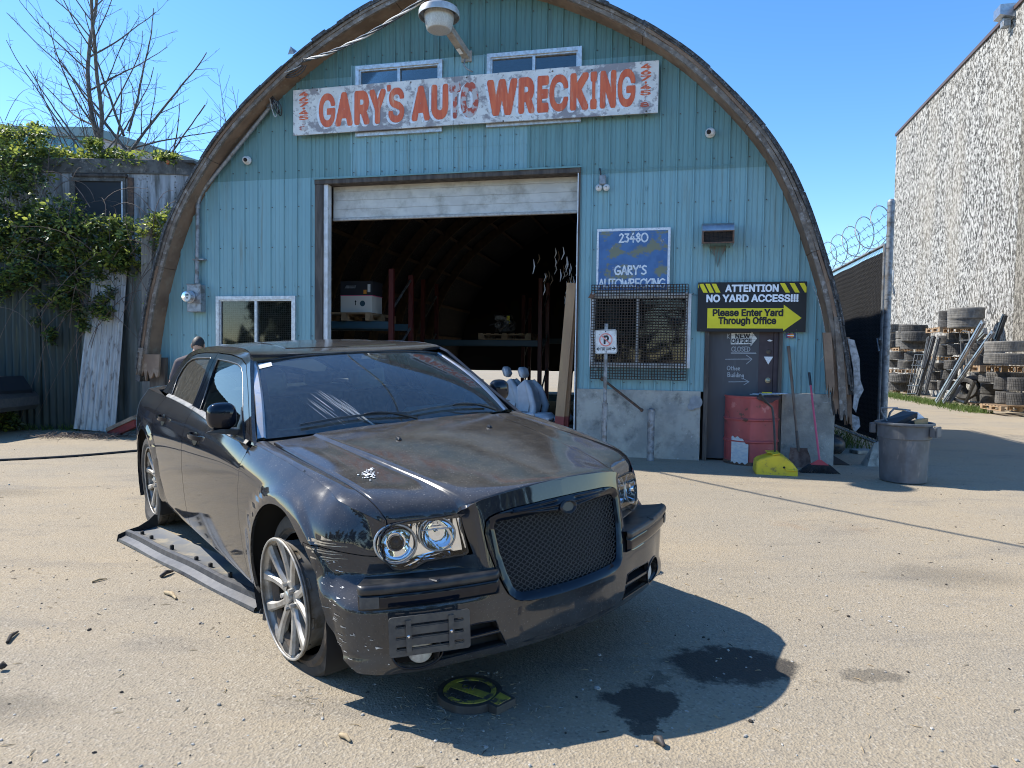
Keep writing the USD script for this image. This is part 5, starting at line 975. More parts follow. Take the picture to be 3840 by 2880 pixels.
for (x0, x1, z0) in ((.100, .255, .035), (5.215, 5.355, .055)):
    zz = z0 + .61
    for c in '467·4518':
        h = .030 if c == '·' else .066
        g = put_letter(c, x0 + (.055 if c in '1·' else 0), x1 - (.055 if c in '1·' else 0), zz - h, zz, 2); P(ms, 'digit', prism(g, -.0155, -.0125), 'sign_red_worn' if (c == '8' or zz < z0 + .2) else 'sign_red'); zz -= h + .012
for x, z in ((.4, .655), (1.9, .665), (2.75, .67), (4.0, .665), (4.55, .64), (5.3, .03), (3.3, .02)): P(ms, 'bolt', xf(rotx_prof([(0, .018), (.011, .016), (.013, .012), (.013, 0)], 8), t=(x, 0, z)), 'steel_dark')
# address board
M('board_blue', (.040, .105, .245), (.055, .135, .29), 6, rough=.55, dirt=(.155, .160, .105), dscale=3.4, dstretch=(1, 1, 1.3), dlo=.50, dhi=.58, dirt2=(.36, .30, .28), d2scale=12, d2lo=.66, d2hi=.70)
M('paint_white', (.66, .68, .70), (.52, .55, .58), 30, rough=.6, dirt=(.10, .13, .22), dscale=28, dlo=.60, dhi=.66)
ab = fthing('address_sign', "faded blue board with white numbers 23480 above the mesh window", 'sign', -1.505, .035, 2.31)
P(ab, 'board', prism(box(0, 0, 1.005, .88), -.01, .01), 'board_blue'); P(ab, 'painted_border', prism(box(0, 0, 1.005, .88).difference(box(.028, .02, .972, .845)), -.012, -.010), 'paint_white')
for l in word('23480', .31, .690, .118, .13): P(ab, 'digit', prism(LineString(l).buffer(.0105, quad_segs=3), -.0125, -.010), 'paint_white')
for l in word("GARY'S", .255, .245, .118, .10): P(ab, 'letter', prism(LineString(l).buffer(.011, quad_segs=3), -.0125, -.010), 'paint_white')
for l in word('AUTOWRECKING', .035, .062, .118, .070): P(ab, 'letter', prism(LineString(l).buffer(.010, quad_segs=3), -.0125, -.010), 'paint_white')
# window guard
wg = fthing('window_guard', 'rusty black woven wire guard over the office window', 'window guard', -1.56, .075, 1.10)
P(wg, 'wire_mesh', mesh_wires(.0, 0, 1.31, 1.31, .0385, .0058, 0, .002, 4), 'mesh_black', kind='stuff')
for x, z in ((.02, 1.19), (1.29, 1.19), (.08, .135), (1.25, .10)): P(wg, 'fixing', xf(rotx_prof([(0, .03), (.012, .028), (.018, .015), (.018, -.05)], 12), t=(x, 0, z)), 'galvanised')
P(wg, 'corner_plate', hull([(-.05, -.01, 1.13), (.02, -.01, 1.12), (.05, -.01, 1.19), (.0, -.01, 1.22), (-.05, 0.01, 1.13), (.02, 0.01, 1.12), (.05, 0.01, 1.19), (.0, 0.01, 1.22)]), 'rust')
P(wg, 'stay_wire', tube([(1.29, .02, 1.19), (1.38, .03, 1.165), (1.46, .05, 1.165)], .004, 5), 'steel_dark')
M('dim_paper', (.30, .31, .28), (.16, .17, .16), 20, rough=.8); M('dim_red', (.20, .06, .05), (.25, .22, .2), 25, rough=.8); M('dim_green', (.22, .25, .12), (.14, .16, .09), 30, rough=.8)
for x0, z0, x1, z1, m_ in ((-.44, 2.06, -.27, 2.20, 'dim_paper'), (-.46, 1.88, -.28, 2.0, 'board_blue'), (-.46, 1.70, -.28, 1.83, 'dim_red'), (-.42, 1.33, -.29, 1.60, 'dim_green'), (-1.38, 1.70, -1.12, 2.15, 'dim_paper')): P(bw, 'notice_inside', bx(x0, x1, .012 if x0 > -1 else .2, .016 if x0 > -1 else .205, z0, z1), m_)
P(bw, 'dark_jacket_inside', hull([(-1.20, .1, 2.2), (-1.05, .1, 2.2), (-1.18, .14, 1.78), (-.98, .14, 1.76), (-1.12, .1, 2.24)]), 'matt_black')
# attention sign
M('sign_black', (.006, .006, .007), rough=.5); M('sign_yellow', (.66, .56, .015), (.62, .52, .012), 4, rough=.5); M('sign_letter_white', (.70, .72, .76), rough=.5)
at_ = fthing('attention_sign', 'black sign reading ATTENTION NO YARD ACCESS with a yellow arrow above the door', 'sign', -.120, .05, 1.768)
P(at_, 'board', prism(box(0, 0, 1.385, .665), -.004, .004), 'sign_black')
for k in range(3): P(at_, 'hazard_stripe', prism(Polygon([(.012 + .082 * k + a, b) for a, b in ((0, .645), (.058, .645), (.118, .525), (.060, .525))]).intersection(box(.005, 0, 1.38, 1)), -.0055, -.004), 'sign_yellow')
for k in range(3): P(at_, 'hazard_stripe', prism(Polygon([(1.048 + .120 * k + a, b) for a, b in ((0, .645), (.062, .645), (.130, .520), (.072, .520))]).intersection(box(.005, 0, 1.38, 1)), -.0055, -.004), 'sign_yellow')
P(at_, 'hazard_stripe', prism(Polygon([(.0, .645), (.0, .60), (.008, .585), (.012, .60)]), -.0055, -.004), 'sign_yellow')
ar = Polygon([(.130, .045), (.130, .315), (1.105, .315), (1.105, .360), (1.330, .185), (1.105, .012), (1.105, .045)]); P(at_, 'arrow', prism(ar, -.0055, -.004), 'sign_yellow')
def fit(s_, x0, x1, z0, z1, grow=3, m='sign_letter_white', y=-.0055, par=at_):
    g = put_letter(s_, x0, x1, z0, z1, grow)
    for h in getattr(g, 'geoms', [g]): P(par, 'letter', prism(h, y - .0013, y + .0015), m)
fit('ATTENTION', .355, 1.035, .530, .632); fit('NO YARD ACCESS!!!', .112, 1.285, .395, .500)
fit('Please Enter Yard', .200, 1.100, .205, .305, 3, 'sign_black', -.007); fit('Through Office', .275, 1.015, .075, .200, 3, 'sign_black', -.007)
for x, z in ((.05, .03), (1.27, .03), (.02, .64), (1.36, .64)): P(at_, 'screw', xf(rotx_prof([(0, .007), (.006, .006), (.007, 0)], 8), t=(x, 0, z)), 'steel_dark')
# card sticker
M('card_blue', (.05, .05, .12), rough=.5); M('card_red', (.42, .05, .04), rough=.5); M('card_orange', (.60, .24, .03), rough=.5)
cs = fthing('card_sticker', 'small payment card sticker with red and orange discs right of the door', 'sticker', 1.03, .026, 1.688); P(cs, 'sheet', prism(box(0, 0, .113, .066), -.002, .002), 'card_blue')
P(cs, 'red_disc', prism(Point(.040, .033).buffer(.026), -.003, -.002), 'card_red'); P(cs, 'orange_disc', prism(Point(.073, .033).buffer(.026), -.0036, -.0026), 'card_orange'); P(cs, 'band', prism(box(.016, .027, .097, .040), -.0042, -.0030), 'paint_white')
# no-parking sign on its post, and the short bollard
npx, npy = F(-1.31, .55, 0)[:2]
M('sign_face_white', (.66, .65, .63), (.54, .52, .49), 14, rough=.5, dirt=(.30, .20, .13), dscale=18, dlo=.64, dhi=.70); M('faded_red', (.62, .15, .13), (.66, .30, .26), 20, rough=.6)
pz_ = ray_pts = None
npo = thing('no_parking_sign', 'white no parking fire lane sign on a galvanised pipe post', 'sign', (npx, npy, 0), YF + .06)
P(npo, 'post', cat(cyl((0, 0, 0), (0, 0, .78), .037, 20), cyl((0, 0, .78), (0, 0, 1.845), .026, 18)), 'galvanised', 40); P(npo, 'collar', cat(cyl((0, 0, .765), (0, 0, .79), .042, 20)), 'galvanised', 40)
pl_ = rrect(-.145, 1.445, .145, 1.765, .03); RO = Ry(-.045)
def np_(m, nm, mt, par=npo): return P(par, nm, xf(xf(m, None, (0, 0, -1.6)), RO, (0, -.035, 1.6)), mt)
b_ = np_(prism(pl_, -.0015, .0015), 'plate', 'sign_face_white'); np_(prism(pl_.difference(pl_.buffer(-.006)).buffer(0) if False else pl_.buffer(-.006).difference(pl_.buffer(-.011)), -.0025, -.0015), 'black_border', 'print_black')
cc_ = Point(0, 1.632); np_(prism(cc_.buffer(.088).difference(cc_.buffer(.072)).union(LineString([(-.055, 1.687), (.055, 1.577)]).buffer(.008)), -.0030, -.0015), 'red_ring_and_bar', 'faded_red')
np_(prism(put_letter('P', -.030, .042, 1.575, 1.690, 5), -.0024, -.0015), 'letter_p', 'print_black')
for sg in (-1, 1): np_(prism(Polygon([(sg * .132, 1.513), (sg * .095, 1.540), (sg * .102, 1.519), (sg * .078, 1.519), (sg * .078, 1.507), (sg * .102, 1.507), (sg * .095, 1.486)]), -.0024, -.0015), 'arrow', 'print_black')
np_(prism(put_letter('FIRE LANE', -.072, .072, 1.492, 1.532, 1), -.0024, -.0015), 'lettering', 'print_black')
for z in (1.74, 1.47): np_(xf(rotx_prof([(0, .006), (.008, .004), (.009, 0)], 8), t=(0, 0, z)), 'bolt', 'steel_dark')
bo = thing('bollard', 'short grey pipe bollard standing before the concrete base', 'bollard', (1.90, 9.27, 0), 0); P(bo, 'pipe', cyl((0, 0, 0), (0, 0, .70), .050, 26), 'galvanised', 40); P(bo, 'domed_cap', xf(revolve([(0, .022), (.02, .018), (.04, .006), (.053, -.002), (.053, -.02)], 26), t=(0, 0, .702)), 'galvanised', 40)
br_ = fthing('rusty_brace_pipe', 'rusty pipe brace slanting down from the window guard to the bollard', 'pipe', 0, 0, 0); P(br_, 'pipe', cyl((-1.40, -.05, 1.10), (-.83, -.20, .68), .018, 14), 'rust', True); P(br_, 'elbow', cat(xf(tm(trimesh.creation.icosphere(2, .033)), t=(-1.39, -.05, 1.095)), xf(tm(trimesh.creation.icosphere(2, .026)), t=(-.835, -.20, .683))), 'rust', True)
# cameras, bells, vent, meter, conduit, light
M('camera_white', (.68, .68, .67), (.58, .57, .55), 10, rough=.35)
def dome_cam(s, z, lab, rz, rv):
    c = fthing('security_camera', lab, 'camera', s, .02, z); P(c, 'base', xf(rotx_prof([(0, .03), (.062, .03), (.066, .022), (.066, 0)], 28)), 'camera_white', 30)
    b = P(c, 'ball', xf(tm(trimesh.creation.icosphere(3, .056)), t=(0, -.045, 0)), 'camera_white', True); d = np.array([math.sin(rz) * math.cos(rv), -math.cos(rz) * math.cos(rv), math.sin(rv)]); q = np.array([0, -.045, 0]) + d * .040
    P(b, 'lens_port', cat(cyl(q, q + d * .019, .030, 22), xf(tm(trimesh.creation.icosphere(2, .012)), t=q + d * .019)), 'gloss_black', 30)
dome_cam(-7.00, 4.41, 'white dome camera on the left side of the front', .35, -.25); dome_cam(-.01, 4.44, 'white dome camera on the right side of the front', -.45, -.22)
bl = fthing('door_bell', 'grey bell box with two round white gongs', 'bell', -1.44, .02, 3.76); P(bl, 'box', bx(-.048, .048, -.055, 0, .04, .175, .012), 'galvanised', 30)
for sx in (-.052, .052): P(bl, 'gong', xf(rotx_prof([(0, .052), (.012, .05), (.035, .04), (.047, .018), (.048, .008)], 24), t=(sx, -.01, .005)), 'camera_white', 40); 
for sx in (-.052, .052): P(bl, 'gong_screw', xf(rotx_prof([(0, .060), (.008, .058), (.008, .05)], 10), t=(sx, -.01, .005)), 'steel_dark')
P(bl, 'cable_entry', tube([(-.03, -.02, .17), (-.032, -.03, .22), (-.045, -.02, .27)], .012, 8), 'trim_black', True); P(bl, 'bell_wire', tube([(-.045, -.022, .262), (.3, -.024, .235), (.75, -.024, .255), (1.3, -.024, .235), (1.75, -.022, .25)], .0035, 5), 'siding_mid', True)
vh = fthing('vent_hood', 'galvanised vent hood with a mesh front and rust streak', 'vent', -.09, .02, 2.93)
t = np.linspace(0, np.pi / 2, 8); sd = Polygon([(0, 0), (.20, -.0)] + [(.20 - .10 * (1 - math.cos(a)) * 1.0, .16 + .12 * math.sin(a)) for a in t] + [(0, .28)])
M('galv_shiny', (.42, .43, .45), (.33, .34, .36), 12, rough=.32, metal=.8)
for x in (.0, .404): P(vh, 'side_cheek', xf(prism(sd, 0, .006), np.array([[0, 1., 0], [-1., 0, 0], [0, 0, 1.]]), (x, 0, 0)), 'aluminium_worn')
P(vh, 'hood', grid(np.array([[(x, -.20 + .10 * (1 - math.cos(a)), .16 + .122 * math.sin(a)) for x in (0, .405)] for a in t] + [[(x, 0, .283) for x in (0, .405)]])), 'galv_shiny', True)
P(vh, 'frame', prism(box(.0, .0, .41, .17).difference(box(.022, .018, .388, .155)), -.207, -.195), 'rust'); P(vh, 'wire_mesh', mesh_wires(.02, .015, .39, .158, .0165, .0016, -.198, 0, 3), 'mesh_black', kind='stuff'); P(vh, 'dark_throat', bx(.008, .40, -.17, -.16, .005, .17), 'matt_black')
M('rust_streak', (.12, .10, .085), (.075, .17, .18), 30, stretch=(3, 3, .25), lo=.42, hi=.58, rough=.7); P(vh, 'rust_streak', prism(Polygon([(.10, -.01), (.34, -.01), (.26, -.16), (.22, -.30), (.18, -.14), (.12, -.07)]), -.0185 + .015, -.003), 'rust_streak')
mt_ = fthing('electric_meter', 'grey electric meter box with a round glass meter', 'meter', -8.02, .0, 2.035); P(mt_, 'box', bx(0, .255, -.14, 0, 0, .435, .008), 'galvanised', 20); P(mt_, 'box_lid', bx(-.006, .261, -.152, -.136, .43, .446, .004), 'galvanised')
P(mt_, 'meter_ring', xf(rotx_prof([(.094, .0), (.098, .012), (.094, .024), (.085, .026)], 30), t=(.075, -.14, .235)), 'galv_shiny', 40); mb = P(mt_, 'meter_glass', xf(rotx_prof([(0, .128), (.06, .126), (.078, .118), (.084, .10), (.084, .01)], 30), t=(.075, -.14, .235)), 'lamp_glass', 40); P(mb, 'dial_face', xf(rotx_prof([(0, .10), (.074, .10), (.074, .02)], 28), t=(.075, -.14, .235)), 'paper_white', 30)
P(mb, 'register_window', bx(.04, .11, -.243, -.239, .25, .275), 'print_black'); P(mb, 'display_dot', bx(.072, .098, -.243, -.239, .205, .225), 'print_black')
cdp = np.array([(-7.885, -.07, 2.47), (-7.876, -.07, 2.93), (-7.866, -.07, 3.45), (-7.862, -.07, 3.72), (-7.80, -.08, 3.90), (-7.64, -.09, 4.08), (-7.30, -.09, 4.43), (-6.9, -.09, 4.84), (-6.56, -.09, 5.19)])
cd = fthing('electrical_conduit', 'grey steel conduit rising from the meter along the arch', 'conduit'); cc2 = CubicSpline(np.linspace(0, 1, 9), cdp)(np.linspace(0, 1, 50)); P(cd, 'pipe', tube(cc2, .030, 14), 'galvanised', True)
for z, x in ((2.53, -7.883), (2.85, -7.877), (3.72, -7.862)): P(cd, 'coupling', cyl((x, -.07, z - .035), (x + .001, -.07, z + .035), .038, 16), 'galvanised', 40)
P(cd, 'strap', bx(-7.94, -7.74, -.105, 0, 2.86, 2.885, .004), 'galvanised'); P(cd, 'weather_head', xf(hull([(-.05, -.05, 0), (.05, -.05, 0), (-.05, .05, 0), (.05, .05, 0), (.09, -.055, .09), (.09, .055, .09), (-.01, 0, .15), (.07, 0, .16), (.12, -.03, .05), (.12, .03, .05)]), None, (-6.56, -.09, 5.17)), 'galvanised', 30)
for q in range(4): a = np.array([(-6.46, -.09, 5.23), (-6.40 + .02 * q, -.15, 5.12 - .03 * q), (-6.42 + .03 * q, -.2, 5.0 + .06 * q), (-6.52 + .02 * q, -.18, 5.30), (-6.50 + .03 * q, -.22, 5.52), (-6.25 + .05 * q, -.3, 5.58 - .02 * q), (-5.90 + .03 * q, -.34, 5.66)]); P(cd, 'drip_loop', tube(CubicSpline(np.linspace(0, 1, 7), a)(np.linspace(0, 1, 30)), .008, 6), 'trim_black' if q else 'old_wire', True)
P(cd, 'wire_insulator', xf(hull([(-.05, -.04, -.05), (.05, -.04, -.05), (.06, .03, .02), (-.06, .03, .02), (0, -.05, .06), (0, .04, .06)]), None, (-6.03, -.36, 5.86)), 'galvanised', 30)
# service cable: three twisted lines from the arch up over the yard
A0, A1 = F(-5.85, .36, 5.72), np.array([-.16, 6.35, 5.17]); dv = A1 - A0; A2 = A0 + dv * 1.9 + np.array([0, 0, .9]); A3 = A0 + dv * 3.4 + np.array([0, 0, 3.2])
cpts = CubicSpline([0, 1, 1.9, 3.4], np.array([A0, A1, A2, A3])); tt = np.linspace(0, 3.4, 420); base_c = cpts(tt); o3 = []
M('cable_white', (.55, .55, .53), (.30, .30, .30), 40, rough=.6); sc_ = thing('service_cable', 'twisted overhead service cable running from the arch over the yard', 'cable')
for q in range(3):
    ph = tt * 26 + q * 2.1; P(sc_, 'line', tube(base_c + .016 * np.stack([np.cos(ph), 0 * ph, np.sin(ph)], 1), .011, 5), 'trim_black' if q else 'cable_white', True)
# yard light
M('lamp_shade', (.46, .48, .49), (.34, .35, .36), 9, rough=.4, metal=.3); M('refractor', (.50, .50, .47), (.36, .35, .32), 30, stretch=(6, 6, .3), rough=.3, spec=.6); M('arm_grey', (.34, .31, .27), (.26, .23, .20), 14, rough=.6)
yl = fthing('yard_light', 'round yard light on a box arm above the windows', 'lamp', -3.50, .62, 5.86)
P(yl, 'shade', xf(revolve([(.0, .30), (.03, .30), (.04, .24), (.06, .235), (.17, .225), (.26, .18), (.278, .15), (.28, .08), (.274, .078), (.266, .14), (.22, .16)], 40), None, (-.16, 0, .08)), 'lamp_shade', 35); P(yl, 'photocell', xf(revolve([(0, .38), (.03, .375), (.036, .36), (.036, .29)], 20), None, (-.16, 0, .08)), 'arm_grey', 40)
P(yl, 'refractor', xf(revolve([(.205, .11), (.20, .04), (.182, -.04), (.166, -.09), (.152, -.10), (.11, -.103), (0, -.095)], 40), None, (-.16, 0, .08)), 'refractor', 40)
aa, ab_ = np.array([-.10, .02, .10]), np.array([.06, .60, -.125]); d_ = ab_ - aa; P(yl, 'arm', sweep(np.array([aa, aa + d_ * .5, ab_]), [(-.055, -.045), (.055, -.045), (.055, .05), (-.055, .05)], up=(0, 0, 1)), 'arm_grey'); P(yl, 'arm_plate', bx(-.02, .14, .585, .61, -.21, -.05, .006), 'arm_grey')
P(yl, 'warning_label', xf(bx(-.022, .022, -.002, .002, -.05, .05), None, (.115, .44, -.16)) if False else sweep(np.array([aa + d_ * .68, aa + d_ * .84]) + [-.02, -.02, -.050], [(-.03, -.002), (.03, -.002), (.03, .002), (-.03, .002)], up=(0, 0, 1)), 'white_label'); P(yl, 'wire_tail', tube([(.05, .56, -.18), (.04, .52, -.28), (.09, .52, -.34), (.17, .55, -.38)], .012, 7), 'galvanised', True)
# ================================================================ things standing along the front
M('drum_red', (.38, .070, .065), (.30, .058, .055), 4, rough=.5, dirt=(.10, .045, .030), dscale=8, dlo=.60, dhi=.66, dirt2=(.50, .16, .14), d2scale=5, d2lo=.60, d2hi=.66, bump=.05, bscale=20)
dr = thing('steel_drum', 'dented red steel drum with rusty rims beside the door', 'drum', (3.245, 9.22, 0), .4)
DR, DH = .345, .915; pr = [(0, .012), (DR - .02, .012), (DR - .005, .0), (DR + .006, .006), (DR + .006, .02), (DR - .003, .03)]
for zc in (.315, .605): pr += [(DR - .002, zc - .05), (DR - .001, zc - .022), (DR + .014, zc - .006), (DR + .014, zc + .006), (DR - .001, zc + .022), (DR - .002, zc + .05)]
pr += [(DR - .003, DH - .03), (DR + .006, DH - .018), (DR + .006, DH - .004), (DR - .004, DH), (DR - .012, DH - .012)]
v, f = revolve(pr, 64); ang = np.arctan2(v[:, 1], v[:, 0]); n_ = meshkit.fbm(np.stack([np.cos(ang) * 2, np.sin(ang) * 2, v[:, 2] * 4], 1), 3, 4) - .5; v[:, :2] *= (1 + .022 * n_)[:, None]; P(dr, 'body', (v, f), 'drum_red', 35)
M('drum_lid', (.11, .075, .055), (.19, .13, .10), 8, rough=.8, bump=.2); P(dr, 'lid', xf(revolve([(0, DH - .012), (DR - .012, DH - .012), (DR - .014, DH - .03)], 40)), 'drum_lid', 30)
P(dr, 'rusty_chime', xf(revolve([(DR + .0075, .0), (DR + .0095, .008), (DR + .0095, .032), (DR + .003, .048)], 64)), 'rust', True)
lb = []
for (a0, a1, z0, z1) in [(-3.05, -2.38, .03, .37)]:
    aa = np.linspace(a0, a1, 20); zz = np.linspace(z0, z1, 8); lb = np.array([[((DR + .011) * math.cos(a), (DR + .011) * math.sin(a), z - (.10 * max(0, (a - a0) / (a1 - a0) - .55) * (z - z0) / (z1 - z0) * 2.2) + .012 * math.sin(a * 31)) for z in zz] for a in aa])
M('faded_label', (.46, .50, .53), (.60, .60, .57), 16, stretch=(1, 1, 3), rough=.8, dirt=(.22, .08, .06), dscale=9, dlo=.66, dhi=.72); P(dr, 'torn_label', grid(lb), 'faded_label', True)
M('cloth_plum', (.060, .035, .034), (.04, .025, .025), 8, rough=.95); M('paper_blue', (.58, .62, .70), (.42, .47, .56), 6, rough=.7)
rag = fthing('rag', 'dark plum rag hanging over the drum rim', 'rag', 0, 0, 0); rp = fin((3.245, 9.22, 0))
gr = np.array([[(rp[0] + .02 + x * .30, rp[1] - .24 - .125 * min(1, y * 2.2) + .004 * math.sin(x * 17), DH + .012 - (.16 * max(0, y - .35) * (1 - .7 * abs(x - .45) * 2)) + .005 * math.sin(x * 23 + y * 9)) for y in np.linspace(0, 1, 10)] for x in np.linspace(0, 1, 16)]); P(rag, 'cloth', grid(gr), 'cloth_plum', True)
mg = fthing('magazine_stack', 'loose papers and magazines lying on the red drum', 'papers', rp[0], 0, DH + .012)
for k, (dx, dy, rz, w_, l_) in enumerate([(.14, rp[1] - .14, .5, .30, .21), (.17, rp[1] - .16, .3, .30, .21), (.24, rp[1] - .12, .15, .28, .2), (.28, rp[1] - .16, .08, .26, .18)]): P(mg, 'magazine', xf(bx(-w_ / 2, w_ / 2, -l_ / 2, l_ / 2, 0, .005), Rz(rz), (dx, dy, .004 + .007 * k)), 'paper_blue' if k % 2 else 'paper_white')
P(mg, 'yellow_pencil', cyl((.10, rp[1] - .22, .036), (.22, rp[1] - .25, .038), .008, 8), 'sign_yellow')
# lobby dustpan
M('pan_yellow', (.58, .44, .020), (.50, .37, .02), 6, rough=.55, dirt=(.10, .085, .04), dscale=6, dlo=.54, dhi=.66, dirt2=(.16, .14, .09), d2scale=16, d2lo=.60, d2hi=.66)
dp = thing('lobby_dustpan', 'yellow long-handled dustpan standing on its bin', 'dustpan', (3.25, 8.36, 0), YF - .02)
def pan(u, w): pass
prof_s = [(-.245, .02), (-.235, .155), (-.20, .185), (-.02, .252), (.03, .255), (.10, .225), (.19, .15), (.245, .075), (.248, .0), (-.235, .0)]
sh = Polygon(prof_s); secs = []
for y, sc_ in ((-.155, .93), (-.145, .985), (-.12, 1.0), (.13, 1.0), (.15, .985), (.16, .93)): secs.append([(x * sc_, y, z * (sc_ if z > .03 else 1)) for x, z in prof_s])
sv = np.array(secs); sv = np.concatenate([sv, sv[:, :1]], 1); e0, e1 = sv[0, :-1], sv[-1, :-1]; tri = cap_tris([(p[0], p[2]) for p in e0]); v, f = cat(grid(sv), (e0, tri), (e1, tri[:, ::-1])); P(dp, 'bin', (v, f), 'pan_yellow', 20)
P(dp, 'lip', bx(-.10, .02, -.06, .16, .25, .262, .004), 'pan_yellow'); P(dp, 'top_rim', xf(bx(-.05, .04, -.165, .17, 0, .012, .004), Ry(-.2), (-.0, 0, .252)), 'pan_yellow'); P(dp, 'side_rib', bx(.10, .23, -.170, -.157, .06, .085, .006), 'pan_yellow', 30); P(dp, 'pivot', xf(rotx_prof([(0, .012), (.012, .01), (.014, 0)], 14), t=(.085, -.158, .10)), 'matt_black')
hp = np.array([(.0, .02, .25), (-.012, .06, .55), (-.03, .10, .76), (-.055, .09, .82), (-.12, .05, .88), (-.18, .0, .945)]); P(dp, 'handle', tube(CubicSpline(np.linspace(0, 1, 6), hp)(np.linspace(0, 1, 24)), .0135, 10), 'trim_black', True); P(dp, 'grip', cyl(hp[4] * 1, hp[5] + [-.02, -.015, .02], .019, 12), 'rubber', 40)
# shovel, pink broom
M('shovel_wood', (.19, .145, .11), (.115, .088, .07), 8, stretch=(3, 3, .4), rough=.8); M('shovel_blade', (.085, .045, .035), (.14, .09, .07), 16, rough=.8, bump=.2)
b0, t0 = np.array([3.75, 8.80, .0]), F(1.06, .04, 1.58); dd = t0 - b0; sv_ = thing('shovel', 'old shovel with a rusty blade and wooden shaft against the wall', 'shovel'); P(sv_, 'shaft', tube([b0 + dd * t for t in (.16, .35, .6, .85, 1.0)], [.016, .0165, .0175, .019, .021], 10), 'shovel_wood', True)
u_ = dd / np.linalg.norm(dd); sxd = np.array([math.cos(YF), math.sin(YF), 0]); nd_ = np.cross(sxd, u_); bl_ = np.array([[b0 + u_ * (.01 + h) + sxd * w_ * (1 if h < .22 else .82) + nd_ * (.03 * (w_ / .13) ** 2 + .0) for w_ in np.linspace(-.13, .13, 9)] for h in (0, .06, .14, .22, .25)]); P(sv_, 'blade', cat(grid(bl_), grid(bl_[:, ::-1] + nd_ * .004)), 'shovel_blade', 40); P(sv_, 'socket', tube([b0 + dd * .13, b0 + dd * .30], [.021, .018], 10), 'steel_dark', True)
M('broom_pink', (.52, .075, .13), rough=.45); M('broom_red', (.52, .06, .06), rough=.5); M('bristle', (.018, .018, .022), (.035, .033, .03), 40, rough=.85)
bb, bt = np.array([3.83, 8.43, .155]), F(1.30, .18, 1.235); dd = bt - bb; bm = thing('broom', 'broom with a pink handle and wide black bristles', 'broom'); P(bm, 'handle', tube([bb, bb + dd * .5, bb + dd * .86], .0125, 10), 'broom_pink', True); P(bm, 'grip', tube([bb + dd * .85, bb + dd], [.0165, .0165], 10), 'trim_black', True)
RB = Rz(YF * .7); P(bm, 'head', xf(hull([(-.11, -.03, .10), (.11, -.03, .10), (-.11, .03, .10), (.11, .03, .10), (-.045, -.02, .135), (.045, -.02, .135), (-.045, .02, .135), (.045, .02, .135), (-.02, 0, .165), (.02, 0, .165)]), RB, (3.83, 8.43, 0)), 'broom_red', 25)
g = np.random.default_rng(5); o = []
for x in np.linspace(-.115, .115, 40):
    for y in (-.025, -.008, .008, .025): o.append(tube([(x, y, .104), (x * 2.05 + g.normal(0, .004), y * 2.0 + g.normal(0, .006), .002)], [.0055, .0035], 4))
P(bm, 'bristles', xf(cat(*o), RB, (3.83, 8.43, 0)), 'bristle', kind='stuff')
# grey bin with rubbish in it
M('bin_grey', (.100, .108, .118), (.075, .080, .087), 6, rough=.55, dirt=(.17, .16, .15), dscale=10, dstretch=(2, 2, .5), dlo=.56, dhi=.74)
bn = thing('rubbish_bin', 'round grey plastic bin full of rubbish at the gate', 'bin', (4.58, 7.93, 0), -.3)
P(bn, 'body', cat(revolve([(0, .002), (.222, .002), (.238, .012), (.242, .03), (.262, .50), (.266, .505), (.277, .515), (.283, .66), (.290, .665), (.308, .668), (.312, .678), (.310, .692), (.300, .697), (.286, .690), (.276, .64), (.25, .40), (.24, .30), (0, .28)], 56)), 'bin_grey', 35)
for a in (-.55, 2.6): P(bn, 'handle', xf(cat(bx(.285, .36, -.075, -.058, .545, .66, .006), bx(.285, .36, .058, .075, .545, .66, .006), bx(.335, .362, -.075, .075, .545, .665, .008)), Rz(a)), 'bin_grey', 25)
M('board_black', (.015, .015, .017), rough=.5); M('board_white', (.62, .62, .66), rough=.6); M('raw_wood', (.36, .22, .10), (.28, .17, .08), 8, rough=.7)
fr_ = thing('broken_frame', 'broken black and white picture frame sticking out of the bin', 'frame', (4.60, 7.95, .66), .2); P(fr_, 'backing', hull([(-.20, -.02, .0), (-.20, .16, .03), (.10, .16, .15), (.07, -.10, .15), (-.18, -.02, -.06), (.10, .16, .10), (.07, -.10, .10)]), 'board_black'); P(fr_, 'white_edge', hull([(.07, -.105, .155), (.20, -.09, .07), (.20, -.08, .0), (.07, -.10, .06), (.10, .12, .16), (.22, .12, .08)]), 'board_white'); P(fr_, 'wood_edge', hull([(-.02, -.17, .06), (.16, -.16, .09), (.16, -.16, .02), (-.02, -.17, .0), (-.01, -.13, .07), (.15, -.12, .09)]), 'raw_wood')
bs = thing('bent_strip', 'bent metal strip leaning out of the grey bin', 'strip', (4.46, 7.95, .60), 0); P(bs, 'strip', tube([(.02, .05, .0), (-.06, .06, .12), (-.10, .08, .20), (-.10, .09, .245), (.10, .10, .25)], .008, 6), 'galvanised', True)
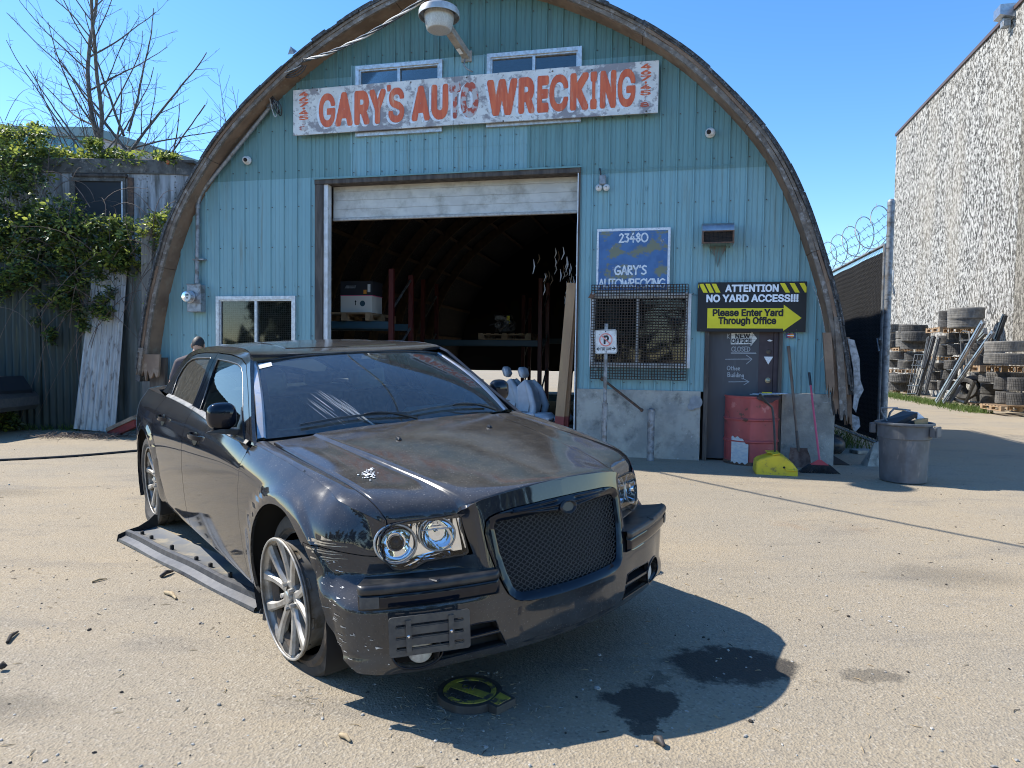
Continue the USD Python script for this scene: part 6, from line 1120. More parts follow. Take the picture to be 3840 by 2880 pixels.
# leaning beams in the doorway
M('beam_wood', (.34, .205, .105), (.27, .16, .085), 4, stretch=(1, 1, .3), rough=.7, dirt=(.18, .11, .06), dscale=12, dlo=.6, dhi=.72); M('beam_red', (.155, .022, .020), rough=.6)
for k, (s0, s1, tt0) in enumerate(((-2.03, -1.86, -.02), (-1.95, -1.82, -.10))):
    bt_ = fthing('timber_beam', ('front' if k == 0 else 'rear') + ' timber beam with a red painted foot leaning in the doorway', 'beam', group=None)
    a, b = np.array([s0, -tt0, .02]), np.array([s1, .06 + .06 * k, 2.45]); d = b - a; pf = [(-.065, -.05), (.065, -.05), (.065, .05), (-.065, .05)] if k == 0 else [(-.05, -.07), (.05, -.07), (.05, .07), (-.05, .07)]
    P(bt_, 'beam', sweep(np.array([a + d * .215, b]), pf, up=(0, 1, 0)), 'beam_wood'); P(bt_, 'painted_foot', sweep(np.array([a, a + d * .215]), pf, up=(0, 1, 0)), 'beam_red')
# gas valve cover in the ground
M('iron_worn', (.050, .043, .036), (.030, .027, .025), 14, rough=.6, bump=.25, bscale=60, dirt=(.09, .06, .04), dscale=9, dlo=.55, dhi=.7); M('iron_yellow', (.36, .29, .03), (.22, .18, .03), 18, rough=.65, dirt=(.05, .042, .035), dscale=16, dlo=.50, dhi=.60)
gv = thing('valve_cover', 'worn yellow iron gas valve cover in the ground', 'valve cover', (-.155, 2.735, 0), .35)
lip = Point(0, 0).buffer(.132, quad_segs=20).union(Polygon([(.02, -.10), (.06, -.165), (.155, -.12), (.12, -.03)])); P(gv, 'rim', xf(tm(trimesh.creation.extrude_polygon(lip.difference(Point(0, 0).buffer(.113)), .032, engine='earcut'))), 'iron_worn'); P(gv, 'lid', xf(tm(trimesh.creation.extrude_polygon(Point(0, 0).buffer(.1125, quad_segs=20), .030, engine='earcut'))), 'iron_worn')
rgv = Point(0, 0).buffer(.108).difference(Point(0, 0).buffer(.088)).union(affinity.rotate(box(-.022, -.1, .022, .1), 38)).intersection(Point(0, 0).buffer(.108)).difference(Point(0.05, .03).buffer(.02)); P(gv, 'raised_ring', xf(tm(trimesh.creation.extrude_polygon(rgv, .004, engine='earcut')) if rgv.geom_type == 'Polygon' else cat(*[tm(trimesh.creation.extrude_polygon(h, .004, engine='earcut')) for h in rgv.geoms]), t=(0, 0, .030)), 'iron_yellow')
P(gv, 'yellow_edge', xf(tm(trimesh.creation.extrude_polygon(Polygon([(.05, -.115), (.07, -.150), (.135, -.115), (.11, -.06)]), .003, engine='earcut')), t=(0, 0, .032)), 'iron_yellow')
gl_ = strokes(word('GAS', -.085, -.075, .040, .12), .006); P(gv, 'lettering', xf(cat(*[tm(trimesh.creation.extrude_polygon(h, .003, engine='earcut')) for h in getattr(gl_, 'geoms', [gl_])]), Rz(-.6), (.01, -.01, .0302)), 'iron_worn')
gl_ = strokes(word('ON', -.01, .0, .034, .12), .005); P(gv, 'lettering', xf(cat(*[tm(trimesh.creation.extrude_polygon(h, .003, engine='earcut')) for h in getattr(gl_, 'geoms', [gl_])]), Rz(-.6), (-.02, .02, .0342)), 'iron_worn')
# detached sill cover
M('sill_plastic', (.155, .165, .18), (.20, .195, .18), 7, rough=.42, dirt=(.33, .29, .22), dscale=5, dlo=.50, dhi=.68); M('sill_edge', (.030, .032, .040), (.06, .06, .065), 18, rough=.4)
sa, sb = np.array([-2.845, 5.00, 0]), np.array([-1.335, 3.655, 0]); d_ = sb - sa; L_ = np.linalg.norm(d_); az = math.atan2(d_[1], d_[0])
sl = thing('sill_cover', 'torn-off grey sill cover lying on the ground beside the car', 'sill cover', sa, az)
def wv(x): return .004 * math.sin(x * 7) 
xsn = np.linspace(0, L_, 22)
P(sl, 'face', grid(np.array([[(x, y + .03 * math.sin(x * 1.6) * 0, z + wv(x)) for y, z in ((.025, .075), (.045, .060), (.10, .050), (.18, .055), (.215 - .06 * sm(1.1, 1.9, x), .062), (.222 - .06 * sm(1.1, 1.9, x), .035))] for x in xsn])), 'sill_plastic', 40)
P(sl, 'lower_flange', grid(np.array([[(x, y, z + wv(x)) for y, z in ((-.055, .002), (-.050, .020), (-.005, .038), (.0, .070), (.022, .076), (.030, .050))] for x in xsn])), 'sill_edge', 25)
P(sl, 'inner_flange', grid(np.array([[(x, .16 + .09 * (1 - abs(x - 1.65) / .45) * (abs(x - 1.65) < .45), .06), (x, .225 + .14 * (1 - abs(x - 1.65) / .45) * (abs(x - 1.65) < .45), .02)] for x in np.linspace(1.2, L_, 10)])), 'sill_plastic')
P(sl, 'end_plate', cat(prism(Polygon([(-.05, 0), (-.01, .05), (.06, .05), (.12, .075), (.19, .13), (.215, .12), (.235, .06), (.2, .03), (.12, .02), (.02, .0)]), -.003, .003)) if False else xf(prism(Polygon([(-.06, .0), (-.05, .05), (.03, .075), (.09, .085), (.16, .12), (.20, .155), (.225, .15), (.23, .06), (.12, .02)]), -.003, .003), np.array([[0, 1., 0], [1., 0, 0], [0, 0, 1.]]), (.0, 0, 0)), 'matt_black')
P(sl, 'end_plate', xf(prism(Polygon([(-.04, 0), (-.02, .06), (.05, .07), (.16, .05), (.23, .02), (.20, .0)]), -.003, .003), np.array([[0, 1., 0], [1., 0, 0], [0, 0, 1.]]), (L_ + .03, 0, 0)), 'sill_edge')
P(sl, 'hanging_tab', grid(np.array([[(L_ + .04 + .10 * t, -.02 + u * .16 - .06 * t, .055 - .05 * t - .02 * u) for u in (0, .5, 1)] for t in (0, .5, 1)])), 'sill_edge', 30)
for x in (.16, .33, .68, 1.06, 1.26, 1.52): P(sl, 'clip', bx(x - .012, x + .012, .048, .070, .052, .085, .004), 'matt_black')
P(sl, 'clip_wire', tube([(L_ + .02, .06, .06), (L_ + .08, .10, .05), (L_ + .13, .14, .06)], .003, 5), 'matt_black')
# black hose
M('hose_black', (.012, .012, .014), rough=.6); hp = np.array([(-9.6, 8.2, .014), (-7.6, 8.15, .014), (-6.39, 8.5, .014), (-5.68, 8.94, .014), (-5.21, 9.45, .014), (-4.6, 9.9, .014), (-3.9, 9.6, .014)]); top('hose', tube(CubicSpline(np.linspace(0, 1, 7), hp)(np.linspace(0, 1, 70)), .016, 8), 'hose_black', 'black rubber hose lying across the yard', 'hose', True)
# ---- debris: grit, bark, sticks
M('debris_dark', (.025, .022, .020), (.05, .04, .03), 40, rough=.9); M('debris_straw', (.42, .33, .20), (.30, .22, .13), 40, rough=.9); M('pebble', (.42, .40, .36), (.25, .24, .22), 30, rough=.9)
def ground_ray(u, v):
    a, b = (u - 512) / FPX, -(v - 384) / FPX; d = _F + a * _R + b * _U; t = -CAM_H / d[2]; return np.array([0, 0, CAM_H]) + t * d
g = np.random.default_rng(11); sets = {'debris_dark': [], 'debris_straw': [], 'pebble': []}
ico = trimesh.creation.icosphere(0, 1.0); iv, if_ = np.array(ico.vertices), np.array(ico.faces)
for k in range(1200):
    y = g.uniform(1.7, 9.5) if k % 3 else g.uniform(1.7, 4.5); x = g.uniform(-.82, .82) * y; p = np.array([x, y, 0]); r = abs(g.normal(0, 1)); kind = g.choice(['debris_dark', 'debris_straw', 'pebble'], p=[.24, .20, .56]); s = .0025 + .0035 * r
    if kind == 'debris_straw' or (kind == 'debris_dark' and k % 5 == 0): l = g.uniform(.012, .05); a = g.uniform(0, 6.3); q = np.array([math.cos(a), math.sin(a), 0]); sets[kind].append(tube([p - q * l / 2 + [0, 0, .002], p + g.normal(0, .004, 3) * [1, 1, 0] + [0, 0, .004], p + q * l / 2 + [0, 0, .002]], [.001, .0022, .0008], 4, False))
    else: sets[kind].append((iv * (s * g.uniform(.6, 1.3, 3)) * [1.2, 1, .6] @ Rz(g.uniform(0, 6)).T + p + [0, 0, s * .3], if_))
for (u, v, n, sp) in ((300, 700, 40, .12), (470, 712, 120, .17), (455, 690, 60, .15), (640, 665, 25, .10)):
    c = ground_ray(u, v)
    for k in range(n): p = c + g.normal(0, sp, 3) * [1, .7, 0]; l = g.uniform(.008, .03); a = g.uniform(0, 6.3); q = np.array([math.cos(a), math.sin(a), 0]); sets['debris_straw' if k % 3 else 'pebble'].append(tube([p - q * l / 2 + [0, 0, .003], p + q * l / 2 + [0, 0, .004]], [.0016, .001], 4, False))
for nm, lab, m_ in (('dark_grit', 'scattered dark grit and bark crumbs on the yard', 'debris_dark'), ('straw_litter', 'scattered straw and wood slivers on the yard', 'debris_straw'), ('gravel', 'scattered pale gravel stones on the yard', 'pebble')): top(nm, cat(*sets[m_]), m_, lab, 'litter', kind='stuff')
def stick(uv0, uv1, r, m, name, lab, cat_='stick'): a, b = ground_ray(*uv0), ground_ray(*uv1); mid = (a + b) / 2 + (b - a)[[1, 0, 2]] * [-.06, .06, 0]; top(name, tube([a + [0, 0, r], mid + [0, 0, r * 1.8], b + [0, 0, r]], [r, r * 1.2, r * .6], 6), m, lab, cat_, True)
stick((165, 594), (176, 600), .010, 'debris_straw', 'twig', 'broken pale twig on the ground left of the front wheel'); stick((92, 583), (107, 579.5), .006, 'debris_straw', 'twig', 'straight pale twig in the open left part of the yard'); stick((7.5, 644), (18, 633), .008, 'debris_dark', 'twig', 'short dark stick at the left edge of the yard'); stick((240, 604), (244, 599), .011, 'debris_dark', 'bark_chip', 'dark bark chip below the hub of the damaged wheel', 'chip'); stick((161, 578), (173, 573), .012, 'steel_dark', 'torn_plastic_piece', 'grey torn plastic piece on the ground before the sill cover', 'scrap'); stick((0, 671), (6, 670), .014, 'debris_dark', 'bark_chip', 'dark bark chip at the lower left edge of the yard', 'chip'); stick((655, 742), (664, 749), .012, 'steel_dark', 'bark_chip', 'dark crumb beside the shadow tip at the bottom', 'chip'); stick((340, 737), (350, 743), .008, 'debris_straw', 'twig', 'pale sliver on the ground in front of the flat tyre')
a = np.linspace(0, 6.283, 17)[:-1]; c = ground_ray(160.5, 549.5); top('rubber_ring', tube(np.stack([c[0] + .038 * np.cos(a), c[1] + .030 * np.sin(a), np.full(16, .007)], 1), .006, 6, closed=True), 'galvanised', 'small dusty ring lying near the sill cover', 'ring', True)
# ================================================================ inside the shed
M('rack_red', (.09, .010, .008), rough=.5); M('rack_blue', (.025, .065, .09), rough=.5); M('pallet_wood', (.33, .22, .125), (.24, .16, .09), 8, rough=.8, vary=.18); M('carton', (.62, .60, .55), rough=.7); M('carton_black', (.02, .02, .024), rough=.6)
M('engine_metal', (.20, .20, .20), (.09, .085, .08), 16, rough=.5, metal=.5); M('engine_dark', (.05, .05, .05), (.09, .08, .07), 20, rough=.6); M('tag_green', (.12, .62, .08), rough=.6); M('tag_pink', (.75, .06, .22), rough=.6); M('tag_yellow', (.65, .55, .03), rough=.6); M('seat_white', (.60, .60, .62), (.50, .50, .52), 5, rough=.55)
def rack(s0, t0, w, lab, depth=.95, levels=(1.55,), h=3.0):
    r = fthing('storage_rack', lab, 'rack', s0, -t0, 0)
    for x in (0, w):
        for y in (0, depth): P(r, 'upright', bx(x - .045, x + .045, y - .04, y + .04, 0, h, .006), 'rack_red')
        for z in (.5, 1.3, 2.2): P(r, 'frame_brace', sweep(np.array([(x, .04, z), (x, depth - .04, z + .6)]), [(-.015, -.015), (.015, -.015), (.015, .015), (-.015, .015)]), 'galvanised')
    for z in levels:
        for y in (0, depth): P(r, 'beam', bx(.045, w - .045, y - .03, y + .03, z - .13, z, .006), 'rack_blue')
    return r
rack(-8.2, 1.6, 2.95, 'nearest red and blue storage rack left inside the doorway', levels=(.18, 1.98), h=2.9); rack(-5.9, 5.0, 2.7, 'second red storage rack further inside the shed', levels=(.18, 1.75), h=3.1); rack(-4.4, 9.0, 2.7, 'farthest red storage rack deep inside the shed', levels=(.3, 1.9), h=3.1)
PAL = klass('pallet'); pp = str(PAL.GetPath())
def class_part(root, name, mesh, m, smooth=False): usdkit.mesh(stage, path_for(root, name), mesh, MAT[m], smooth=smooth)
for k in range(7): x = -.6 + k * .183; class_part(pp, 'deck_board', bx(x, x + .10, -.5, .5, .122, .144), 'pallet_wood')
for y in (-.5, -.045, .41):
    class_part(pp, 'stringer_board', bx(-.6, .6, y, y + .09, .100, .1215), 'pallet_wood')
    for x in (-.6, -.07, .46): class_part(pp, 'block', bx(x, x + .14, y, y + .09, .0225, .0995), 'pallet_wood')
    class_part(pp, 'bottom_board', bx(-.6, .6, y, y + .09, .0, .022), 'pallet_wood')
def pallet(loc, rz, lab, group=None, tilt=None): return copy_of(pp, 'pallet', lab, 'pallet', M4(loc, Rz(rz) if tilt is None else Rz(rz) @ tilt), group)
pallet(F(-6.1, -2.07, 1.99), YF + np.pi / 2, 'wooden pallet on the nearest rack under the white carton'); pallet(F(-7.3, -2.07, 1.99), YF + np.pi / 2, 'wooden pallet on the nearest rack at its left end'); pallet(F(-4.0, -5.5, 1.76), YF, 'wooden pallet with engine parts on the second rack')
cb_ = fthing('carton', 'white and black carton with a crown crest on the nearest rack', 'carton', -5.92, -1.82, 2.137); P(cb_, 'lower_box', bx(-.30, .30, -.22, .22, 0, .30), 'carton'); P(cb_, 'lid', bx(-.305, .305, -.225, .225, .30, .56, .004), 'carton_black'); P(cb_, 'red_line', bx(-.307, .307, -.227, .227, .296, .306), 'tag_pink'); 
P(cb_, 'arrow_mark', prism(Polygon([(-.02, .13), (-.005, .13), (-.005, .19), (.008, .19), (-.0125, .22), (-.033, .19), (-.02, .19)]), -.222, -.220), 'print_black'); P(cb_, 'crest', prism(Point(.12, .16).buffer(.05), -.222, -.220), 'rack_blue'); P(cb_, 'paper_label', bx(.22, .27, -.228, -.2255, .36, .5), 'paper_white'); P(cb_, 'orange_label', bx(.14, .2, -.228, -.2255, .33, .4), 'card_orange'); P(cb_, 'mark', prism(Polygon([(-.22, .43), (-.02, .43), (0, .48), (-.19, .48)]), -.227, -.2255), 'galvanised')
def engine(s, t, z, lab, seed, sc=1.0, mat_='engine_dark', tag_m=None):
    g = np.random.default_rng(seed); e = fthing('engine_block', lab, 'engine', s, t, z); P(e, 'block', hull(g.uniform(-1, 1, (26, 3)) * np.array([.26, .22, .17]) * sc + [0, 0, .19 * sc]), mat_, 20); P(e, 'head', bx(-.20 * sc, .18 * sc, -.13 * sc, .13 * sc, .30 * sc, .42 * sc, .02), 'engine_metal', 20)
    for q in range(4): c = g.uniform(-1, 1, 3) * np.array([.24, .24, .12]) * sc + [0, 0, .2 * sc]; P(e, 'pulley', xf(revolve([(0, .03), (.03, .03), (.05, .01), (.075, .02), (.08, -.02), (0, -.03)], 20), Rx(np.pi / 2), c - [0, .12, 0]), 'engine_metal', 30)
    for q in range(3): a = g.uniform(-1, 1, (4, 3)) * np.array([.3, .25, .2]) * sc + [0, -.05, .3 * sc]; P(e, 'hose', tube(CubicSpline(np.linspace(0, 1, 4), a)(np.linspace(0, 1, 14)), .016, 7), 'trim_black', True)
    if tag_m: P(e, 'paper_tag', xf(bx(-.035, .035, -.002, .002, -.09, .09), Ry(g.uniform(-.3, .3)), (.16, -.30, .30 * sc)), tag_m)
for a in [(-6.75, -1.75, 2.137, 'dark engine with a green tag beside the white carton', 1, 1.0, 'engine_dark', 'tag_green'), (-7.5, -1.8, 2.137, 'dark engine at the left end of the nearest rack', 2, .9, 'engine_dark', None), (-6.9, -1.9, .2, 'dark engine on the floor level of the nearest rack behind the door post', 3, 1.3, 'engine_metal', None), (-6.0, -1.9, .2, 'grey engine on the floor level at the red upright', 4, 1.25, 'engine_dark', None), (-7.7, -1.9, .2, 'bare engine at the far left of the nearest rack', 14, 1.2, 'engine_metal', None), (-4.1, -5.4, 1.9, 'axle part on the pallet of the second rack', 5, 1.0, 'engine_metal', 'tag_yellow'), (-4.9, -5.3, .3, 'engine with a pink tag low on the second rack', 6, 1.2, 'engine_dark', 'tag_pink'), (-3.8, -5.3, .3, 'engine with a yellow tag low on the second rack', 7, 1.1, 'engine_dark', 'tag_yellow'), (-2.6, -9, .4, 'engine low on the farthest rack', 8, 1.1, 'engine_metal', None)]: engine(*a)
# loose white car seats
def carseat(s, t, rz, lab, sc=1.0, two=False):
    e = thing('car_seat', lab, 'car seat', F(s, t, .30), YF + rz)
    bk = np.array([[(x, -.30 + .05 * abs(x / .24) ** 2 * -1 + .16 * (z / .66) + dy, z) for x in np.linspace(-.24, .24, 9)] for z in np.linspace(.02, .66, 7) for dy in (0,)])
    P(e, 'backrest', hull([(sx * w, y, z) for sx in (-1, 1) for w, y, z in ((.24, -.05, .10), (.25, -.10, .35), (.22, -.02, .64), (.17, .04, .72), (.24, .08, .10), (.24, .10, .35), (.2, .14, .62))]), 'seat_white', 35)
    for sx in (-1, 1): P(e, 'side_bolster', tube([(sx * .23, -.14, .12), (sx * .255, -.17, .32), (sx * .22, -.08, .58), (sx * .15, .02, .71)], [.05, .06, .05, .035], 10), 'seat_white', True)
    P(e, 'headrest', xf(bx(-.13, .13, -.05, .05, -.09, .09, .04), Rx(-.35), (0, .12, .84)), 'seat_white', 40); P(e, 'cushion', bx(-.25, .25, -.52, .0, -.06, .08, .05), 'seat_white', 35); P(e, 'seat_frame', cat(bx(-.22, -.19, -.5, .1, -.28, -.06), bx(.19, .22, -.5, .1, -.28, -.06)), 'steel_dark')
carseat(-2.62, -.95, 1.35, 'white leather car seat with its back to the left in the doorway'); carseat(-2.95, -1.25, 1.5, 'slimmer white car seat behind the first one, dark inner side showing')
rsb = fthing('rear_seat_cushion', 'folded white rear seat cushion lying in the doorway', 'car seat', -2.36, -.62, .38)
for k, (x, w_) in enumerate(((-.30, .30), (.02, .32), (.33, .26))): P(rsb, 'cushion_pad', bx(x - w_ / 2, x + w_ / 2, -.24 + .04 * k, .24, .0, .15, .06), 'seat_white', 40)
P(rsb, 'back_pad', xf(bx(-.24, .24, -.02, .05, 0, .16, .02), Rx(.5), (-.30, -.27, .02)), 'seat_white', 35); P(rsb, 'base', bx(-.5, .5, -.2, .25, -.36, -.0), 'matt_black')
cl_ = fthing('clutter_table', 'dark bench with papers between the seats in the doorway', 'bench', -2.95, -.55, 0); P(cl_, 'bench_top', bx(-.45, .35, -.25, .25, .50, .54), 'engine_dark'); P(cl_, 'leg', bx(-.4, -.36, -.2, .2, 0, .5), 'engine_dark'); P(cl_, 'leg', bx(.26, .30, -.2, .2, 0, .5), 'engine_dark'); P(cl_, 'paper_sheet', xf(bx(-.14, .14, -.1, .1, .541, .55), Rz(.2), (-.2, -.05, 0)), 'paper_white'); P(cl_, 'white_carton', xf(bx(-.09, .09, -.09, .09, 0, .16), Rz(.3), (-.38, -.1, .541)), 'paper_white')
# hanging brake shoes and strips on the right inner wall
hg = fthing('hanging_parts', 'row of pale hose and trim pieces hanging on the right inner wall', 'spare parts', 0, 0, 0); g = np.random.default_rng(21)
for k in range(46): a = np.array([g.uniform(-2.6, -1.85), g.uniform(.9, 3.2), g.uniform(2.5, 3.2)]); a[2] = 2.62 + (a[0] + 2.6) * -.5 + g.uniform(0, .75); l = g.uniform(.10, .24); P(hg, 'hanging_piece', tube([a, a + [.02, 0, -l * .5], a + [-.03 + .04 * g.random(), .02, -l]], [.004, .012, .004], 5), 'seat_white' if k % 3 else 'rib_timber', True)
bk_ = fthing('parts_bin_rack', 'rack of pale blue parts bins on the right inner wall', 'rack', -2.02, -.9, 1.75); 
for r_ in range(2):
    for c in range(6): P(bk_, 'bin', bx(c * .07, c * .07 + .045, 0, .2, r_ * .24, r_ * .24 + .20, .006), 'paper_blue')
    P(bk_, 'shelf', bx(-.03, .45, -.02, .25, r_ * .24 - .02, r_ * .24 - .002), 'galvanised')
# ================================================================ the person behind the car
M('skin', (.44, .27, .19), rough=.55); M('hair_dark', (.012, .010, .010), rough=.6, bump=.3, bscale=160); M('shirt_plum', (.075, .060, .066), (.055, .045, .05), 10, rough=.85); M('trousers_dark', (.02, .022, .03), rough=.9); M('shoe_black', (.012, .012, .012), rough=.6)
import manifold3d as m3
def skel(joints, bones, edge=.02, it=6):
    o = None
    for a, b in bones:
        pa, ra = joints[a]; pb, rb = joints[b]; sa = m3.Manifold.sphere(ra, 20).translate(tuple(pa)); sb = m3.Manifold.sphere(rb, 20).translate(tuple(pb)); h = m3.Manifold.batch_hull([sa, sb]); o = h if o is None else o + h
    o = o.refine_to_length(edge).to_mesh(); t = trimesh.Trimesh(o.vert_properties[:, :3], o.tri_verts, process=True); trimesh.smoothing.filter_taubin(t, iterations=it); return tm(t)
pe = thing('person', 'dark-haired person in a plum shirt bending behind the car', 'person', (-3.84, 8.35, 0), .55); UsdGeom.Xformable(pe).AddScaleOp().Set(Gf.Vec3f(.925, .925, .925))
# local: x to the right, -y towards the camera; the back is turned and the head bowed away
J = dict(pelvis=((0, 0, .93), .145), waist=((-.01, .02, 1.06), .135), chest=((-.02, .08, 1.24), .155), upper=((-.02, .13, 1.36), .125), neck=((0, .18, 1.455), .058), nk2=((.01, .21, 1.52), .054), shl=((-.20, .10, 1.35), .068), shr=((.17, .12, 1.36), .068), ell=((-.30, .14, 1.08), .047), elr=((.26, .20, 1.08), .047), wrl=((-.22, .36, .98), .034), wrr=((.14, .40, .99), .034), hipl=((-.10, 0, .90), .095), hipr=((.10, 0, .90), .095), knl=((-.12, .03, .50), .062), knr=((.12, .03, .50), .062), anl=((-.12, -.02, .09), .045), anr=((.12, -.02, .09), .045), tol=((-.13, .13, .045), .038), tor=((.13, .13, .045), .038))
body = skel(J, [('pelvis', 'waist'), ('waist', 'chest'), ('chest', 'upper'), ('upper', 'neck'), ('neck', 'nk2'), ('chest', 'shl'), ('chest', 'shr'), ('upper', 'shl'), ('upper', 'shr'), ('shl', 'ell'), ('shr', 'elr'), ('ell', 'wrl'), ('elr', 'wrr'), ('pelvis', 'hipl'), ('pelvis', 'hipr'), ('hipl', 'knl'), ('hipr', 'knr'), ('knl', 'anl'), ('knr', 'anr'), ('anl', 'tol'), ('anr', 'tor')], .03)
HC = np.array([.03, .25, 1.605]); hd = trimesh.creation.icosphere(4, 1.0); hv = np.array(hd.vertices) * [.076, .096, .115]; fr2 = np.array(hd.vertices)
hv[:, 1] += .012 * np.exp(-((fr2[:, 0] / .25) ** 2 + ((fr2[:, 2] + .12) / .18) ** 2)) * (fr2[:, 1] > .5) * 1.6; hv[:, 0] *= 1 - .22 * sm(-.2, -1, fr2[:, 2]); hv = hv @ Rx(-.45).T @ Rz(-.35).T + HC
hands = []
for sgn, wr in ((-1, np.array(J['wrl'][0])), (1, np.array(J['wrr'][0]))):
    d = np.array([-.25 * sgn, .8, -.35]); d /= np.linalg.norm(d); sd_ = np.cross(d, [0, 0, 1.]); sd_ /= np.linalg.norm(sd_); pj = {'w': (wr, .026), 'p': (wr + d * .06, .032)}; bn_ = [('w', 'p')]
    for q, (of, l) in enumerate(((-.030, .062), (-.010, .072), (.010, .068), (.029, .054))): pj[f'a{q}'] = (wr + d * .085 + sd_ * of, .0095); pj[f'b{q}'] = (wr + d * (.085 + l * .55) + sd_ * of * 1.1 + [0, 0, -.010], .0085); pj[f'c{q}'] = (wr + d * (.085 + l * .9) + sd_ * of * 1.1 + [0, 0, -.032], .0075); bn_ += [('p', f'a{q}'), (f'a{q}', f'b{q}'), (f'b{q}', f'c{q}')]
    pj['t0'] = (wr + d * .03 - sd_ * .030 * sgn, .013); pj['t1'] = (wr + d * .065 - sd_ * .052 * sgn, .0105); pj['t2'] = (wr + d * .092 - sd_ * .055 * sgn + [0, 0, -.012], .009); bn_ += [('w', 't0'), ('t0', 't1'), ('t1', 't2')]; hands.append(skel(pj, bn_, .006, 4))
P(pe, 'body', cat(body, (hv, np.array(hd.faces)), *hands), 'skin', True)
hair = fr2.copy(); hm_ = (fr2[:, 2] > -.45 - .0 * fr2[:, 1]) & ((fr2[:, 1] < .55) | (fr2[:, 2] > .55)); keep = hm_[np.array(hd.faces)].all(1); hv2 = (fr2 * [.082, .102, .121]); hv2[:, 0] *= 1 - .22 * sm(-.2, -1, fr2[:, 2]); hv2 = hv2 @ Rx(-.45).T @ Rz(-.35).T + HC; P(pe, 'hair', (hv2, np.array(hd.faces)[keep]), 'hair_dark', True)
for sgn in (-1, 1): P(pe, 'ear', xf(tm(trimesh.creation.icosphere(2, 1)), Rz(-.35), HC + Rz(-.35) @ Rx(-.45) @ np.array([.078 * sgn, -.005, -.015]), (.012, .022, .033)), 'skin', True)
JS = {k: (p, r + .016) for k, (p, r) in J.items()}; JS['slv'] = ((-.27, .13, 1.16), .068); JS['srv'] = ((.235, .18, 1.16), .068)
P(pe, 'shirt', skel(JS, [('pelvis', 'waist'), ('waist', 'chest'), ('chest', 'upper'), ('chest', 'shl'), ('chest', 'shr'), ('upper', 'shl'), ('upper', 'shr'), ('shl', 'slv'), ('shr', 'srv')], .03), 'shirt_plum', True)
P(pe, 'trousers', skel(JS, [('pelvis', 'hipl'), ('pelvis', 'hipr'), ('hipl', 'knl'), ('hipr', 'knr'), ('knl', 'anl'), ('knr', 'anr')], .03), 'trousers_dark', True)
P(pe, 'shoes', skel(JS, [('anl', 'tol'), ('anr', 'tor')], .03), 'shoe_black', True)
# ================================================================ right side: gate, concrete building, tyre stacks
def ray(u, v):      # photo pixel (3840 wide) -> direction, used to lay out measured positions
    a, b = (u / 3.75 - 512) / FPX, -(v / 3.75 - 384) / FPX; d = _F + a * _R + b * _U; return d / np.linalg.norm(d)
CAMP = np.array([0, 0, CAM_H])
def at_depth(u, v, y): d = ray(u, v); return CAMP + d * (y / d[1])
def on_ground(u, v): d = ray(u, v); return CAMP + d * (-CAM_H / d[2])
M('fabric_black', (.005, .005, .006), (.008, .008, .009), 8, rough=.9); M('link_wire', (.085, .085, .085), rough=.45, metal=.4); M('barb_wire', (.16, .17, .18), rough=.4, metal=.6); M('razor', (.62, .63, .65), rough=.3, metal=.7)
NF = FR @ np.array([0, 1., 0]); G0 = np.array([5.68, 10.50, 0]); GA = math.atan2(NF[1], NF[0])
gate = thing('yard_gate', 'tall chain-link gate lined with black fabric, standing open beside the workshop', 'gate', G0, GA)   # local x runs away along the gate
GL, GH_ = 4.6, 3.20
for x in (.05, GL): P(gate, 'frame_post', cyl((x, 0, .10), (x, 0, GH_), .026, 14), 'galvanised', 40)
for z in (.12, GH_ - .02): P(gate, 'frame_rail', cyl((.05, 0, z), (GL, 0, z), .024, 14), 'galvanised', 40)
P(gate, 'fabric_lining', grid(np.array([[(x, -.022 - .010 * math.sin(x * 4 + z * 2), z) for z in np.linspace(.16, GH_ - .10, 16)] for x in np.linspace(.07, GL - .02, 30)])), 'fabric_black', True)
ln_ = []; st = .075
for sg in (1, -1):
    for k in np.arange(-GH_ - .2, GL + GH_ + .2, st):
        a, b = (k, .14), (k + sg * (GH_ - .16), GH_ - .04); s_ = LineString([a, b]).intersection(box(.06, .1, GL, GH_))
        if s_.length > .05:
            (x0, z0), (x1, z1) = s_.coords[0], s_.coords[-1]; n = max(2, int(s_.length / .053)); t = np.linspace(0, 1, n)
            ln_.append(tube(np.stack([x0 + (x1 - x0) * t, .018 * sg * .3 + .010 * np.cos(np.arange(n) * np.pi) + .004, z0 + (z1 - z0) * t], 1), .0023, 3, False))
P(gate, 'chain_link', cat(*ln_), 'link_wire', kind='stuff')
P(gate, 'latch', cat(cyl((.02, .04, 1.55), (.10, .05, 1.75), .012, 8), bx(-.02, .08, .02, .05, 1.72, 1.76)), 'galvanised')
gp = thing('gate_post', 'tall galvanised gate post with a domed cap', 'post', G0 + NF * -.02 + np.array([.02, -.04, 0]), GA)
P(gp, 'post', cyl((-.03, -.0, 0), (-.03, 0, 3.80), .050, 20), 'galvanised', 40); P(gp, 'cap', xf(revolve([(0, .05), (.03, .042), (.050, .015), (.054, 0), (.054, -.06)], 20), None, (-.03, 0, 3.80)), 'galvanised', 40)
for z in (.95, 1.9, 2.35, 3.12, 3.3, 3.5, 3.66): P(gp, 'band', cyl((-.03, 0, z - .014), (-.03, 0, z + .014), .055, 20), 'galvanised', 40)
P(gp, 'bent_handle', tube([(-.10, -.02, .40), (-.12, -.06, .62), (-.10, -.12, .68), (-.08, -.35, .66)], .016, 8), 'galvanised', True)
bwr = thing('barbed_wire', 'three barbed strands and a razor coil along the top of the gate', 'barbed wire', G0, GA)
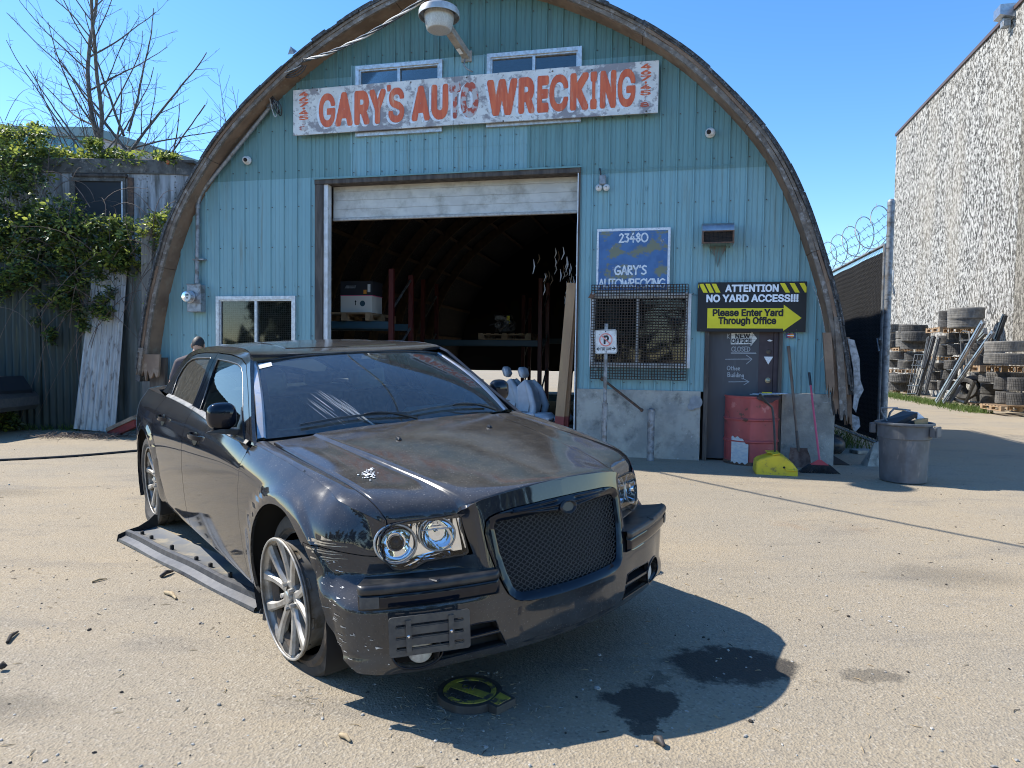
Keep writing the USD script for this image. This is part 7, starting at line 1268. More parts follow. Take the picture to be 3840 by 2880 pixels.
for z0, z1 in ((3.64, 3.62), (3.47, 3.45), (3.30, 3.29)):
    x = np.linspace(0, GL + .6, 40); p = np.stack([x, 0 * x, z0 + (z1 - z0) * x / GL - .03 * np.sin(x * 3) ** 2], 1); s_ = P(bwr, 'strand', tube(p, .0045, 5), 'barb_wire', True)
    P(s_, 'barbs', cat(*[tube([(a, -.02, b - .03), (a + .01, .0, b), (a - .005, .03, b + .035)], .0035, 4) for a, _, b in p[1::2]]), 'barb_wire', kind='stuff')
tt = np.linspace(0, 5.2 * 2 * np.pi, 260); P(bwr, 'razor_coil', tube(np.stack([.1 + tt / (2 * np.pi) * .86 + .05 * np.sin(tt), .20 * np.cos(tt), 3.53 + .31 * np.sin(tt)], 1), .007, 5), 'barb_wire', True)
P(bwr, 'razor_blades', cat(*[xf(bx(-.05, .05, -.001, .001, -.016, .016), Ry(a), (.1 + a / (2 * np.pi) * .86 + .05 * math.sin(a), .20 * math.cos(a), 3.53 + .31 * math.sin(a))) for a in np.arange(1.2, 32, 1.05)]), 'razor', kind='stuff')
# concrete building
WD = np.array([-.247, -.969, 0]); WN = np.array([-.969, .247, 0]); W0 = np.array([18.72, 34.0, 0]); WA = math.atan2(WD[1], WD[0])
def fracture(name, light, dark, gut=(.2, .2, .2)):
    nd = {'g': ('geometry', {}), 'p': ('principled_bsdf', {'roughness': .92, 'specular_ior_level': .2}), 'c': ('mix_color', {'a': dark, 'b': light}), 'c2': ('mix_color', {'b': (.30, .27, .22)}), 'bp': ('bump', {'strength': .8, 'distance': .05})}; ln = []
    noise_chain(nd, ln, 'a', 8.5, (1.2, 1.2, .75), 3, .8, .5); nd['r'] = ('map_range', {'from_min': .46, 'from_max': .55, 'to_min': 0., 'to_max': 1., 'clamp': True}); noise_chain(nd, ln, 'b', .55, (1, 1, .3), 5, .6); nd['r2'] = ('map_range', {'from_min': .45, 'from_max': .75, 'to_min': 0., 'to_max': .5, 'clamp': True})
    nd['wv'] = ('wave_texture', {'wave_type': 'bands', 'bands_direction': 'y', 'scale': 3.2, 'distortion': 1.2, 'detail': 2.0}); nd['ml'] = ('math', {'math_type': 'multiply'}); nd['wr'] = ('map_range', {'from_min': 0., 'from_max': 1., 'to_min': .55, 'to_max': 1.25})
    ln += [('g.position', 'wv.vector'), ('na.fac', 'r.value'), ('wv.fac', 'wr.value'), ('r.result', 'ml.value1'), ('wr.result', 'ml.value2'), ('ml.value', 'c.fac'), ('c.result', 'c2.a'), ('nb.fac', 'r2.value'), ('r2.result', 'c2.fac'), ('c2.result', 'p.base_color'), ('na.fac', 'bp.height'), ('bp.normal', 'p.normal')]
    mk(name, nd, ln, 'p.BSDF')
fracture('fractured_concrete', (.50, .49, .46), (.050, .049, .046)); fracture('fractured_concrete_stained', (.30, .28, .24), (.045, .042, .036))
M('coping_brown', (.085, .055, .045), rough=.5)
cbd = thing('concrete_building', 'tall grey building of rough ribbed concrete panels', 'building', W0, WA)   # local x runs towards the camera along the wall, -y to the right
WHT = 12.48
def wall_x(u, v=900): # length along the wall for a photo column
    d = ray(u, v); A = np.array([[d[0], -WD[0]], [d[1], -WD[1]]]); return float(np.linalg.solve(A, (W0 - CAMP)[:2])[1])
cuts = [0.0] + [wall_x(u) for u in (3382, 3460, 3556, 3681)]; last = cuts[-1]; cuts += [last + 2.6, last + 5.2, last + 8.0, last + 11, last + 14.2]; cuts[0] = -.02
for k, (a, b) in enumerate(zip(cuts, cuts[1:])):
    P(cbd, 'wall_panel', bx(a + .010, b - .010, -.003 * (k % 2), .30, 0, WHT - .02, .006), 'fractured_concrete_stained' if k == 5 else 'fractured_concrete')
P(cbd, 'joint_backing', bx(0, cuts[-1], .02, .35, 0, WHT - .03), 'old_concrete'); P(cbd, 'coping', bx(-.08, cuts[-1], -.06, .40, WHT - .02, WHT + .10), 'coping_brown'); P(cbd, 'end_wall', bx(-.02, .25, .31, 9, 0, WHT - .03), 'fractured_concrete'); P(cbd, 'roof_deck', bx(.2, cuts[-1], .4, 9, WHT - .3, WHT - .06), 'old_concrete')
p_ = at_depth(3795, 45, 1.0); wx = wall_x(3795, 45); wz = float((CAMP + ray(3795, 45) * ((W0 + WD * wx - CAMP)[1] / ray(3795, 45)[1]))[2])
wl = thing('wall_light', 'grey metal box light under the eave of the concrete building', 'lamp', W0 + WD * wx + np.array([0, 0, wz - .25]), WA); P(wl, 'box', hull([(-.25, 0, 0), (.25, 0, 0), (-.25, -.42, .12), (.25, -.42, .12), (-.25, 0, .42), (.25, 0, .42), (-.25, -.42, .42), (.25, -.42, .42)]), 'galv_shiny'); P(wl, 'spout', bx(-.12, .12, -.28, -.05, -.22, .05, .02), 'galvanised')
sc2 = thing('wall_camera', 'small white bullet camera at the edge of the concrete building', 'camera', W0 + WD * .3 + np.array([0, 0, float((CAMP + ray(3338, 1040) * (34 / ray(3338, 1040)[1]))[2])]), WA); P(sc2, 'bracket', cat(bx(-.1, .1, -.05, 0, -.3, .3, .01), bx(-.06, .06, -.55, 0, .10, .22, .02)), 'camera_white'); P(sc2, 'body', cyl((-.1, -.50, .05), (.25, -.62, -.18), .13, 18), 'camera_white', 40); P(sc2, 'lens', cyl((.25, -.62, -.18), (.28, -.63, -.2), .10, 16), 'gloss_black', 40)
# tyre stacks, laid out in columns along the wall
RL0, RLD = np.array([14.75, 21.76, 0]), WD
def on_row(u, v, off=0.0):   # point on the vertical plane of the tyre row, off metres nearer
    d = ray(u, v); n = WN; p0 = RL0 + n * off; t = ((p0 - CAMP) @ n) / (d @ n); return CAMP + d * t
kq = 640 / 1270
def cp_(a, b): return 3200 + a * kq, 1100 + b * kq
M('tyre_black', (.060, .058, .055), (.105, .100, .092), 9, rough=.85, vary=.25, dirt=(.19, .175, .15), dscale=4, dlo=.52, dhi=.75); M('tyre_dusty', (.125, .12, .11), (.19, .18, .16), 7, rough=.9, vary=.2)
TP = {}
for nm, W_, n_, dp_ in (('road_tyre', .62, 54, .028), ('block_tyre', .70, 30, .05), ('rib_tyre', .62, 90, .02)):
    c_ = klass(nm); m = tyre_mesh(1.0, W_, .60, n_, 0, dp_); m = xf(m, Rx(np.pi / 2)); v = m[0]; v[:, 2] /= W_; class_part(str(c_.GetPath()), 'tread_and_sidewalls', (v, m[1]), 'tyre_dusty' if nm == 'rib_tyre' else 'tyre_black', 30); TP[nm] = str(c_.GetPath())
cols = [  # (where, proto, offset back, [(centre a, centre b, width, height), from the top])
 ('far column behind the gate post', 'block_tyre', -.1, [(288, 262, 120, 62), (290, 322, 115, 55), (294, 376, 115, 55)]),
 ('far column, front tyres above the upper pallet', 'road_tyre', .25, [(445, 266, 190, 66), (462, 322, 190, 74), (445, 384, 165, 66)]),
 ('far column, back tyres above the upper pallet', 'rib_tyre', -.35, [(395, 308, 140, 58), (395, 368, 140, 58)]),
 ('far column, left tyres between its pallets', 'road_tyre', -.2, [(330, 462, 125, 60), (310, 524, 125, 58)]),
 ('far column, right tyres between its pallets', 'road_tyre', .2, [(450, 468, 124, 58), (402, 530, 128, 60)]),
 ('far column, lowest left tyres', 'road_tyre', -.25, [(262, 620, 120, 62), (258, 678, 120, 60)]),
 ('far column, lowest front tyres', 'block_tyre', .15, [(355, 630, 155, 64), (336, 692, 142, 62)]),
 ('middle column, big pale tyres on the top pallet', 'rib_tyre', .1, [(838, 150, 235, 84), (832, 222, 226, 76)]),
 ('middle column, narrow tyres left on the top pallet', 'road_tyre', -.3, [(700, 162, 112, 64), (696, 226, 112, 58)]),
 ('middle column, tyres under the top pallet', 'block_tyre', .0, [(755, 332, 110, 74), (772, 416, 125, 84)]),
 ('middle column, left tyres under the top pallet', 'road_tyre', -.2, [(688, 346, 110, 66), (678, 425, 112, 80)]),
 ('middle column, right tyres under the top pallet', 'road_tyre', -.25, [(850, 335, 110, 70), (858, 415, 110, 80)]),
 ('middle column, left tyres on the ground', 'block_tyre', .0, [(625, 548, 118, 62), (613, 614, 116, 64), (600, 686, 112, 66)]),
 ('middle column, right tyres on the ground', 'block_tyre', .1, [(738, 528, 112, 68), (712, 606, 110, 68), (690, 684, 112, 70)]),
 ('near column, left tyres on the pallet', 'road_tyre', -.1, [(928, 410, 165, 80), (928, 498, 160, 82)]),
 ('near column, large tyres on the pallet', 'rib_tyre', .35, [(1142, 396, 278, 82), (1140, 488, 284, 86)]),
 ('near column, wide tyre under the pallet', 'road_tyre', .1, [(1112, 626, 300, 78)]),
 ('near column, left tyres on the ground', 'road_tyre', -.3, [(945, 622, 120, 60), (945, 694, 125, 72), (945, 770, 125, 70)]),
 ('near column, middle tyres on the ground', 'road_tyre', .0, [(1030, 710, 145, 76), (1026, 786, 142, 72)]),
 ('near column, knobbly tyres', 'block_tyre', .35, [(1126, 672, 130, 96), (1132, 774, 130, 92)]),
 ('near column, knobbly tyres at the frame edge', 'block_tyre', .5, [(1235, 676, 150, 100), (1230, 786, 150, 96)]),
]
ORD = ['topmost', 'second from the top', 'third from the top']
g = np.random.default_rng(31)
for where, pr_, off, lst in cols:
    for k, (a, b, w_, h_) in enumerate(lst):
        u, v = cp_(a, b); p = on_row(u, v, off); dist = p[1]; R_ = w_ * kq * dist / 2560 / 2; H_ = h_ * kq * dist / 2560 * .96
        rot = Rz(g.uniform(0, 6)) ; rot2 = Rx(g.normal(0, .025)) @ Ry(g.normal(0, .025)) @ rot @ np.diag([R_, R_, H_]); lab = f'tyre in the {where}' if len(lst) == 1 else f'{ORD[k]} tyre of the {where}'
        copy_of(TP[pr_], 'tyre', lab[0].lower() + lab[1:], 'tyre', M4(p, rot2), 'tyres stacked along the concrete building')
for (a, b, R_, H_, yaw, lean, lab) in ((828, 712, .34, .26, .5, .25, 'upright tyre leaning between the rails and the near tyres'), (885, 690, .34, .24, .9, .2, 'second upright tyre half hidden behind the leaning one')):
    p = on_row(*cp_(a, b), .35 if a < 850 else .05); copy_of(TP['block_tyre'], 'tyre', lab, 'tyre', M4(p, Rz(yaw - 1.2) @ Rx(np.pi / 2 - lean) @ np.diag([R_, R_, H_])), 'tyres stacked along the concrete building')
for k, (a, b, sc_, off, lab) in enumerate([(410, 418, .95, 0, 'pallet high in the far tyre column'), (345, 578, .95, .0, 'pallet low in the far tyre column'), (290, 415, .8, -.4, 'pallet behind the gate post in the far column'), (320, 728, .9, .1, 'pallet under the far tyre column'), (728, 274, 1.15, .1, 'top pallet of the middle tyre column'), (690, 486, .9, .1, 'lower pallet of the middle tyre column'), (1060, 562, 1.25, .1, 'pallet carrying the large tyres of the near column'), (925, 826, .55, .0, 'small pallet under the left tyres of the near column'), (1165, 852, .95, .45, 'pallet under the knobbly near tyres')]):
    p = on_row(*cp_(a, b), off); copy_of(pp, 'pallet', lab, 'pallet', M4(p - [0, 0, .07 * sc_], Rz(WA + .06 * ((k % 3) - 1)) @ np.diag([sc_, sc_, sc_])))
M('rail_dark', (.06, .06, .062), (.10, .10, .098), 9, rough=.5); M('rail_silver', (.34, .36, .39), (.20, .21, .23), 4, rough=.25, rough2=.45, metal=.8)
def rail(top_, bot, r, m, lab, name='metal_rail', flatw=None, off=.5, offb=.75):
    a, b = on_row(*cp_(*bot), offb), on_row(*cp_(*top_), off); t = thing(name, lab, 'rail'); w_ = r if flatw is None else flatw; P(t, 'bar', sweep(np.array([a, b]), [(-w_, -r * .45), (w_, -r * .45), (w_, r * .45), (-w_, r * .45)], up=WN), m); d = b - a; P(t, 'lip', sweep(np.array([a + d * .02, b - d * .02]) + WN * r * .5, [(-w_ * .35, -.01), (w_ * .35, -.01), (w_ * .35, .02), (-w_ * .35, .02)], up=WN), m); return t
rail((600, 320), (480, 760), .10, 'rail_dark', 'broad dark metal rail leaning left of the middle tyres'); rail((640, 330), (535, 745), .07, 'rail_dark', 'thin dark rail leaning against the middle tyres'); rail((565, 325), (520, 560), .09, 'rail_dark', 'short dark rail leaning behind the black rack')
rail((968, 210), (622, 808), .085, 'rail_silver', 'longest silver rail leaning across the tyre stacks', off=.6, offb=1.1); rail((1040, 285), (672, 810), .065, 'rail_silver', 'second silver rail leaning across the tyre stacks', off=.55, offb=1.05); rail((860, 530), (705, 790), .08, 'rail_dark', 'dark rail beside the silver rails', off=.6, offb=1.0); rail((985, 280), (930, 335), .10, 'rail_silver', 'short silver bumper piece lying behind the long rail', off=.3, offb=.3); rail((800, 690), (712, 812), .10, 'rail_silver', 'short bright rail at the foot of the upright tyre', off=.6, offb=.95)
rail((1130, 160), (1062, 345), .09, 'trim_black', 'black hitch bar standing against the concrete wall', 'hitch_bar', off=.1, offb=.2)
rk = thing('black_rack', 'black welded tube rack leaning in front of the tyre stacks', 'rack'); c4 = [on_row(*cp_(*p), o) for p, o in (((458, 455), .6), ((565, 460), .6), ((470, 745), .95), ((405, 748), .95))]
for k in range(4): P(rk, 'frame_tube', tube([c4[k], c4[(k + 1) % 4]], .022, 8), 'trim_black', True)
for t in (.25, .5, .75): P(rk, 'cross_tube', tube([c4[0] * (1 - t) + c4[1] * t, c4[3] * (1 - t) + c4[2] * t], .016, 8), 'trim_black', True)
for t in (.28, .80): P(rk, 'cross_tube', tube([c4[0] * (1 - t) + c4[3] * t - (c4[1] - c4[0]) * .1, c4[1] * (1 - t) + c4[2] * t], .020, 8), 'trim_black', True)
ht = thing('hand_frame', 'grey tubular frame hanging at the middle tyres', 'frame'); q4 = [on_row(*cp_(*p), .4) for p in ((805, 465), (795, 300), (815, 280), (862, 285), (868, 460))]; P(ht, 'bent_tube', tube(q4, .02, 8), 'rail_dark', True); P(ht, 'cross_tube', tube([on_row(*cp_(792, 350), .4), on_row(*cp_(868, 348), .4)], .016, 8), 'rail_dark', True)
ct = thing('dark_crate_corner', 'black angular metal bracket on the ground by the upright tyre', 'bracket'); b4 = [on_row(*cp_(*p), .8) for p in ((745, 785), (835, 815), (905, 655))]; P(ct, 'lower_arm', tube([b4[0], b4[1]], .05, 6), 'trim_black'); P(ct, 'upper_arm', tube([b4[1], b4[2]], .05, 6), 'trim_black')
# grass along the stacks and behind the gate
M('grass_green', (.075, .125, .022), (.13, .18, .04), 6, rough=.7, translucent=.35); g = np.random.default_rng(41)
def grass(n, fn, hmin, hmax, w_=.008):
    V, F_ = [], []
    for k in range(n):
        p = fn(); h = g.uniform(hmin, hmax); a = g.uniform(0, 6.3); s = np.array([math.cos(a), math.sin(a), 0]) * w_; l = np.array([g.normal(0, .3), g.normal(0, .3), 0]) * h; b = len(V); V += [p - s, p + s, p + l * .5 + s * .6 + [0, 0, h * .6], p + l + [0, 0, h]]; F_ += [(b, b + 1, b + 2), (b, b + 2, b + 3)]
    return np.array(V), np.array(F_)
def row_pt(): t = g.uniform(-12, 4.5); return RL0 - RLD * 0 + np.array([.0, 0, 0]) + (-RLD * 1) * (-t if False else -t) * 1 + WN * g.normal(.85, .22)
def row_pt(): s_ = g.uniform(-13, 3.5); return RL0 + WD * s_ + WN * (.75 + abs(g.normal(0, .28))) * np.array([1, 1, 0])
top('grass', grass(5200, row_pt, .05, .22, .010), 'grass_green', 'rough grass strip along the foot of the tyre stacks', 'grass', kind='stuff')
def gate_pt(): return G0 + NF * g.uniform(.2, 3.2) + FR @ np.array([g.normal(-.55, .35), 0, 0])
top('weeds', grass(1400, gate_pt, .04, .20, .006), 'grass_green', 'green weeds growing under the open gate', 'weeds', kind='stuff')
blk = thing('concrete_block', 'small concrete block lying under the gate', 'block', on_ground(3235, 1700), .2); P(blk, 'slab', bx(-.16, .16, -.10, .10, 0, .06, .01), 'old_concrete')
bg_ = thing('dark_bundle', 'dark rubber bundle lying behind the concrete base', 'bundle', on_ground(3158, 1712) + [0, .35, 0], 0); P(bg_, 'bundle', (np.array(trimesh.creation.icosphere(3, 1.0).vertices) * [.20, .16, .15] + [0, 0, .13], np.array(trimesh.creation.icosphere(3, 1.0).faces)), 'trim_black', True); P(bg_, 'strap', xf(tube([(math.cos(a) * .17, -.05, .13 + math.sin(a) * .15) for a in np.linspace(0, 6.28, 17)[:-1]], .02, 6, closed=True)), 'matt_black', True)
ft = thing('gate_footing', 'sloped concrete footing at the gate post', 'footing', on_ground(3272, 1745), 0); P(ft, 'footing', hull([(-.12, -.10, 0), (.14, -.10, 0), (-.10, .12, 0), (.14, .12, 0), (-.01, -.03, .30), (.08, .03, .32), (.05, -.04, .30)]), 'old_concrete', 20)
# ================================================================ left side: fence, trailer, brambles, bare trees, a far building
M('fence_green', (.020, .034, .032), (.032, .040, .030), 4, stretch=(3, 3, .3), rough=.6, rough2=.75, dirt=(.095, .095, .045), dscale=3, dstretch=(4, 4, .25), dlo=.56, dhi=.74); M('fence_brown', (.050, .042, .034), (.035, .038, .034), 4, stretch=(3, 3, .3), rough=.8, dirt=(.09, .085, .06), dscale=3, dstretch=(4, 4, .25), dlo=.5, dhi=.7); M('fence_galv', (.16, .185, .185), (.105, .125, .12), 3, stretch=(3, 3, .3), rough=.55, metal=.3, dirt=(.07, .085, .07), dscale=3, dstretch=(4, 4, .3), dlo=.48, dhi=.68)
M('sheet_white', (.48, .48, .465), (.36, .36, .35), 5, stretch=(3, 3, .3), rough=.55, metal=.25, dirt=(.17, .15, .13), dscale=7, dstretch=(2, 2, .4), dlo=.52, dhi=.68)
def corr(w, h, pitch=.076, amp=.016, n=6, edge=None):
    x = np.linspace(0, w, int(w / pitch * n) + 1); z = np.linspace(0, h, 5); return grid(np.array([[(a, -amp * math.sin(a / pitch * 2 * np.pi), b) for b in z] for a in x]))
fc = thing('corrugated_fence', 'dark green corrugated metal fence left of the workshop', 'fence', (-6.05, 12.15, 0), np.pi + .045)   # runs to the left
x = 0.0; g = np.random.default_rng(51)
for k, (w_, h_, m_) in enumerate([(.80, 2.98, 'fence_galv'), (.72, 2.95, 'fence_galv'), (.74, 2.9, 'fence_green'), (.74, 2.92, 'fence_green'), (.74, 2.86, 'fence_green'), (.74, 2.95, 'fence_brown'), (.74, 2.9, 'fence_brown'), (.74, 2.9, 'fence_green'), (.74, 2.9, 'fence_brown'), (.74, 2.9, 'fence_green')]):
    m = corr(w_ + .03, h_, .19 if m_ == 'fence_galv' else .12, .018); P(fc, 'corrugated_sheet', xf(m, None, (x, .02 + .006 * (k % 2), 0)), m_, True); x += w_
for k in range(5): P(fc, 'fence_post', bx(.4 + k * 1.6, .49 + k * 1.6, -.12, -.03, 0, 2.8), 'wood_grey')
sh_ = thing('loose_corrugated_sheet', 'pale corrugated sheet leaning against the dark fence', 'sheet'); a, b, c, d = at_depth(350, 985, 12.05), at_depth(478, 1000, 12.05), at_depth(275, 1608, 11.72), at_depth(432, 1622, 11.72); nn_ = 12; cols_ = []
u = np.linspace(0, 1, 85); nv_ = np.cross(b - a, c - a); nv_ /= np.linalg.norm(nv_); nv_ *= -np.sign(nv_[1]); P(sh_, 'sheet', grid(np.array([[(a * (1 - t) + b * t) * (1 - s_) + (c * (1 - t) + d * t) * s_ + nv_ * .013 * math.sin(t * 14 * np.pi) for s_ in np.linspace(0, 1, 6)] for t in u])), 'sheet_white', True)
M('post_wood', (.20, .185, .16), (.13, .12, .105), 8, stretch=(3, 3, .4), rough=.9); top('fence_post', bx(-6.36, -6.17, 11.72, 11.84, 0, 3.60, .01), 'post_wood', 'weathered grey timber post between brambles and the arch', 'post')
# box trailer
M('trailer_white', (.40, .39, .39), (.27, .265, .26), 3, stretch=(2.5, 2.5, .3), rough=.6, dirt=(.095, .085, .07), dscale=3.2, dstretch=(2.2, 2.2, .28), dlo=.46, dhi=.66, dirt2=(.20, .17, .16), d2scale=9, d2lo=.58, d2hi=.68); M('trailer_rail', (.12, .11, .095), (.07, .06, .05), 7, rough=.8, dirt=(.22, .19, .16), dscale=9, dlo=.55, dhi=.68)
ty = 13.05; tr = thing('box_trailer', 'old weathered box trailer with a dark window behind the fence', 'trailer', (0, ty, 0), 0)
x0, x1 = -10.6, -6.05; RC = .35; z1 = 5.02
P(tr, 'front_wall', bx(x0, x1 - RC, 0, .06, .9, z1 - .28), 'trailer_white')
aa = np.linspace(0, np.pi / 2, 8); P(tr, 'corner_post', grid(np.array([[(x1 - RC + RC * math.sin(q), RC - RC * math.cos(q), z) for z in (.9, z1 - .28)] for q in aa])), 'trailer_white', True); P(tr, 'side_wall', bx(x1 - .06, x1, RC, 3.5, .9, z1 - .28), 'trailer_white')
P(tr, 'top_rail', cat(bx(x0, x1 - RC, -.025, .08, z1 - .28, z1, .01), grid(np.array([[(x1 - RC + (RC + .025) * math.sin(q), RC - (RC + .025) * math.cos(q), z) for z in (z1 - .28, z1)] for q in aa]))), 'trailer_rail'); P(tr, 'roof', cat(bx(x0, x1 - .02, .0, 3.5, z1 - .05, z1 - .004)), 'trailer_rail'); P(tr, 'underframe', bx(x0 + .2, x1 - .2, .1, 3, .5, .9), 'steel_dark')
wx0, wx1, wz0, wz1 = at_depth(285, 680, ty)[0], at_depth(462, 680, ty)[0], at_depth(460, 850, ty)[2], at_depth(300, 680, ty)[2]
P(tr, 'window_frame', prism(box(wx0 - .10, wz0 - .1, wx1 + .06, wz1 + .07).difference(box(wx0, wz0, wx1, wz1)), -.04, .0), 'trailer_rail'); P(tr, 'window_strip', bx(wx1 - .02, wx1 + .012, -.046, -.0, wz0, wz1, .003), 'white_metal'); P(tr, 'window_pane', bx(wx0, wx1, -.012, -.004, wz0, wz1), 'dark_glass_backing'); P(tr, 'rust_strip', bx(wx1 + .09, wx1 + .20, -.022, -.003, wz0 - .15, wz1 + .08), 'rust'); P(tr, 'moss_ledge', bx(wx0 - .05, wx1 + .1, -.07, .0, wz1 + .07, wz1 + .14, .02), 'wood_dark')
M('lamp_orange', (.50, .14, .05), rough=.4); lpz = at_depth(633, 598, ty); P(tr, 'marker_lamp', xf(rotx_prof([(0, .03), (.03, .025), (.042, .0)], 16), None, (lpz[0], -.03, lpz[2] - .06)), 'lamp_orange', 40)
rv = []
for z in np.arange(1.2, z1 - .3, .10): rv += [(x1 - RC - .02, z), (x1 - RC + .0 - .55, z)]
for xx in np.arange(x0, x1 - RC, .14): rv += [(xx, z1 - .235), (xx, z1 - .05)]
P(tr, 'rivets', cat(*[xf(tm(trimesh.creation.icosphere(0, .012)), None, (a, -.003 if b < z1 - .28 else -.027, b)) for a, b in rv]), 'trailer_rail', kind='stuff')
# far blue building
M('far_blue', (.10, .24, .29), (.085, .205, .25), 3, rough=.5); M('far_pink', (.50, .42, .38), (.42, .35, .32), 2, rough=.8, dirt=(.20, .14, .12), dscale=5, dlo=.56, dhi=.62); M('far_roof', (.16, .22, .22), rough=.5)
c0 = at_depth(350, 480, 22.0); zt = c0[2]; fb_ = thing('far_blue_building', 'blue metal building with a pale side wall behind the brambles', 'building', (c0[0], 22.0, 0), 0)
for k in range(16): P(fb_, 'wall_sheet', cat(bx(-.62 * (k + 1), -.62 * k - .03, .0, .1, 0, zt - .1), bx(-.62 * k - .045, -.62 * k - .0, -.05, .1, 0, zt - .1)), 'far_blue')
P(fb_, 'eave', bx(-10, .06, -.10, .3, zt - .28, zt), 'far_roof'); q = np.array([.42, .91]); sd_ = [(0.0, 0.0), (3.4 * q[0], 3.4 * q[1]), (9 * q[0], 9 * q[1])]
P(fb_, 'side_wall', sweep(np.array([(a, b + .02, zt / 2 - .14) for a, b in sd_]), [(-.05, -zt / 2), (.05, -zt / 2), (.05, zt / 2), (-.05, zt / 2)]), 'far_pink'); P(fb_, 'side_trim', sweep(np.array([(a + .03, b, zt - .10) for a, b in sd_]), [(-.10, -.16), (.10, -.16), (.10, .10), (-.10, .10)]), 'far_roof'); P(fb_, 'roof', (np.array([(-10, 0, zt - .02), (0, 0, zt - .02), (9 * q[0], 9 * q[1], zt - .02), (-10, 9, zt - .02)]), np.array([[0, 1, 2], [0, 2, 3]])), 'far_roof')
# bare trees
M('bark', (.075, .060, .048), (.13, .11, .09), 18, rough=.9); M('twig', (.060, .045, .040), rough=.9)
def tree(name, lab, base, stems, seed, tw=.0038, up=.75):
    g = np.random.default_rng(seed); br, tws = [], []
    def grow(p, d, l, r, lev):
        n = max(4, int(l / .16)); pts = [p]; dd = d / np.linalg.norm(d)
        for k in range(n): dd = dd + g.normal(0, .05, 3) + np.array([0, 0, .030 * up]); dd /= np.linalg.norm(dd); p = p + dd * l / n; pts.append(p)
        pts = np.array(pts); rr = np.linspace(r, max(r * .30, tw * .7), n + 1); (br if r > .012 else tws).append(tube(pts, rr, 7 if r > .02 else 4, False))
        if lev == 0: return
        m = int(l / (.34 if lev > 1 else .17)); 
        for k in range(m):
            t = (k + g.uniform(.2, .8)) / m
            if t < (.18 if lev == 3 else .12): continue
            i = min(int(t * n), n - 1); a = g.uniform(0, 6.3); ax = pts[i + 1] - pts[i]; ax /= np.linalg.norm(ax); s_ = np.cross(ax, [math.cos(a), math.sin(a), .2]); s_ /= np.linalg.norm(s_); ang = g.uniform(.55, .95); grow(pts[i], ax * math.cos(ang) + s_ * math.sin(ang), l * g.uniform(.28, .48) * (1.05 - t * .65), max(rr[i] * g.uniform(.35, .55), tw), lev - 1)
    for b, d, l, r, lev in stems: grow(np.array(b, float), np.array(d, float), l, r, lev)
    t = thing(name, lab, 'tree'); P(t, 'trunk', cat(*br), 'bark', True); P(t, 'crown', cat(*tws), 'twig', True); return t
tb = at_depth(465, 560, 15.5); b_ = np.array([tb[0], 15.5, 1.0]); hz = tb[2]
tree('bare_tree', 'tall bare tree with upright limbs rising behind the trailer', None, [(b_, (0, 0, 1), hz + 3.4, .085, 3), (b_ + [.12, .1, 0], (.015, 0, 1), hz + 3.1, .075, 3), (b_ + [.05, 0, hz - 1.0], (-.75, .1, .8), 2.7, .034, 2), (b_ + [.10, 0, hz - 1.1], (.78, .0, .8), 2.9, .034, 2), (b_ + [0, 0, hz - .7], (-.36, 0, 1), 3.0, .03, 2), (b_ + [.1, 0, hz - .6], (.30, .1, 1), 3.1, .03, 2), (b_ + [0, 0, hz - 1.2], (-.95, .2, .45), 2.2, .022, 2), (b_ + [0.1, 0, hz - 1.0], (.9, .2, .30), 2.2, .022, 2)], 3)
tb2 = at_depth(640, 590, 14.5); tree('bare_tree', 'small bare bush at the right end of the trailer roof', None, [((tb2[0], 14.5, tb2[2] - .6), (.25, 0, 1), 1.7, .022, 2), ((tb2[0] - .1, 14.5, tb2[2] - .6), (-.05, 0, 1), 1.5, .018, 2), ((tb2[0], 14.5, tb2[2] - .5), (1.0, 0, .15), 1.6, .014, 1)], 8)
for k, (u_, v0, v1, lab) in enumerate(((868, 440, 262, 'tallest thin sapling shoot above the left slope of the arch'), (838, 470, 385, 'lower sapling shoot left of the tallest one'), (920, 380, 315, 'short sapling shoot closest to the arch top'))): a_, b2 = at_depth(u_, v0 + 60, 14.0), at_depth(u_ - 38, v1, 14.0); tree('sapling', lab, None, [(a_ - [0, 0, .8], b2 - a_ + [0, 0, .8], float(np.linalg.norm(b2 - a_)) + .8, .0125, 1)], 20 + k, .004)
# brambles: canes and leaves spread over the fence and the trailer
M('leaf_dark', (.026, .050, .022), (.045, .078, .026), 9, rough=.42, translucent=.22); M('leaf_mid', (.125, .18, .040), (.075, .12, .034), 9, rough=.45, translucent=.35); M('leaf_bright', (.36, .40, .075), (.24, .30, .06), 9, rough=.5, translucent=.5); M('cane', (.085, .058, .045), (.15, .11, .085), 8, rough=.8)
bm_ = thing('bramble', 'bramble thicket spilling over the fence and the trailer roof', 'bush'); g = np.random.default_rng(61)
LV, LFc = [], []
for ang, ln2 in ((0, 1.0), (1.25, .8), (-1.25, .8)):
    pts = np.array([(0, 0, 0), (.32, .26, .05), (.75, .24, .02), (1.05, 0, -.10), (.75, -.24, .02), (.32, -.26, .05), (.5, 0, -.03)]) * .074 * ln2; LFc.append(np.array([[6, 0, 1], [6, 1, 2], [6, 2, 3], [6, 3, 4], [6, 4, 5], [6, 5, 0]]) + 7 * len(LV)); LV.append(pts @ Rz(ang).T + np.array([math.cos(ang), math.sin(ang), 0]) * .016)
LV, LFc = np.vstack(LV), np.vstack(LFc)
clumps = []   # (u, v, half u, half v, depth, thickness, leaves, brightness)
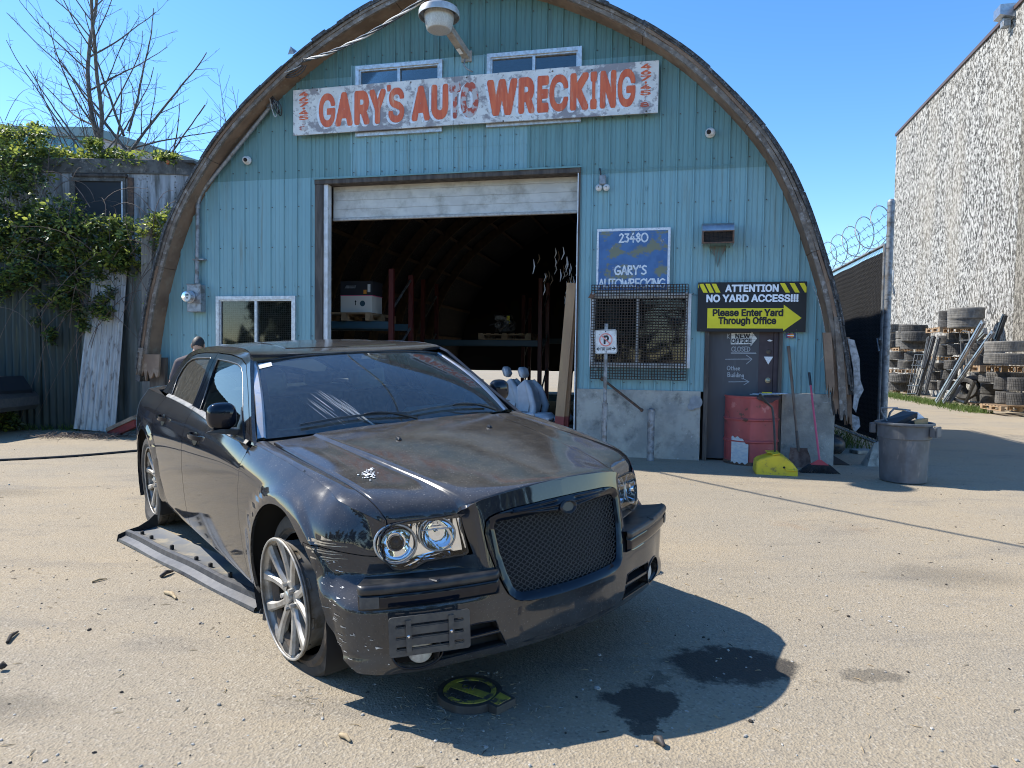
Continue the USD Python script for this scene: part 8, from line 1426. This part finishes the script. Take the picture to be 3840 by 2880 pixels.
for r_ in [(90, 770, 260, 110, 12.5, .45, 620, .40), (40, 650, 150, 110, 12.7, .5, 620, .6), (230, 592, 300, 32, 13.4, .5, 900, .95), (60, 520, 110, 80, 13.0, .5, 600, .8), (200, 930, 330, 110, 12.15, .35, 2000, .35), (330, 900, 140, 90, 12.1, .35, 600, .65), (100, 860, 220, 120, 12.2, .4, 1100, .42), (480, 940, 120, 70, 12.0, .3, 500, .60), (600, 870, 70, 80, 11.75, .22, 260, .95), (585, 1060, 30, 80, 11.65, .12, 50, .8), (120, 1060, 170, 90, 11.95, .25, 620, .3), (310, 1080, 110, 110, 11.92, .2, 520, .28), (350, 1200, 60, 50, 11.9, .12, 90, .25), (165, 1230, 40, 55, 11.9, .12, 60, .3), (540, 590, 120, 22, 13.2, .3, 260, .85), (390, 545, 60, 25, 13.3, .3, 220, .9), (30, 1570, 45, 40, 11.7, .3, 160, .2)]: clumps.append(r_)
pos, ori, scl, idx = [], [], [], []
for (u_, v_, hu, hv_, dp_, th, n, br_) in clumps:
    subs = [(g.uniform(-1, 1), g.uniform(-1, 1)) for _ in range(max(4, n // 26))]
    for k in range(n):
        s_ = subs[k % len(subs)]; a, b = s_[0] * .92 + g.normal(0, .13), s_[1] * .92 + g.normal(0, .16)
        if a * a * .8 + b * b * .8 > 1.5: continue
        d_ = dp_ + g.normal(0, th * .45); p = at_depth(max(u_ + a * hu, -160), v_ + b * hv_, d_); pos.append(p)
        tilt = Rz(g.uniform(0, 6.3)) @ Rx(g.normal(-.45, .5)) @ Ry(g.normal(0, .4)); ori.append(tilt)
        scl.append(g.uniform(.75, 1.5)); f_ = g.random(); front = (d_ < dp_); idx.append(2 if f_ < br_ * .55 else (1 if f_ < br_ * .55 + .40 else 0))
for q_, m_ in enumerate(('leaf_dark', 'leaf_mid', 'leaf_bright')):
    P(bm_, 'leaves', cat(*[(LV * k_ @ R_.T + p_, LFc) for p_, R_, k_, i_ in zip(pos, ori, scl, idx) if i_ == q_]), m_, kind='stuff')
cn = []
for k in range(260):
    c_ = clumps[int(g.integers(0, 14))]; u_, v_ = c_[0] + g.normal(0, .55) * c_[2], c_[1] + g.normal(0, .5) * c_[3]; p = at_depth(max(u_, -120), v_, c_[4] + g.normal(0, .15)); l = g.uniform(.5, 1.6); a = g.uniform(-.9, .9); d_ = np.array([math.sin(a) * .8, g.normal(0, .15), math.cos(a) * g.choice([1, 1, -.6])]); t = np.linspace(0, 1, 7)[:, None]; cn.append(tube(p + d_ * l * t + np.array([g.normal(0, .25), 0, -.5 * l]) * t ** 2, np.linspace(.0075, .003, 7), 4, False))
P(bm_, 'canes', cat(*cn), 'cane', True, kind='stuff')
# things on the ground at the fence
M('brush_red', (.20, .030, .028), (.13, .025, .022), 30, rough=.9); M('broom_block', (.24, .20, .15), (.15, .12, .09), 10, rough=.8)
h0, h1 = at_depth(408, 1612, 11.15), at_depth(508, 1566, 10.9); pb = thing('push_broom', 'push broom with red bristles leaning against the fence', 'broom'); dv_ = h1 - h0; P(pb, 'block', sweep(np.array([h0, h1]), [(-.05, -.028), (.05, -.028), (.05, .03), (-.05, .03)]), 'broom_block')
P(pb, 'bristles', sweep(np.array([h0, h1]) + [.02, 0, -.085], [(-.05, -.06), (.05, -.06), (.04, .055), (-.04, .055)]), 'brush_red'); P(pb, 'shaft', tube([h1 - dv_ * .1 + [0, 0, .03], h1 + dv_ * 1.6 + [0, .1, .05]], .014, 8), 'shovel_wood', True)
g = np.random.default_rng(71); o = []; c_ = on_ground(330, 1640)
for k in range(240): p = c_ + np.array([g.normal(0, .42), g.normal(0, .22), 0]); a = g.uniform(0, 6.3); l = g.uniform(.08, .4); q = np.array([math.cos(a), math.sin(a) * .6, g.uniform(-.1, .3)]) * l / 2; o.append(tube([p - q * [1, 1, 0] + [0, 0, .01], p + [0, 0, .03 + g.uniform(0, .06)], p + q + [0, 0, .015]], [.0025, .004, .002], 4, False))
top('dry_brush', cat(*o), 'cane', 'heap of dry bramble clippings on the ground before the fence', 'clippings', kind='stuff')
def lw_(): return np.array([g.uniform(-9.4, -6.6), 11.95 + abs(g.normal(0, .12)) - .15, 0])
top('fence_weeds', grass(500, lw_, .03, .14, .006), 'grass_green', 'small weeds along the foot of the dark fence', 'weeds', kind='stuff')
# rear corner of a parked car at the left edge
M('car_dark', (.012, .013, .015), rough=.2); pk = thing('parked_car', 'dark parked car of which only a bumper corner shows at the left edge', 'car', (-10.25, 11.05, 0), 0)
P(pk, 'body', hull([(sx * x, y, z) for sx in (1,) for x, y, z in ((2.02, -.6, .72), (2.05, .6, .72), (1.98, -.72, .45), (1.98, .72, .45), (-2.2, -.8, .35), (-2.2, .8, .35), (-2.2, -.8, .9), (-2.2, .8, .9), (1.8, -.74, .92), (1.8, .74, .92), (1.9, -.6, .95), (1.9, .6, .95))]), 'car_dark', 30); P(pk, 'cabin', hull([(1.2, -.66, .93), (1.2, .66, .93), (.4, -.58, 1.42), (.4, .58, 1.42), (-1.2, -.58, 1.45), (-1.2, .58, 1.45), (-1.9, -.66, .92), (-1.9, .66, .92)]), 'tinted_glass'); P(pk, 'bumper', bx(1.7, 2.10, -.78, .78, .38, .68, .08), 'plastic_grey', 40)
for x in (-1.35, 1.25):
    for y in (-.80, .62): w_ = P(pk, 'wheel', xf(tyre_mesh(.33, .2, .22, 40), None, (x, y + .09, .33)), 'rubber', 30); P(w_, 'hubcap', cyl((x, y - .01, .33), (x, y + .19, .33), .215, 24), 'alloy')
# a wood behind the camera: seen only in reflections
M('wood_leaves', (.030, .048, .022), (.055, .075, .03), 1.2, rough=.7); g = np.random.default_rng(81); V, F_ = [], []
for k in range(46):
    x, y = -62 + k * 2.8 + g.normal(0, .8), -30 + g.normal(0, 3); h = g.uniform(7, 13); 
    for j in range(110): t = g.random() ** .7; r_ = 2.0 * (1 - t) + .25; p = np.array([x + g.normal(0, r_ * .6), y + g.normal(0, r_ * .6), 1.0 + t * h]); n_ = g.normal(0, 1, (3, 3)) * .75; b = len(V); V += list(p + n_); F_.append((b, b + 1, b + 2))
top('wood', (np.array(V), np.array(F_)), 'wood_leaves', 'dark wood across the road behind the viewer', 'wood', kind='stuff')
